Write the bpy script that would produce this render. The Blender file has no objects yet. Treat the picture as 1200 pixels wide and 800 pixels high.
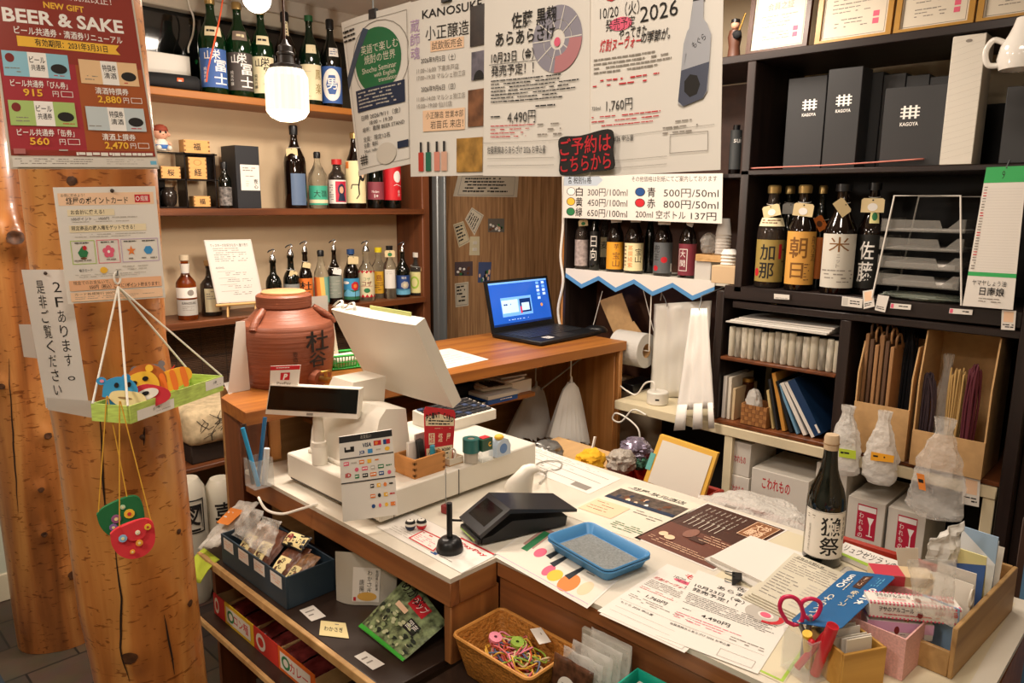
import bpy,bmesh,math,random
from mathutils import Vector,Matrix,Euler,noise as mnoise
random.seed(7)
C=bpy.context.scene.collection
SC=bpy.context.scene
PI=math.pi

# ---------------------------------------------------------------- camera
FPX=867.0
EYE=Vector((0.0,0.0,1.65))
def _ray(px,py):return Vector((px-600.0,400.0-py,-FPX))
_L=_ray(-315,230).normalized();_R=_ray(1450,245).normalized() # where the two wall directions vanish
_Z=_R.cross(_L).normalized();_m=(_L+_R).normalized();_n=_Z.cross(_m)
_Y=((_m+_n)/math.sqrt(2)).normalized();_X=((_m-_n)/math.sqrt(2)).normalized()
ROT=Matrix((_X,_Y,_Z))
def at(px,py,ax,v):
 """The point of the plane x=v, y=v or z=v seen at a pixel of the 1200x800 photograph."""
 d=ROT@_ray(px,py);i='xyz'.index(ax)
 return EYE+d*((v-EYE[i])/d[i])
def atp(px,py,P,n):
 """The same for any plane through P with normal n."""
 d=ROT@_ray(px,py);P=Vector(P);n=Vector(n);return EYE+d*((P-EYE).dot(n)/d.dot(n))
cam=bpy.data.cameras.new('camera');cam.sensor_width=36;cam.lens=36*FPX/1200;cam.clip_start=.05;cam.clip_end=60
cam_o=bpy.data.objects.new('camera',cam);C.objects.link(cam_o)
cam_o.matrix_world=Matrix.Translation(EYE)@ROT.to_4x4()
SC.camera=cam_o

# ---------------------------------------------------------------- light, exposure
SC.view_settings.view_transform='Standard';SC.view_settings.look='None'
SC.view_settings.gamma=1;SC.view_settings.use_curve_mapping=False
SC.view_settings.exposure=0.1
SC.cycles.max_bounces=8;SC.cycles.transmission_bounces=8;SC.cycles.transparent_max_bounces=12
SC.cycles.caustics_reflective=False;SC.cycles.caustics_refractive=False
SC.cycles.use_denoising=True;SC.cycles.sample_clamp_indirect=4
w=bpy.data.worlds.new('world');SC.world=w;w.use_nodes=True
w.node_tree.nodes['Background'].inputs[0].default_value=(1.0,.90,.80,1)
w.node_tree.nodes['Background'].inputs[1].default_value=.62
WARM=(1.0,.87,.74)
def area(name,loc,size,power,aim=None,color=WARM,shape='DISK'):
 l=bpy.data.lights.new(name,'AREA');l.shape=shape;l.size=size;l.energy=power;l.color=color
 o=bpy.data.objects.new(name,l);C.objects.link(o);o.location=loc
 if aim is not None:
  o.rotation_euler=(Vector(aim)-Vector(loc)).to_track_quat('-Z','Y').to_euler()
 return o
# round flush lights on the shop ceiling
CEIL=2.62
LAMPS=[(1.55,.6,9),(.3,.3,11),(-.75,1.15,23),(.1,2.5,20),(2.42,1.5,15),(1.75,2.3,24),(-.4,-.9,9)]
for(x,y,p)in LAMPS:
 area('ceiling_lamp_light',(x,y,CEIL-.06),.34,p)

# ---------------------------------------------------------------- helpers
def hexc(h):
 h=h.lstrip('#');r=[]
 for i in(0,2,4):
  c=int(h[i:i+2],16)/255
  r.append(c/12.92 if c<=.04045 else((c+.055)/1.055)**2.4)
 return tuple(r)+(1,)
MATS={}
def mat(name,h='#cccccc',rough=.55,metal=0,trans=0,alpha=1,emit=0,coat=0,ior=1.45,nz=None,bump=None,spec=.5):
 """Plain surface; nz=(scale xyz, amount) mottles the colour, bump=(scale xyz, strength, distance)."""
 if name in MATS:return MATS[name]
 m=bpy.data.materials.new(name);m.use_nodes=True;MATS[name]=m
 nt=m.node_tree;b=nt.nodes['Principled BSDF'];c=hexc(h)if isinstance(h,str)else tuple(h)+(1,)
 b.inputs['Base Color'].default_value=c
 b.inputs['Roughness'].default_value=rough;b.inputs['Metallic'].default_value=metal
 b.inputs['Transmission Weight'].default_value=trans;b.inputs['Alpha'].default_value=alpha
 b.inputs['IOR'].default_value=ior;b.inputs['Coat Weight'].default_value=coat;b.inputs['Specular IOR Level'].default_value=spec
 if emit:
  b.inputs['Emission Color'].default_value=c;b.inputs['Emission Strength'].default_value=emit
 def tex(scale):
  tc=nt.nodes.new('ShaderNodeTexCoord');mp=nt.nodes.new('ShaderNodeMapping')
  mp.inputs['Scale'].default_value=scale if not isinstance(scale,(int,float))else(scale,)*3
  nt.links.new(tc.outputs['Object'],mp.inputs['Vector'])
  n=nt.nodes.new('ShaderNodeTexNoise');n.inputs['Scale'].default_value=1;n.inputs['Detail'].default_value=5
  nt.links.new(mp.outputs[0],n.inputs['Vector']);return n
 if nz:
  n=tex(nz[0]);r=nt.nodes.new('ShaderNodeValToRGB')
  r.color_ramp.elements[0].position=.3;r.color_ramp.elements[1].position=.7
  r.color_ramp.elements[0].color=tuple(max(0,v*(1-nz[1]))for v in c[:3])+(1,)
  r.color_ramp.elements[1].color=tuple(min(1,v*(1+nz[1]))for v in c[:3])+(1,)
  nt.links.new(n.outputs['Fac'],r.inputs[0]);nt.links.new(r.outputs[0],b.inputs['Base Color'])
 if bump:
  n=tex(bump[0]);bp=nt.nodes.new('ShaderNodeBump');bp.inputs['Strength'].default_value=bump[1];bp.inputs['Distance'].default_value=bump[2]
  nt.links.new(n.outputs['Fac'],bp.inputs['Height']);nt.links.new(bp.outputs[0],b.inputs['Normal'])
 return m
def wood(name,dark,light,axis='x',rough=.45,fine=1.0,spec=.5):
 """Grain running along an axis."""
 if name in MATS:return MATS[name]
 m=mat(name,light,rough=rough,spec=spec);nt=m.node_tree;b=nt.nodes['Principled BSDF']
 tc=nt.nodes.new('ShaderNodeTexCoord');mp=nt.nodes.new('ShaderNodeMapping')
 s={'x':(1.2,22,22),'y':(22,1.2,22),'z':(22,22,1.2)}[axis]
 mp.inputs['Scale'].default_value=tuple(v*fine for v in s)
 n=nt.nodes.new('ShaderNodeTexNoise');n.inputs['Scale'].default_value=1;n.inputs['Detail'].default_value=7;n.inputs['Distortion'].default_value=.7
 r=nt.nodes.new('ShaderNodeValToRGB');r.color_ramp.elements[0].position=.3;r.color_ramp.elements[1].position=.68
 r.color_ramp.elements[0].color=hexc(dark);r.color_ramp.elements[1].color=hexc(light)
 nt.links.new(tc.outputs['Object'],mp.inputs[0]);nt.links.new(mp.outputs[0],n.inputs['Vector'])
 nt.links.new(n.outputs['Fac'],r.inputs[0]);nt.links.new(r.outputs[0],b.inputs['Base Color'])
 bp=nt.nodes.new('ShaderNodeBump');bp.inputs['Strength'].default_value=.12;bp.inputs['Distance'].default_value=.002
 nt.links.new(n.outputs['Fac'],bp.inputs['Height']);nt.links.new(bp.outputs[0],b.inputs['Normal'])
 return m

_glyph={}
def glyphs(s,bold=0.0):
 """Outline triangles of a line of writing, one unit per em."""
 if any(ord(c)>0x2e80 for c in s):bold=min(bold,.012)
 k=(s,bold)
 if k not in _glyph:
  cu=bpy.data.curves.new('t','FONT');cu.body=s;cu.resolution_u=2;cu.offset=bold
  o=bpy.data.objects.new('t',cu);me=bpy.data.meshes.new_from_object(o)
  vs=[(v.co.x,v.co.y)for v in me.vertices];fs=[tuple(p.vertices)for p in me.polygons]
  bpy.data.objects.remove(o);bpy.data.curves.remove(cu);bpy.data.meshes.remove(me)
  _glyph[k]=(vs,fs)
 return _glyph[k]

class MB:
 """Collects shapes and links them as ONE mesh object."""
 def __init__(s):s.v=[];s.f=[];s.m=[];s.mats=[]
 def mi(s,m):
  if m not in s.mats:s.mats.append(m)
  return s.mats.index(m)
 def add(s,vs,fs,m,xf=None):
  b=len(s.v);i=s.mi(m)
  for p in vs:
   p=Vector(p)
   s.v.append(tuple(xf@p)if xf is not None else tuple(p))
  for f in fs:s.f.append(tuple(b+k for k in f));s.m.append(i)
  return s
 def bm(s,b,m,xf=None):
  b.verts.index_update()
  s.add([v.co.copy()for v in b.verts],[[v.index for v in f.verts]for f in b.faces],m,xf);b.free();return s
 def box(s,lo,hi,m,bev=0,rot=None,seg=1,taper=None):
  """lo/hi corners; rot = Matrix about the box's own centre; taper scales the top."""
  lo=Vector(lo);hi=Vector(hi);c=(lo+hi)/2;d=hi-lo
  b=bmesh.new();bmesh.ops.create_cube(b,size=1)
  for v in b.verts:
   v.co=Vector((v.co.x*d.x,v.co.y*d.y,v.co.z*d.z))
   if taper and v.co.z>0:v.co.x*=taper[0];v.co.y*=taper[1]
  if bev:bmesh.ops.bevel(b,geom=b.edges[:],offset=bev,segments=seg,affect='EDGES',profile=.6)
  xf=Matrix.Translation(c)
  if rot is not None:xf=xf@rot.to_4x4()
  return s.bm(b,m,xf)
 def lathe(s,prof,m,seg=24,xf=None,cap=True):
  vs=[];fs=[]
  for(r,z)in prof:
   for k in range(seg):
    a=2*PI*k/seg;vs.append((r*math.cos(a),r*math.sin(a),z))
  n=len(prof)
  for i in range(n-1):
   for k in range(seg):
    k2=(k+1)%seg;fs.append((i*seg+k,i*seg+k2,(i+1)*seg+k2,(i+1)*seg+k))
  if cap:
   if prof[0][0]>1e-5:fs.append(tuple(reversed(range(seg))))
   if prof[-1][0]>1e-5:fs.append(tuple((n-1)*seg+k for k in range(seg)))
  return s.add(vs,fs,m,xf)
 def tube(s,pts,r,m,seg=8,closed=False,xf=None):
  pts=[Vector(p)for p in pts];n=len(pts);vs=[];fs=[]
  rr=r if isinstance(r,(list,tuple))else[r]*n
  up=Vector((0,0,1));prev=None
  for i,p in enumerate(pts):
   a=pts[(i-1)%n]if(closed or i>0)else p;b=pts[(i+1)%n]if(closed or i<n-1)else p
   t=(b-a);t=t.normalized()if t.length>1e-9 else Vector((0,0,1))
   if prev is None:
    q=up if abs(t.z)<.9 else Vector((1,0,0));x=t.cross(q).normalized()
   else:
    x=(prev-t*prev.dot(t));x=x.normalized()if x.length>1e-6 else t.orthogonal().normalized()
   prev=x;y=t.cross(x)
   for k in range(seg):
    an=2*PI*k/seg;vs.append(p+(x*math.cos(an)+y*math.sin(an))*rr[i])
  for i in range(n if closed else n-1):
   j=(i+1)%n
   for k in range(seg):
    k2=(k+1)%seg;fs.append((i*seg+k,i*seg+k2,j*seg+k2,j*seg+k))
  if not closed:fs.append(tuple(reversed(range(seg))));fs.append(tuple((n-1)*seg+k for k in range(seg)))
  return s.add(vs,fs,m,xf)
 def prism(s,poly,h0,h1,m,fn):
  """2D outline poly, extruded from height h0 to h1 through fn(u, v, h)."""
  n=len(poly)
  vs=[fn(u,v,h0)for u,v in poly]+[fn(u,v,h1)for u,v in poly]
  fs=[tuple(reversed(range(n))),tuple(range(n,2*n))]+[(k,(k+1)%n,n+(k+1)%n,n+k)for k in range(n)]
  return s.add(vs,fs,m)
 def grid(s,fn,nu,nv,m,closed_u=False):
  vs=[fn(i/nu,j/nv)for j in range(nv+1)for i in range(nu+(0 if closed_u else 1))]
  W=nu if closed_u else nu+1
  fs=[]
  for j in range(nv):
   for i in range(nu):
    i2=(i+1)%W;fs.append((j*W+i,j*W+i2,(j+1)*W+i2,(j+1)*W+i))
  return s.add(vs,fs,m)
 def ball(s,c,r,m,seg=16,rings=10,rot=None):
  r=Vector((r,)*3)if isinstance(r,(int,float))else Vector(r);c=Vector(c)
  b=bmesh.new();bmesh.ops.create_uvsphere(b,u_segments=seg,v_segments=rings,radius=1)
  xf=Matrix.Translation(c)@(rot.to_4x4()if rot is not None else Matrix.Identity(4))@Matrix.Diagonal((r.x,r.y,r.z,1))
  return s.bm(b,m,xf)
 def build(s,name,parent=None,smooth=True,ang=38,loc=None,solid=0):
  me=bpy.data.meshes.new(name);me.from_pydata(s.v,[],s.f)
  for m in s.mats:me.materials.append(m)
  me.polygons.foreach_set('material_index',s.m)
  me.polygons.foreach_set('use_smooth',[smooth]*len(s.f));me.update()
  if smooth:me.set_sharp_from_angle(angle=math.radians(ang))
  o=bpy.data.objects.new(name,me);C.objects.link(o)
  if parent is not None:o.parent=parent
  if loc is not None:o.location=loc
  if solid:
   md=o.modifiers.new('thickness','SOLIDIFY');md.thickness=solid;md.offset=0
  return o

class Sheet(MB):
 """A printed surface: u runs right 0..1, v runs DOWN 0..1, fn(u, v, h) gives the point h metres off the surface."""
 def __init__(s,fn,W,H,maxe=None,parent_mb=None,h0=.0003):
  if parent_mb is None:super().__init__()
  else:s.v,s.f,s.m,s.mats=parent_mb.v,parent_mb.f,parent_mb.m,parent_mb.mats
  s.fn=fn;s.W=W;s.H=H;s.maxe=maxe;s.h=h0
 def base(s,m,nu=1,nv=1,th=.0006,h=0):
  f1=lambda u,v:s.fn(u,1-v,h);f0=lambda u,v:s.fn(1-u,1-v,h-th)
  s.grid(f1,nu,nv,m);s.grid(f0,nu,nv,m)
  W=s.W
  e=[(0,0),(1,0),(1,1),(0,1)]
  for k in range(4):
   a,b=e[k],e[(k+1)%4];n=nu if a[1]==b[1]else nv
   for i in range(n):
    p=[(a[0]+(b[0]-a[0])*t,a[1]+(b[1]-a[1])*t)for t in(i/n,(i+1)/n)]
    s.add([s.fn(*p[0],h-th),s.fn(*p[1],h-th),s.fn(*p[1],h),s.fn(*p[0],h)],[(3,2,1,0)],m)
  return s
 def ink(s,vs,fs,m):
  """Flat triangles given in (u, v), split where the surface bends."""
  h=s.h;s.h+=.00006 if s.maxe else .00003
  if s.maxe:
   out=[];W,H,e2=s.W,s.H,s.maxe**2
   st=[]
   for f in fs:
    for k in range(1,len(f)-1):st.append((vs[f[0]],vs[f[k]],vs[f[k+1]]))
   while st:
    t=st.pop();best=-1;bl=e2
    for k in range(3):
     a,b=t[k],t[(k+1)%3];l=((a[0]-b[0])*W)**2+((a[1]-b[1])*H)**2*.15
     if l>bl:best=k;bl=l
    if best<0:out.append(t);continue
    a,b,c=t[best],t[(best+1)%3],t[(best+2)%3];mid=((a[0]+b[0])/2,(a[1]+b[1])/2)
    st.append((a,mid,c));st.append((mid,b,c))
   V=[];F=[]
   for t in out:F.append((len(V),len(V)+1,len(V)+2));V+=t
   vs,fs=V,F
  s.add([s.fn(u,v,h)for u,v in vs],fs,m);return s
 def rect(s,u0,v0,u1,v1,m):return s.ink([(u0,v1),(u1,v1),(u1,v0),(u0,v0)],[(0,1,2,3)],m)
 def frame(s,u0,v0,u1,v1,t,m):
  a=t/s.W;b=t/s.H
  vs=[(u0,v0),(u1,v0),(u1,v1),(u0,v1),(u0+a,v0+b),(u1-a,v0+b),(u1-a,v1-b),(u0+a,v1-b)]
  return s.ink(vs,[(0,4,5,1),(1,5,6,2),(2,6,7,3),(3,7,4,0)],m)
 def poly(s,pts,m):return s.ink(pts,[tuple(range(len(pts)))],m)
 def ell(s,u,v,ru,rv,m,n=20,a0=0,a1=2*PI):
  full=abs(a1-a0-2*PI)<1e-6
  pts=[(u+ru*math.cos(a0+(a1-a0)*k/n),v+rv*math.sin(a0+(a1-a0)*k/n))for k in range(n+(0 if full else 1))]
  vs=[(u,v)]+pts;k=len(pts)
  return s.ink(vs,[(0,i+1,(i+1)%k+1)for i in range(k if full else k-1)],m)
 def ring(s,u,v,ru,rv,t,m,n=24,a0=0,a1=2*PI):
  vs=[]
  for k in range(n+1):
   a=a0+(a1-a0)*k/n;vs+=[(u+ru*math.cos(a),v+rv*math.sin(a)),(u+ru*(1-t)*math.cos(a),v+rv*(1-t)*math.sin(a))]
  return s.ink(vs,[(2*k,2*k+1,2*k+3,2*k+2)for k in range(n)],m)
 def line(s,u0,v0,u1,v1,t,m):
  dx,dy=(u1-u0)*s.W,(v1-v0)*s.H;l=math.hypot(dx,dy)or 1;nx,ny=-dy/l*t/2/s.W,dx/l*t/2/s.H
  return s.ink([(u0+nx,v0+ny),(u1+nx,v1+ny),(u1-nx,v1-ny),(u0-nx,v0-ny)],[(0,1,2,3)],m)
 def txt(s,t,u,v,h,m,w=None,al='l',bold=0,vert=False,skew=0,rot=0):
  """Writing with its TOP at v and em height h (share of the sheet's height); w fits the width (share of the width)."""
  if vert:
   for k,ch in enumerate(t):
    if ch!=' ':s.txt(ch,u,v+k*h*1.02,h,m,al='c',bold=bold,w=w)
   return s
  vs,fs=glyphs(t,bold)
  if not vs:return s
  x0=min(p[0]for p in vs);x1=max(p[0]for p in vs);sx=h*s.H/s.W
  wid=(x1-x0)*sx
  if w:sx*=w/wid;wid=w
  off={'l':0,'c':-wid/2,'r':-wid}[al]
  out=[]
  cr,sr=math.cos(rot),math.sin(rot)
  for(x,y)in vs:
   uu=off+(x-x0+skew*y)*sx;vv=(.86-y)*h
   if rot:
    a,b=uu*s.W,vv*s.H;uu,vv=(a*cr-b*sr)/s.W,(a*sr+b*cr)/s.H
   out.append((u+uu,v+vv))
  return s.ink(out,fs,m)
 def micro(s,u0,v0,u1,v1,rows,m,fill=.45,gap=.25,ragged=.3):
  """Rows of print too small to read: broken dashes."""
  rh=(v1-v0)/rows;vs=[];fs=[]
  cw=rh*s.H/s.W*.8
  for r in range(rows):
   e=u1-(u1-u0)*ragged*random.random();u=u0;y=v0+r*rh
   while u<e:
    w=cw*random.uniform(.6,2.6)
    if random.random()>gap:
     k=len(vs);h=rh*fill*random.uniform(.75,1);ue=min(u+w*.86,e)
     vs+=[(u,y+h),(ue,y+h),(ue,y+rh*.08),(u,y+rh*.08)];fs.append((k,k+1,k+2,k+3))
    u+=w
  return s.ink(vs,fs,m)if vs else s

def bil(tl,tr,br,bl,bend=None,nrm=None):
 """Sheet through four corners; bend(u, v) pushes it off along its normal."""
 tl,tr,br,bl=map(Vector,(tl,tr,br,bl))
 n=(tr-tl).cross(tl-bl).normalized()if nrm is None else Vector(nrm)
 def fn(u,v,h):
  p=(tl*(1-u)+tr*u)*(1-v)+(bl*(1-u)+br*u)*v
  return p+n*(h+(bend(u,v)if bend else 0))
 W=((tr-tl).length+(br-bl).length)/2;H=((tl-bl).length+(tr-br).length)/2
 return fn,W,H
def flat(o,ex,ey,W,H,bend=None):
 """Sheet with its TOP-LEFT at o, ex to the right, ey upwards."""
 o,ex,ey=Vector(o),Vector(ex).normalized(),Vector(ey).normalized();n=ex.cross(ey)
 return(lambda u,v,h:o+ex*(u*W)-ey*(v*H)+n*(h+(bend(u,v)if bend else 0))),W,H
def cyl(r,z0,z1,ang,face=-PI/2,cone=0):
 """Label wrapped on an upright cylinder: ang radians wide, centred on direction face."""
 def fn(u,v,h):
  a=face+(u-.5)*ang;R=r+h+cone*(1-v)
  return Vector((R*math.cos(a),R*math.sin(a),z1+(z0-z1)*v))
 return fn,r*ang,z1-z0
def tag(o,label=None,cat=None,group=None,kind=None):
 if label:o['label']=label
 if cat:o['category']=cat
 if group:o['group']=group
 if kind:o['kind']=kind
 return o
def thing(name,label,cat,loc=(0,0,0),rz=0,group=None):
 o=bpy.data.objects.new(name,None);C.objects.link(o);o.empty_display_size=.05
 o.location=loc;o.rotation_euler=(0,0,rz)
 return tag(o,label,cat,group)
def struct(o):o['kind']='structure';return o
def copy_tree(o,parent=None):
 c=o.copy();C.objects.link(c)
 if parent is not None:c.parent=parent
 for ch in list(o.children):copy_tree(ch,c)
 return c
def RX(a):return Matrix.Rotation(a,3,'X')
def RY(a):return Matrix.Rotation(a,3,'Y')
def RZ(a):return Matrix.Rotation(a,3,'Z')
def smoothpath(pts,n=6):
 """Catmull-Rom through the points."""
 P=[Vector(p)for p in pts];out=[]
 for i in range(len(P)-1):
  p0,p1,p2,p3=P[max(i-1,0)],P[i],P[i+1],P[min(i+2,len(P)-1)]
  for k in range(n):
   t=k/n
   out.append(.5*((2*p1)+(p2-p0)*t+(2*p0-5*p1+4*p2-p3)*t*t+(3*p1-p0-3*p2+p3)*t**3))
 out.append(P[-1]);return out

# ---------------------------------------------------------------- shared materials
INK=mat('ink_black','#1d1a18',.7);GREY=mat('ink_grey','#8d857c',.8);LGREY=mat('ink_light_grey','#b9b2a8',.8)
RED=mat('ink_red','#c3202b',.6);DRED=mat('ink_dark_red','#7d2a26',.7);BLUE=mat('ink_blue','#1d4a86',.6);GREEN=mat('ink_green','#2c7a4a',.6)
YEL=mat('ink_yellow','#f0bb3c',.6);ORG=mat('ink_orange','#e5803a',.6);PINK=mat('ink_pink','#e2607c',.6);WHITE=mat('ink_white','#f4f0ea',.6)
SKY=mat('ink_light_blue','#6fb7d8',.6);PURP=mat('ink_purple','#b79ac0',.6);CREAM=mat('ink_cream','#eadbb8',.7);NAVY=mat('ink_navy','#1c2a44',.6);BROWN=mat('ink_brown','#6b4128',.7);PEACH=mat('ink_peach','#f0c9a6',.7);LGREEN=mat('ink_lime','#a8c84a',.6)
PAPER=mat('paper_white','#e2dcd3',.75);PAPERW=mat('paper_warm','#dfd5c2',.75);PAPERG=mat('paper_grey','#c9c4bb',.75);KRAFT=mat('paper_kraft','#c49a66',.8,nz=((30,30,30),.08));CARD=mat('cardboard','#c59e6c',.8,nz=((8,40,40),.07))
SLEEVE=mat('clear_sleeve','#ffffff',.08,alpha=.12,spec=.6)
BLACKP=mat('plastic_black','#141416',.35);DARKG=mat('plastic_dark_grey','#2b2c2e',.4);WHITEP=mat('plastic_white','#ded8cc',.4);CHROME=mat('chrome','#c8c8c8',.2,metal=1);STEEL=mat('steel_grey','#8b8f90',.4,metal=.6);BRASS=mat('brass','#b08a4a',.35,metal=1)
CORDW=mat('cord_white','#e8e2d6',.7);GOLDL=mat('tag_manila','#e2cc9c',.7)
# ================================================================ THE ROOM
SLATE=mat('floor_slate','#3b3530',.5,nz=((3,3,3),.3))
def slate_floor():
 m=SLATE;nt=m.node_tree;b=nt.nodes['Principled BSDF']
 tc=nt.nodes.new('ShaderNodeTexCoord');br=nt.nodes.new('ShaderNodeTexBrick')
 br.inputs['Scale'].default_value=1;br.inputs['Brick Width'].default_value=.34;br.inputs['Row Height'].default_value=.22;br.inputs['Mortar Size'].default_value=.004
 br.inputs['Color1'].default_value=hexc('#5b4a3a');br.inputs['Color2'].default_value=hexc('#38322d');br.inputs['Mortar'].default_value=hexc('#1e1a17')
 nt.links.new(tc.outputs['Object'],br.inputs['Vector'])
 mx=nt.nodes.new('ShaderNodeMix');mx.data_type='RGBA';mx.blend_type='MULTIPLY';mx.inputs[0].default_value=.6
 n=nt.nodes.new('ShaderNodeTexNoise');n.inputs['Scale'].default_value=9;n.inputs['Detail'].default_value=6
 nt.links.new(tc.outputs['Object'],n.inputs['Vector'])
 nt.links.new(br.outputs['Color'],mx.inputs[6]);nt.links.new(n.outputs['Color'],mx.inputs[7]);nt.links.new(mx.outputs[2],b.inputs['Base Color'])
slate_floor()
KRAFTWALL=mat('wall_beige_paper','#d6bd9a',.8,nz=((2.5,2.5,2.5),.07),bump=((5,5,9),.25,.01))
WALLP=mat('wall_plaster','#d3c0a2',.85,nz=((6,6,6),.05))
WALLPALE=mat('wall_pale','#b9bba8',.8)
CEILM=mat('ceiling_paint','#cfc7bc',.9,nz=((4,4,4),.05))
PANELM=wood('wall_woven_panel','#8a6443','#c69a6c','z',.7,2.2)
XL,XR,YB,YF=-2.2,3.28,3.5,-1.6
def slab(name,lo,hi,m,bev=0):return struct(MB().box(lo,hi,m,bev).build(name))
slab('floor',(XL,YF,-.1),(4.3,4.2,0),SLATE)
slab('ceiling',(XL,YF,CEIL),(4.3,4.2,CEIL+.1),CEILM)
slab('wall_left',(XL-.1,YF,0),(XL,4.2,CEIL),WALLPALE)
slab('wall_front',(XL,YF-.1,0),(XR,YF,CEIL),WALLP)
b=MB();b.box((XR,YF,0),(XR+.1,2.56,CEIL),WALLP);b.box((XR+.1,2.46,0),(4.3,2.56,CEIL),WALLP);b.box((4.2,2.56,0),(4.3,4.2,CEIL),WALLP)
struct(b.build('wall_right'))
# back wall behind the bottle shelves, with the dark window above
WX0,WX1,WZ0,WZ1=1.05,2.62,2.10,2.50
b=MB()
b.box((XL,YB,0),(WX0,YB+.1,CEIL),KRAFTWALL);b.box((WX0,YB,0),(WX1,YB+.1,WZ0),KRAFTWALL)
b.box((WX0,YB,WZ1),(WX1,YB+.1,CEIL),CEILM);b.box((WX1,YB,0),(2.80,YB+.1,CEIL),KRAFTWALL)
struct(b.build('wall_back'))
slab('wall_alcove',(2.80,3.42,0),(4.3,3.5,CEIL),PANELM)
DARKGLASS=mat('window_night_glass','#141514',.06,spec=.9)
FRAMEP=mat('window_frame_paint','#a9ab9c',.5)
b=MB();b.box((WX0,YB+.05,WZ0),(WX1,YB+.06,WZ1),DARKGLASS)
win=struct(b.build('window_1'))
b=MB()
b.box((WX0,YB+.005,WZ0),(WX1,YB+.05,WZ0+.03),FRAMEP,.004);b.box((WX0,YB-.02,WZ1-.02),(WX1,YB+.05,WZ1+.045),mat('beam_pale','#c2b8a6',.7),.006)
for x in(1.62,WX1-.03):b.box((x,YB+.01,WZ0),(x+.05,YB+.05,WZ1),FRAMEP,.004)
b.build('window_frame',win)
# grey metal post between the shelf unit and the woven panel
b=MB();b.box((2.735,3.22,0),(2.80,3.27,CEIL),STEEL,.006);b.box((2.775,3.205,0),(2.79,3.222,CEIL),STEEL,.003)
struct(b.build('trim_1'))
b=MB();b.box((2.80,3.30,0),(2.87,3.42,CEIL),wood('trim_brown','#3f2b1e','#5d4331','z',.6));struct(b.build('trim_2'))
slab('baseboard_left',(XL,YB-.02,0),(.62,YB,.12),mat('baseboard_cream','#c9bea4',.6),.004)
slab('wall_pale_strip',(XL,YB-.012,.12),(.62,YB,1.4),WALLPALE)
# ceiling lights as flush round lamps
for(x,y,p)in LAMPS:
 t=thing('ceiling_light','round flush lamp on the ceiling','ceiling light',(x,y,CEIL-.05),0,'round ceiling lamps')
 MB().lathe([(.19,.05),(.2,.03),(.2,.005),(.185,0)],WHITEP,32).build('rim',t)
 MB().lathe([(.185,0),(.17,-.004)],mat('lamp_diffuser','#fff0d8',.5,emit=1.5),32).build('diffuser',t)
 b=None
# floor mat, dark blue, at the shop entrance
b=MB();p=[at(-40,720,'z',0),at(60,900,'z',0),at(-250,900,'z',0),at(-300,730,'z',0)]
b.prism([(q.x,q.y)for q in(p[0],p[1],p[2],p[3])],.001,.012,mat('mat_blue','#27323c',.9,bump=(200,.4,.002)),lambda u,v,h:Vector((u,v,h)))
tag(b.build('floor_mat'),'dark blue mat on the floor left of the log pillars','mat')

# ================================================================ BIG FURNITURE
W_OR=wood('wood_orange','#8a4f25','#b0702f','x',.4);W_ORZ=wood('wood_orange_upright','#a0662f','#c98d50','z',.45)
W_BR=wood('wood_brown','#512c18','#7d4726','x',.4);W_BRZ=wood('wood_brown_upright','#5a331c','#80492a','z',.45)
W_CN=wood('wood_counter','#74462a','#a0663a','y',.4);W_CNZ=wood('wood_counter_post','#7d4e2c','#a86f3c','z',.45)
W_DK=wood('wood_dark','#1b1412','#2f2320','y',.4);W_DKZ=wood('wood_dark_upright','#1d1614','#332723','z',.4)
W_LT=wood('wood_pale','#b58a55','#d3aa72','x',.5)
CREAMP=mat('paint_cream','#d9cba9',.55,nz=((5,5,5),.08));TOPW=mat('counter_white','#d8d0c0',.3,nz=((3,3,3),.03))
# ---- shelf unit on the back wall
SHY=3.24;SZ=(2.105,1.615,1.125)
t=thing('wall_shelf_unit','brown wooden shelf unit of three bottle shelves on the beige wall','shelf unit',(1.1,SHY,0))
for(x0,x1,n)in((2.66,2.712,0),(.86,.90,1)):
 MB().box((x0-1.1,.02,0),(x1-1.1,.26,SZ[0]-.035),W_BRZ,.003).build('upright',t)
for z,x1 in zip(SZ,(2.70,2.655,2.655)):
 MB().box((.90-1.1,0,z-.032),(x1-1.1+.004,.26,z),W_OR if z>2 else W_BR,.003).build('shelf',t)
# bamboo blind under the lowest shelf
b=MB();BAM=mat('bamboo_dark','#4d3522',.6,nz=((3,60,60),.5))
for k in range(62):
 z=1.06-k*.0085
 b.tube([(1.0,3.46,z),(2.598,3.46,z)],.0044,BAM,5)
for x in[1.1+.12*k for k in range(13)]:b.box((x,3.4545,.53),(x+.002,3.4555,1.065),BLACKP)
tag(b.build('bamboo_blind'),'dark bamboo slat blind hanging on the wall under the lowest bottle shelf','blind')
# ---- desk behind the register
DZ,DY=1.0,2.09
t=thing('wooden_desk','long orange-brown wooden desk carrying the laptop and the clay jar','desk',(1.028,2.137,0),-.0555)
b=MB();b.prism([(0,0),(1.885,0),(1.86,.60),(.36,.60),(.015,.232)],DZ-.042,DZ,W_OR,lambda u,v,h:Vector((u,v,h)));b.build('desktop',t)
MB().box((1.835,.03,0),(1.86,.56,DZ-.042),W_ORZ,.003).build('end_panel',t)
MB().box((1.842,.006,0),(1.868,.03,DZ-.042),W_ORZ,.003).build('post',t)
MB().box((.025,.125,0),(.125,.25,DZ-.042),W_BRZ,.004).build('end_panel',t)
MB().box((.125,.115,.78+.0006),(.165,.14,DZ-.042),W_ORZ,.003).build('post',t)
MB().box((.13,.52,.2),(1.835,.54,DZ-.042),wood('wood_desk_back','#8d6238','#b98a56','x',.6)).build('back_panel',t)
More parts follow.
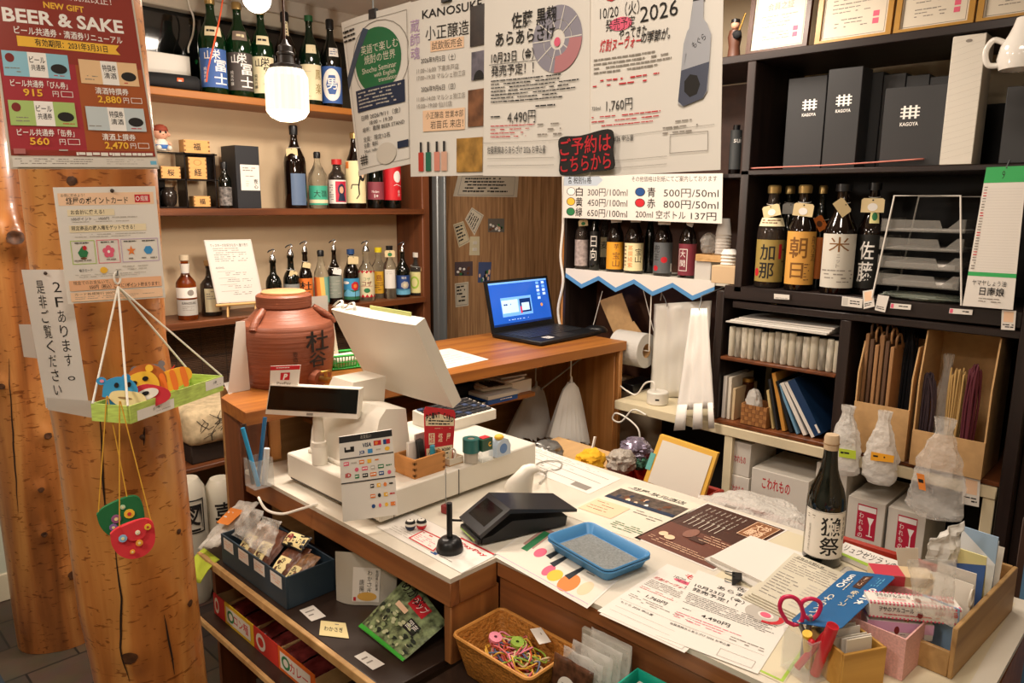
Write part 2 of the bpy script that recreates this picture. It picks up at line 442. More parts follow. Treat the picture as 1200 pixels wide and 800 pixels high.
MB().box((.40,.09,.80),(1.36,.42,.82),W_OR,.003).build('under_shelf',t)
DSZ=.55
# ---- shop counter: L-shaped white top, brown front
CZ=.78;CF,CJ,CB=1.215,1.06,1.91;YJ,YE,YN=1.215,2.235,.215
t=thing('shop_counter','brown shop counter with a long white top stepping out under the cash register','counter',(0,0,0))
top=[(CJ,YE),(CJ,YJ),(CF,YJ),(CF,.02),(1.33,-.12),(1.75,.215),(CB,.235),(CB,2.06),(1.5,YE)]
top=[(CJ,YE),(CJ,YJ),(CF,YJ),(CF,.24),(1.48,.205),(CB,.20),(CB,2.06),(1.9,2.07),(1.7,2.15),(1.16,2.235)]
b=MB();b.prism(top,CZ-.012,CZ,TOPW,lambda u,v,h:Vector((u,v,h)));b.build('white_top',t)
b=MB();b.box((CJ,YJ,CZ-.075),(CJ+.03,YE,CZ-.012),W_CN,.002);b.box((CF,.20,CZ-.05),(CF+.03,YJ,CZ-.012),W_CN,.002)
b.box((CJ+.03,YJ,CZ-.075),(CF,YJ+.03,CZ-.012),wood('wood_counter_x','#7d4e2c','#a86f3c','x',.45),.002);b.box((CB-.02,.2,CZ-.05),(CB,2.06,CZ-.012),W_CN);b.build('apron',t)
MB().box((CF+.012,.20,0),(CF+.03,YJ,CZ-.05),W_CN).build('front_panel',t)
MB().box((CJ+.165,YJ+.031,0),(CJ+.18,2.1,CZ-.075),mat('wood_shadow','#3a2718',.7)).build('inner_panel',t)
MB().box((CJ+.005,YJ+.004,DSZ+.001),(CF+.012,YJ+.03,CZ-.075),W_CNZ,.002).build('end_panel',t)
b=MB();b.box((CB-.30,.21,0),(CB-.02,.23,CZ-.05),W_CN);b.box((CB-.05,.22,0),(CB-.03,2.0,CZ-.05),W_CN);b.build('back_panel',t)
# ---- stepped display stand in front of the register counter
t=thing('display_stand','dark brown two-tier display stand for snacks under the register counter','display stand',(0,0,0))
b=MB();b.box((.90,YJ+.035,DSZ-.02),(CJ+.12,2.235,DSZ),mat('board_dark_brown','#33261f',.35,nz=((2,20,20),.15)),.002)
b.box((.885,.6,DSZ-.024),(.90,2.235,DSZ+.001),W_LT,.002);b.box((.90,.6,DSZ-.02),(CF-.002,YJ,DSZ),mat('board_dark_brown'),.002);b.build('upper_tier',t)
b=MB();b.box((.88,.6,.32),(1.05,2.235,.335),mat('board_dark_brown'),.002);b.box((.868,.6,.318),(.88,2.235,.336),W_LT,.002);b.build('lower_tier',t)
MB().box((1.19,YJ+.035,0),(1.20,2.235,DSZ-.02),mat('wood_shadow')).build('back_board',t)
MB().box((.93,2.215,0),(1.045,2.235,DSZ-.024),W_BRZ).build('end_panel',t)
# ---- bookcase on the right wall
BX=2.80
t=thing('bookcase','tall dark brown bookcase of open compartments along the right wall','bookcase',(BX,.45,0))
def bz(name,y0,z0,y1,z1,x0=0,x1=.45,m=W_DK):return MB().box((x0,y0-.45,z0),(x1,y1-.45,z1),m,.003).build(name,t)
bz('top_board',.30,2.195,2.53,2.225,0,.46)
bz('shelf',.44,1.765,1.44,1.785);bz('shelf',.445,1.270,1.48,1.325);bz('front_rail',.44,1.235,1.44,1.262,0,.03)
bz('upright',1.405,1.30,1.44,2.195,0,.45,W_DKZ);bz('upright',.405,.0,.445,2.195,-.01,.45,W_DKZ);bz('upright',.965,.75,1.005,1.235,0,.45,W_DKZ);bz('upright',1.48,.75,1.515,1.30,0,.45,W_DKZ)
bz('side_panel',.30,0,.404,2.195,.06,.10,W_DKZ)
bz('shelf',1.005,1.012,1.48,1.026,.0,.45,W_BR);bz('shelf',.44,.7345,1.515,.752,0,.45,W_BR)
bz('shelf',1.005,1.165,1.48,1.173,.02,.45,W_DK)
MB().box((.442,0,.74),(.448,1.0,2.02),mat('board_black','#15110f',.6)).build('back_panel',t)
# ---- low cream cabinet under it
t=thing('low_cabinet','low cream painted open cabinet under the bookcase holding bottle cartons','cabinet',(BX,.45,0))
MB().box((-.005,.0,.69),(.44,1.56,.733),CREAMP,.003).build('top_board',t)
for y in(.97,.0+.02):MB().box((.0,y-.018,0),(.03,y+.018,.69),CREAMP,.003).build('post',t)
MB().box((.42,.02,0),(.44,1.56,.69),mat('board_black')).build('back_panel',t)
MB().box((.02,0,.30),(.42,.97,.32),CREAMP,.003).build('lower_board',t)
# ---- recessed bottle shelf with the zigzag valance
RX0=2.99
t=thing('bottle_ledge','recessed white-edged bottle ledge with a blue zigzag valance above the laptop end','shelf',(RX0,1.5,0))
MB().box((0,.02,1.296),(.28,.99,1.312),mat('ledge_white','#d8d2c2',.5),.002).build('board',t)
MB().box((.272,.02,.736),(.282,.99,2.19),mat('panel_brown','#4d2f20',.5,nz=((2,20,20),.2))).build('back_panel',t)
MB().box((0.0,.99,.3),(.28,1.005,2.19),W_DKZ).build('end_panel',t)
MB().box((0.0,1.0055,.3),(.02,1.02,2.19),W_ORZ).build('edge_strip',t)
b=MB();zz=[]
for k in range(9):
 u=k/8;zz.append((.985-u*.86,1.305-(.012 if k%2==0 else .062)))
fn=lambda u,v,h:Vector((-.004-h,u,v))
b.prism([(.985,1.318),(.125,1.318)]+list(reversed(zz)),0,.003,PAPER,fn)
for k in range(8):
 (a,c),(e,g)=zz[k],zz[k+1]
 b.prism([(a,c),(e,g),(e,g-.022),(a,c-.022)],-.0,.0034,mat('valance_blue','#5590c4',.6),fn)
b.build('zigzag_valance',t)
MB().box((0,.02,1.765),(.27,.98,1.78),W_DK).build('upper_board',t)
# ================================================================ BOTTLES
GL={
 'green':mat('glass_green','#0c3a1a',.05,trans=.55,spec=.8),'dark':mat('glass_dark_brown','#160c08',.05,trans=.25,spec=.8),
 'black':mat('glass_black_green','#0a0e0a',.05,spec=.8),'clear':mat('glass_clear','#f2f4ee',.03,trans=.97,ior=1.25),
 'amber':mat('glass_amber','#b5581d',.04,trans=.9,ior=1.33),'dgreen':mat('glass_deep_green','#0a2414',.05,trans=.35,spec=.8),
 'smoke':mat('glass_smoke','#4a3f38',.06,trans=.6)}
SHAPE={ # (share of height, share of radius) up to the lip
 'sake':[(0,.90),(.012,1),(.56,1),(.62,.93),(.70,.66),(.78,.40),(.85,.31),(.96,.29),(.965,.34),(1,.34)],
 'shochu':[(0,.92),(.012,1),(.54,1),(.62,.90),(.72,.58),(.82,.40),(.95,.35),(.955,.42),(1,.42)],
 'bulb':[(0,.92),(.012,1),(.50,1),(.58,.95),(.66,.75),(.72,.45),(.78,.38),(.94,.36),(.95,.43),(1,.43)],
 'whisky':[(0,.94),(.015,1),(.56,1),(.63,.96),(.69,.72),(.74,.48),(.80,.36),(.93,.30),(.94,.36),(1,.36)],
 'squat':[(0,.92),(.012,1),(.62,1),(.70,.92),(.78,.55),(.84,.46),(.94,.44),(.95,.5),(1,.5)],
 'slim':[(0,.92),(.012,1),(.60,1),(.66,.9),(.74,.55),(.80,.42),(.95,.40),(.96,.46),(1,.46)]}
TAGM=GOLDL
def bottle(label,loc,H,R,shape='sake',glass='dark',cap='crown',capc=None,rz=0,labels=(),tagpos=None,group=None,liquid=None,name='sake_bottle',cat='bottle',tagc=None,seg=24):
 """labels: (z0, z1 as shares of H, angle, paper, draw(sheet), turn)"""
 t=thing(name,label,cat,loc,rz,group)
 pr=SHAPE[shape];prof=[(r*R,z*H*.985)for z,r in pr]
 MB().lathe([(.0001,.004)]+prof,GL[glass],seg).build('glass_body',t,ang=60)
 nr=pr[-1][1]*R;zt=H*.985
 if cap=='crown':
  MB().lathe([(nr*1.06,zt-.028),(nr*1.12,zt-.003),(nr*.9,zt+.003),(0,zt+.003)],capc or mat('cap_gold','#b79a62',.3,metal=.7),16).build('cap',t)
 elif cap=='wrap':
  MB().lathe([(nr*1.10,zt-H*.10),(nr*1.12,zt-.003),(nr*.95,zt+.004),(0,zt+.004)],capc or BLACKP,16).build('cap',t)
 elif cap=='screw':
  MB().lathe([(nr*1.14,zt-.022),(nr*1.14,zt+.004),(0,zt+.004)],capc or BLACKP,16).build('cap',t)
 elif cap=='cork':
  MB().lathe([(nr*1.02,zt-.004),(nr*1.3,zt),(nr*1.3,zt+.022),(0,zt+.022)],capc or mat('cork','#a9814f',.8),16).build('cork',t)
 elif cap=='spout':
  b=MB().lathe([(nr*1.0,zt-.004),(nr*1.0,zt+.004),(nr*.75,zt+.016),(nr*.5,zt+.026),(.0001,zt+.028)],CHROME,14)
  b.tube([(0,0,zt+.024),(.006,0,zt+.04),(.012,0,zt+.045)],.004,CHROME,8);s=b.build('pour_spout',t)
  MB().tube([(.013,0,zt+.044),(.006,0,zt+.052),(-.014,0,zt+.044),(-.022,0,zt+.036)],.0035,BLACKP,6).build('spout_lid',s)
 for L in labels:
  z0,z1,ang,paper,draw=L[:5];turn=L[5]if len(L)>5 else 0;Rl=R*(L[6]if len(L)>6 else 1.0);cone=(L[7]*R)if len(L)>7 else 0
  fn,W,Hh=cyl(Rl+.0006,z0*H,z1*H,ang,-PI/2+turn,cone)
  s=Sheet(fn,W,Hh,maxe=.006,h0=.0004);s.base(paper,max(6,int(ang*8)),1,.0005)
  if draw:draw(s)
  s.build('label',t)
 if tagpos:
  a,z,tilt=tagpos[:3];sz=tagpos[3]if len(tagpos)>3 else 1
  zr=0;rr=nr
  for(za,ra),(zb,rb)in zip(pr,pr[1:]):
   if za<=z<=zb:rr=(ra+(rb-ra)*(z-za)/(zb-za+1e-9))*R
  n=Vector((math.cos(-PI/2+a),math.sin(-PI/2+a),0));ex=Vector((-n.y,n.x,0));ez=Vector((0,0,1))
  e1=(ex*math.cos(tilt)+ez*math.sin(tilt));e2=n.cross(e1)
  o=n*(max(rr,R*.55)+.008)+ez*(z*H)
  w_,h_=.048*sz,.032*sz
  b=MB();f=lambda u,v,h:o+e1*u+e2*v+n*h
  b.prism([(-w_/2,-h_),(w_/2,-h_),(w_/2,-.006),(w_/2-.007,0),(-w_/2+.007,0),(-w_/2,-.006)],0,.0008,tagc or TAGM,f)
  s=Sheet(lambda u,v,h:f((u-.5)*w_,-v*h_,.0012+h),w_,h_,parent_mb=b)
  s.ell(.5,.14,.04,.06,BLACKP,10)
  if len(tagpos)>4:s.ell(.5,.62,.22,.28,tagpos[4],16)
  tg=s.build('price_tag',t)
  pts=[Vector((math.cos(k*PI/6)*rr*1.06,math.sin(k*PI/6)*rr*1.06,z*H+.006-.004*math.cos(k*PI/6-(-PI/2+a))))for k in range(12)]
  MB().tube(pts,.0009,CORDW,4,closed=True).build('tag_string',tg)
 return t

def lb(z,y,pl,pr,pt):
 """Foot, height and radius of a bottle standing on a shelf of the back wall."""
 a,b=at(pl,240,'y',y),at(pr,240,'y',y)
 pm=(pl+pr)/2;foot=at(pm,240,'y',y)
 x=foot.x;r=math.hypot(x,y);R=(b.x-a.x)/2*(y/r)
 H=at(pm,pt,'y',y).z-z
 return(x,y,z+.0006),H,R*.965
def face(loc):return math.atan2(loc[0],loc[1])*-1*.92 # labels turned part-way to the customer

LY=SHY+.085
def sh(z,pl,pr,pt,label,y=LY,**k):
 loc,H,R=lb(z,y,pl,pr,pt);k.setdefault('rz',face(loc));return bottle(label,loc,H,R,**k)
Lcream=mat('label_cream','#e3d7b0',.6);Lwhite=mat('label_white','#ebe6dc',.6);Lblue=mat('label_blue','#3f62a3',.6);Lchar=mat('label_charcoal','#4a4340',.6);Lgrey=mat('label_grey','#8b8d8a',.5)
# --- top shelf
def fuji(c):
 def d(s):
  s.txt('栄',.42,.02,.26,c,bold=.02);s.txt('冨',.52,.27,.33,c,bold=.02,w=.42);s.txt('士',.50,.62,.33,c,bold=.02,w=.45)
  s.txt('山',.22,.06,.24,c,bold=.02);s.txt('純米吟醸',.22,.48,.10,c,vert=True)
 return d
def necks(p):return(.60,.72,1.6,p,lambda s:s.micro(.1,.25,.9,.8,2,INK,.5),.1,.80,-.0)
GSK=None
for a in[dict(pl=243.5,pr=277,pt=-1,label='green bottle with blue label and white brushwork at the left end of top shelf',glass='green',labels=[(.07,.46,2.3,Lblue,fuji(WHITE)),(.585,.68,1.3,Lcream,lambda s:s.micro(.1,.3,.9,.8,1,INK,.7),.1,.97,-.12)]),
          dict(pl=274,pr=306,pt=5,label='green bottle with charcoal label and white brushwork, second on top shelf',glass='green',labels=[(.07,.46,2.3,Lchar,fuji(WHITE)),(.585,.68,1.2,mat('label_taupe','#75665a',.6),lambda s:s.micro(.1,.3,.9,.8,1,Lcream,.7),.1,.97,-.12)]),
          dict(pl=302,pr=330,pt=11,label='green bottle with cream label partly behind the glowing lamp, third on top shelf',glass='green',labels=[(.07,.46,2.3,Lcream,fuji(INK)),(.585,.68,1.2,Lcream,lambda s:s.micro(.1,.3,.9,.8,1,INK,.7),.1,.97,-.12)]),
          dict(pl=330,pr=356,pt=16,label='black bottle with a long cream strip down its neck on the top shelf',glass='dark',cap='wrap',labels=[(.10,.45,1.5,mat('label_dark','#3a3028',.6),lambda s:s.txt('酒',.5,.2,.4,Lcream,al='c')),(.60,.93,.8,Lcream,lambda s:s.micro(.3,.05,.7,.95,9,INK,.6),.3,.62,-.30)]),
          dict(pl=357,pr=383,pt=20,label='dark green bottle with a pale yellow label, second from right on top shelf',glass='dgreen',cap='screw',capc=mat('cap_green','#1d5a33',.35),labels=[(.06,.45,2.4,Lcream,lambda s:(s.txt('鳳',.66,.12,.32,mat('ink_gold','#8a7436',.5),w=.26),s.txt('楽',.66,.52,.32,mat('ink_gold'),w=.26),s.line(.1,.2,.5,.2,.001,GREY),s.micro(.1,.75,.5,.95,3,GREY))),(.57,.665,1.0,Lcream,None,.1,.97,-.12)]),
          dict(pl=381,pr=406,pt=24,label='black bottle with a white ring on blue label at the right end of top shelf',glass='black',cap='wrap',labels=[(.05,.46,2.6,Lblue,lambda s:(s.ell(.5,.5,.36,.44,WHITE,28),s.ell(.5,.5,.22,.30,Lblue,6),s.txt('男',.5,.3,.34,WHITE,al='c',bold=.02))),(.57,.665,1.0,Lwhite,lambda s:s.micro(.1,.1,.9,.9,3,BLUE),.3,.97,-.12)])]:
 sh(SZ[0],group='bottles on the top shelf',**a)
# router box, radio speaker, leads
p=at(205,240,'y',3.37)
t=thing('router_box','white carton standing behind the black speaker on the top shelf','box',(p.x,3.42,SZ[0]+.0006),.02)
MB().box((-.125,-.02,0),(.125,.02,.165),WHITEP,.003).build('carton',t)
fn,W,H=flat((-.125,-.0205,.165),(1,0,0),(0,0,1),.25,.165);s=Sheet(fn,W,H);s.micro(.45,.78,.85,.88,1,GREY);s.build('print',t)
q=at(214,240,'y',3.32)
t=thing('portable_speaker','black rounded portable speaker with an orange badge on the top shelf','speaker',(q.x,3.33,SZ[0]+.0006),-.12)
b=MB();pts=[(-.105,.033),(-.10,.036),(.10,.036),(.105,.033)]
b.lathe([(.0001,-.108),(.026,-.106),(.034,-.098),(.0355,-.06),(.0355,.06),(.034,.098),(.026,.106),(.0001,.108)],mat('speaker_cloth','#17181a',.75,bump=(900,.4,.001)),20,Matrix.Translation((0,0,.036))@Matrix.Rotation(PI/2,4,'Y'));b.build('cabinet',t)
fn,W,H=flat((.008,-.0385,.052),(1,0,0),(0,-.25,1),.026,.024);s=Sheet(fn,W,H);s.base(mat('badge_orange','#e8622a',.5),1,1,.003);s.txt('JBL',.5,.25,.5,WHITE,al='c',bold=.02,w=.7);s.build('badge',t)
MB().tube([(-.10,.02,.06),(-.165,.03,.29)],[.0026,.0015],CHROME,6).build('antenna',t)
b=MB();pts=[at(*s_,'y',3.47)for s_ in((219,-6),(222,8),(227,22),(226,40),(221,55),(221,62))]
b.tube(smoothpath(pts,5),.004,CORDW);tag(b.build('white_cable'),'white cable dangling down the dark window above the white carton','cable')
b=MB();pts=[at(*s_,'y',3.225)for s_ in((262,-8),(258,18),(251,50),(244,80),(242,96))]
b.tube(smoothpath(pts,5),.0035,mat('cord_orange','#e2592f',.5));tag(b.build('hanging_wire'),'orange wire hanging in front of the green bottles on the top shelf','wire')
# pendant lamps
GLOW=mat('lamp_glass','#fff2dc',.4,emit=.8)
LP=at(336,100,'y',2.25)
t=thing('pendant_lamp','glowing ribbed glass pendant lamp with a black socket hanging before the bottle shelves','lamp',(LP.x,LP.y,1.905))
prof=[(.028,0),(.052,.012),(.0645,.03),(.0645,.135),(.052,.158),(.03,.166)]
b=MB();n=40;vs=[];fs=[]
for(r,z)in prof:
 for k in range(n):
  rr=r+(.003 if k%2 else 0)*(r>.05);vs.append((rr*math.cos(2*PI*k/n),rr*math.sin(2*PI*k/n),z))
for i in range(len(prof)-1):
 for k in range(n):fs.append((i*n+k,i*n+(k+1)%n,(i+1)*n+(k+1)%n,(i+1)*n+k))
fs.append(tuple(reversed(range(n))));b.add(vs,fs,GLOW);b.build('glass_shade',t,smooth=False)
MB().lathe([(.05,.160),(.05,.170),(.026,.176),(.024,.20),(.028,.202),(.028,.208),(.022,.212),(.022,.228),(.012,.236),(.006,.25),(.0001,.252)],mat('socket_black','#2a2624',.45),24).build('socket',t)
MB().tube([(0,0,.25),(0,0,CEIL-1.906)],.0035,mat('cord_brown','#4a3328',.7),6).build('cord',t)
l=bpy.data.lights.new('pendant_light','POINT');l.energy=24;l.color=WARM;l.shadow_soft_size=.07
o=bpy.data.objects.new('pendant_light',l);C.objects.link(o);o.location=(LP.x,LP.y,1.86)
q=at(301,-2,'y',2.75)
t=thing('globe_lamp','round white glowing globe lamp near the ceiling before the green bottles','lamp',(q.x,q.y,q.z))
MB().ball((0,0,0),.052,mat('globe_glow','#fff3e0',.4,emit=9),20,14).build('globe',t)
MB().tube([(0,0,.045),(0,0,CEIL-q.z-.0006)],.02,mat('socket_black'),12).build('stem',t)
# --- second shelf
z2=SZ[1]
def masu(label,loc,w_,h_,text,group='wooden measuring cups in the black rack',up=False):
 t=thing('masu_cup',label,'cup',loc,-.06,group)
 b=MB();th=.006;M1=mat('cedar_masu','#d8a35f',.55,nz=((8,60,60),.1));d=w_ if not up else h_
 d=.06
 if not up:
  for(a,c)in(((-w_/2,0,0),(w_/2,th,h_)),((-w_/2,d-th,0),(w_/2,d,h_)),((-w_/2,th,0),(-w_/2+th,d-th,h_)),((w_/2-th,th,0),(w_/2,d-th,h_))):b.box(a,c,M1)
  b.box((-w_/2+th,th,0),(w_/2-th,d-th,.006),M1)
 else:b.box((-w_/2,0,0),(w_/2,d,h_),M1,.001)
 s=Sheet(lambda u,v,h:Vector((-w_/2+u*w_,-h-.0001,h_*(1-v))),w_,h_,parent_mb=b)
 J=mat('cedar_joint','#8a5a2c',.7)
 for k in range(3 if not up else 5):
  for uu in(0,.93):s.rect(uu,.08+k*(.33 if not up else .19),uu+.07,.08+k*(.33 if not up else .19)+(.13 if not up else .08),J)
 s.txt(text,.5,.22 if not up else .52,.6 if not up else .36,INK,al='c',bold=.01)
 if up:s.ring(.5,.24,.22,.13,.12,J)
 s.build('cup_body',t);return t
ry=SHY+.10
x0,x1=at(186,240,'y',ry).x,at(256,240,'y',ry).x
zt=at(220,178.5,'y',ry).z-z2;W_=x1-x0
t=thing('display_rack','black lattice display rack of small compartments on the middle shelf','rack',(x0,ry,z2+.0006))
b=MB();LAC=mat('lacquer_black','#17100e',.25)
for u in(.0,.46,.965):b.box((u*W_,0,0),(u*W_+.007,.09,zt),LAC)
for k,v in enumerate((0.0,.5,.965)):b.box((-.012 if k==1 else 0,.0,v*zt),(W_+(.008 if k else .007),.09,v*zt+.006),LAC)
b.box((0,.084,0),(W_*.25,.09,zt*.5),LAC);b.box((W_*.55,.084,zt*.5),(W_,.09,zt),LAC);b.build('lattice',t)
masu('cedar masu cup branded with one large character on top of the black rack',(x0+.70*W_,ry+.004,z2+zt*.965+.0075),.112,.056,'福')
masu('small cedar masu cup in the upper left compartment of the black rack',(x0+.24*W_,ry+.004,z2+zt*.5+.0075),.080,.05,'桜')
masu('cedar masu cup standing upright on its side in the upper right compartment',(x0+.69*W_,ry+.004,z2+zt*.5+.0075),.078,.094,'経',up=True)
masu('small cedar masu cup in the lower right compartment of the black rack',(x0+.73*W_,ry+.004,z2+.0075),.072,.046,'福')
t=thing('sake_jar','dark glazed round jar in the lower left compartment of the black rack','jar',(x0+.24*W_,ry+.045,z2+.0075))
MB().lathe([(.020,0),(.030,.016),(.034,.042),(.031,.062),(.022,.074),(.023,.084),(.018,.084),(.016,.072)],mat('glaze_dark','#2c241f',.15),24,cap=False).build('jar_body',t)
# little doll sitting on the rack
dx=x0+.16*W_
t=thing('monkey_doll','small round-headed monkey doll in white shirt and blue shorts sitting on black rack','doll',(dx,ry+.03,z2+zt+.0015))
SKIN=mat('doll_skin','#d9a184',.5);HAIR=mat('doll_hair','#8e3f2a',.6)
MB().lathe([(.0001,0),(.026,.002),(.03,.016),(.026,.036),(.016,.05),(.0001,.053)],WHITEP,18).build('shirt',t)
b=MB();b.ball((0,-.002,.074),(.031,.028,.029),SKIN,18,12);b.ball((-.032,0,.07),.009,SKIN,10,8);b.ball((.032,0,.07),.009,SKIN,10,8)
b.ball((-.011,-.0285,.078),(.0045,.003,.006),INK,8,6);b.ball((.011,-.0285,.078),(.0045,.003,.006),INK,8,6);b.ball((0,-.029,.068),(.003,.002,.002),HAIR,8,6);b.build('head',t)
MB().lathe([(.029,.080),(.0315,.088),(.026,.102),(.014,.110),(.0001,.112)],HAIR,18).build('hair',t)
b=MB();b.lathe([(.0265,.008),(.032,.010),(.032,.022),(.029,.026)],mat('doll_blue','#2b62a8',.6),18,cap=False);b.build('shorts',t)
for sx in(-1,1):
 MB().ball((sx*.022,-.026,.012),(.011,.016,.012),WHITEP,12,8).build('foot',t)
 MB().tube([(sx*.024,0,.04),(sx*.038,-.008,.028)],[.008,.006],SKIN,8).build('arm',t)
sh(z2,257,273,190,'small dark bottle with a mottled silver label beside the black gift box',shape='slim',glass='black',cap='crown',capc=BLACKP,labels=[(.06,.46,2.6,mat('label_mottle','#6f6a66',.5,nz=((90,90,90),.8)),None)],group='bottles on the middle shelf')
# black gift box
q0,q1=at(279,240,'y',SHY+.05),at(306.5,240,'y',SHY+.05);gh=at(290,171,'y',SHY+.05).z-z2
t=thing('gift_box','tall black gift box with a white printed label on the middle shelf','box',(q0.x,SHY+.05,z2+.0006),.0)
MB().box((0,0,0),(q1.x-q0.x,.14,gh),mat('box_black','#25262a',.5),.001).build('carton',t)
fn,W,H=flat((.02,-.0006,gh*.70),(1,0,0),(0,0,1),(q1.x-q0.x)*.8,gh*.41)
s=Sheet(fn,W,H);s.base(PAPER,1,1,.0004);s.micro(.12,.1,.85,.28,2,GREY,.6,.1);s.micro(.25,.42,.8,.52,1,GREY);s.txt('夜',.68,.55,.2,INK,w=.22,bold=.02);s.txt('心',.68,.76,.18,INK,w=.22,bold=.02);s.micro(.25,.62,.45,.9,3,LGREY);s.build('label',t)
G2='bottles on the middle shelf'
sh(z2,334,361,147,'tall dark bottle with a slate blue label directly under the pendant lamp',glass='dark',cap='wrap',labels=[(.04,.42,1.5,mat('label_slate','#5b6f8c',.5),None,.3)],tagpos=(-.35,.72,.05,1.15),group=G2)
def teal(s):s.rect(0,.72,1,.9,Lcream);s.txt('大嶺',.86,.22,.4,INK,al='r',w=.55)
sh(z2,362,385,178,'clear bottle with a teal label and black lettering on the middle shelf',shape='sake',glass='clear',cap='crown',capc=BLACKP,labels=[(.06,.40,2.7,mat('label_teal','#3fa487',.5),teal)],group=G2)
def girl(s):
 s.rect(.40,.06,.95,.94,mat('label_crimson','#c02440',.5));s.ell(.67,.42,.17,.26,NAVY,20);s.ell(.67,.42,.10,.15,SKIN,16);s.poly([(.5,.9),(.56,.62),(.8,.62),(.88,.9)],NAVY);s.micro(.08,.2,.32,.9,7,GREY,.5)
sh(z2,385,407,187,'clear bottle with a red cap and a crimson portrait panel on its label',shape='squat',glass='smoke',cap='screw',capc=mat('cap_red','#c22b2b',.4),labels=[(.10,.58,2.5,Lwhite,girl),(.62,.74,1.2,Lcream,lambda s:s.micro(.2,.3,.8,.7,2,LGREY),-.1,.97,-.45)],group=G2)
def swirl(s):
 s.rect(.02,.02,.2,.18,ORG);s.ring(.78,.28,.18,.2,.55,INK);s.ell(.8,.30,.07,.1,PEACH)
 for(u0,v0,u1,v1,th)in((.66,.40,.6,.6,.008),(.6,.6,.62,.8,.007),(.62,.8,.5,.9,.005),(.62,.56,.34,.56,.005),(.34,.56,.3,.66,.005)):s.line(u0,v0,u1,v1,th,INK)
sh(z2,405,430,155,'dark bottle with a cream label carrying a black swirl figure',shape='shochu',glass='dark',cap='crown',labels=[(.07,.62,2.4,mat('label_butter','#efe0ae',.6),swirl)],group=G2,seg=24)
sh(z2,430,451,158,'dark bottle with a low maroon label, second from right on the middle shelf',shape='shochu',glass='black',cap='crown',labels=[(.12,.36,2.4,mat('label_maroon','#8c3f4a',.6),lambda s:(s.txt('Madam',.3,.45,.18,WHITE,w=.35),s.txt('1+',.42,.66,.26,WHITE,bold=.02)))],group=G2)
sh(z2,449,471,155,'dark bottle with a bright red label and white moon at the shelf end',shape='shochu',glass='black',cap='crown',labels=[(.11,.56,2.6,mat('label_red','#d3202b',.5),lambda s:(s.ell(.72,.32,.17,.17,WHITE,22),s.line(.55,.58,.68,.54,.003,WHITE),s.line(.68,.54,.92,.6,.003,WHITE),s.txt('赤月',.78,.7,.1,WHITE,vert=True)))],group=G2)
# --- third shelf
z3=SZ[2];G3='bottles on the lowest shelf'
sh(z3,198,224,304,'whisky bottle of amber spirit with white neck sleeve and pale label',shape='whisky',glass='amber',cap='cork',capc=mat('cork_pale','#c9b79a',.7),labels=[(.08,.34,2.6,mat('label_silver','#b7b3ab',.45),lambda s:(s.txt('KANOSUKE',.3,.1,.22,INK,w=.55,bold=.015),s.micro(.3,.4,.85,.75,3,GREY))),(.37,.54,2.6,Lwhite,lambda s:s.ell(.65,.5,.13,.3,GREY,18)),(.745,.93,5.9,WHITEP,None,0,.36,.11)],group=G3,name='whisky_bottle')
sh(z3,227,253,310,y=LY+.05,label='clear whisky bottle with tan cork and cream label beside the framed menu',shape='whisky',glass='smoke',cap='cork',labels=[(.08,.54,1.9,Lcream,lambda s:(s.micro(.1,.1,.8,.5,4,GREY,.5),s.txt('静',.74,.55,.22,INK,w=.22,bold=.02),s.txt('谷',.74,.76,.2,INK,w=.22,bold=.02)),.3)],group=G3,name='whisky_bottle')
def grey(s):s.micro(.1,.2,.9,.9,5,LGREY,.3)
sh(z3,306,326,304,'black shoulder-waisted bottle with pour spout just behind the clay jar',shape='bulb',glass='black',cap='spout',labels=[(.06,.4,2.4,Lgrey,None)],group=G3)
sh(z3,327,347.5,298,'dark bottle with grey label, pour spout and tag right of the waisted one',shape='bulb',glass='black',cap='spout',labels=[(.05,.46,2.6,Lgrey,grey)],tagpos=(.5,.70,-.3,.9),group=G3)
sh(z3,346,363,294,'brown bottle with an orange label and black character and pour spout',shape='shochu',glass='dark',cap='spout',labels=[(.06,.52,2.7,mat('label_orange','#e27a33',.5),lambda s:(s.txt('杜',.5,.12,.36,INK,al='c',bold=.02,w=.7),s.txt('氏',.5,.5,.34,INK,al='c',bold=.02,w=.6)))],tagpos=(.35,.80,-.2,.85),group=G3)
def sunset(s):
 for k,c in enumerate(('#d9562b','#e58a3c','#e8c46a','#7fb2a0','#3f8f8a')):
  m=mat('label_sunset_%d'%k,c,.5);u=k/5;s.poly([(u,0),(u+.22,0),(min(1,u+.34),1),(max(0,u+.08),1)],m)
sh(z3,364,382.5,293,'clear bottle with an orange and teal sunset label on the lowest shelf',shape='shochu',glass='clear',cap='crown',capc=BLACKP,labels=[(.06,.52,2.9,mat('label_teal'),sunset)],group=G3)
sh(z3,380,398,292,'brown bottle with a sage grey label, white tag and pour spout',shape='sake',glass='dark',cap='spout',labels=[(.12,.52,2.7,mat('label_sage','#8f968a',.5),grey)],tagpos=(.45,.66,-.2,1.0),tagc=WHITE,group=G3)
def lily(s):
 s.rect(0,.55,1,1,mat('label_hill','#2d6a4c',.5));s.poly([(0,.75),(.3,.5),(.7,.72),(1,.55),(1,.85),(0,.85)],SKY);s.ell(.66,.36,.2,.22,RED,7);s.ell(.66,.36,.1,.1,ORG,7);s.line(.66,.55,.64,.95,.003,INK)
 s.ell(.2,.2,.18,.07,WHITE)
sh(z3,399,419,292,'brown bottle with blue landscape label and red flower below a manila tag',shape='shochu',glass='dark',cap='screw',capc=mat('cap_blue','#2b4a7a',.4),labels=[(.06,.46,2.7,mat('label_sky','#3f93c2',.5),lily)],tagpos=(.4,.87,-.05,1.25),group=G3)
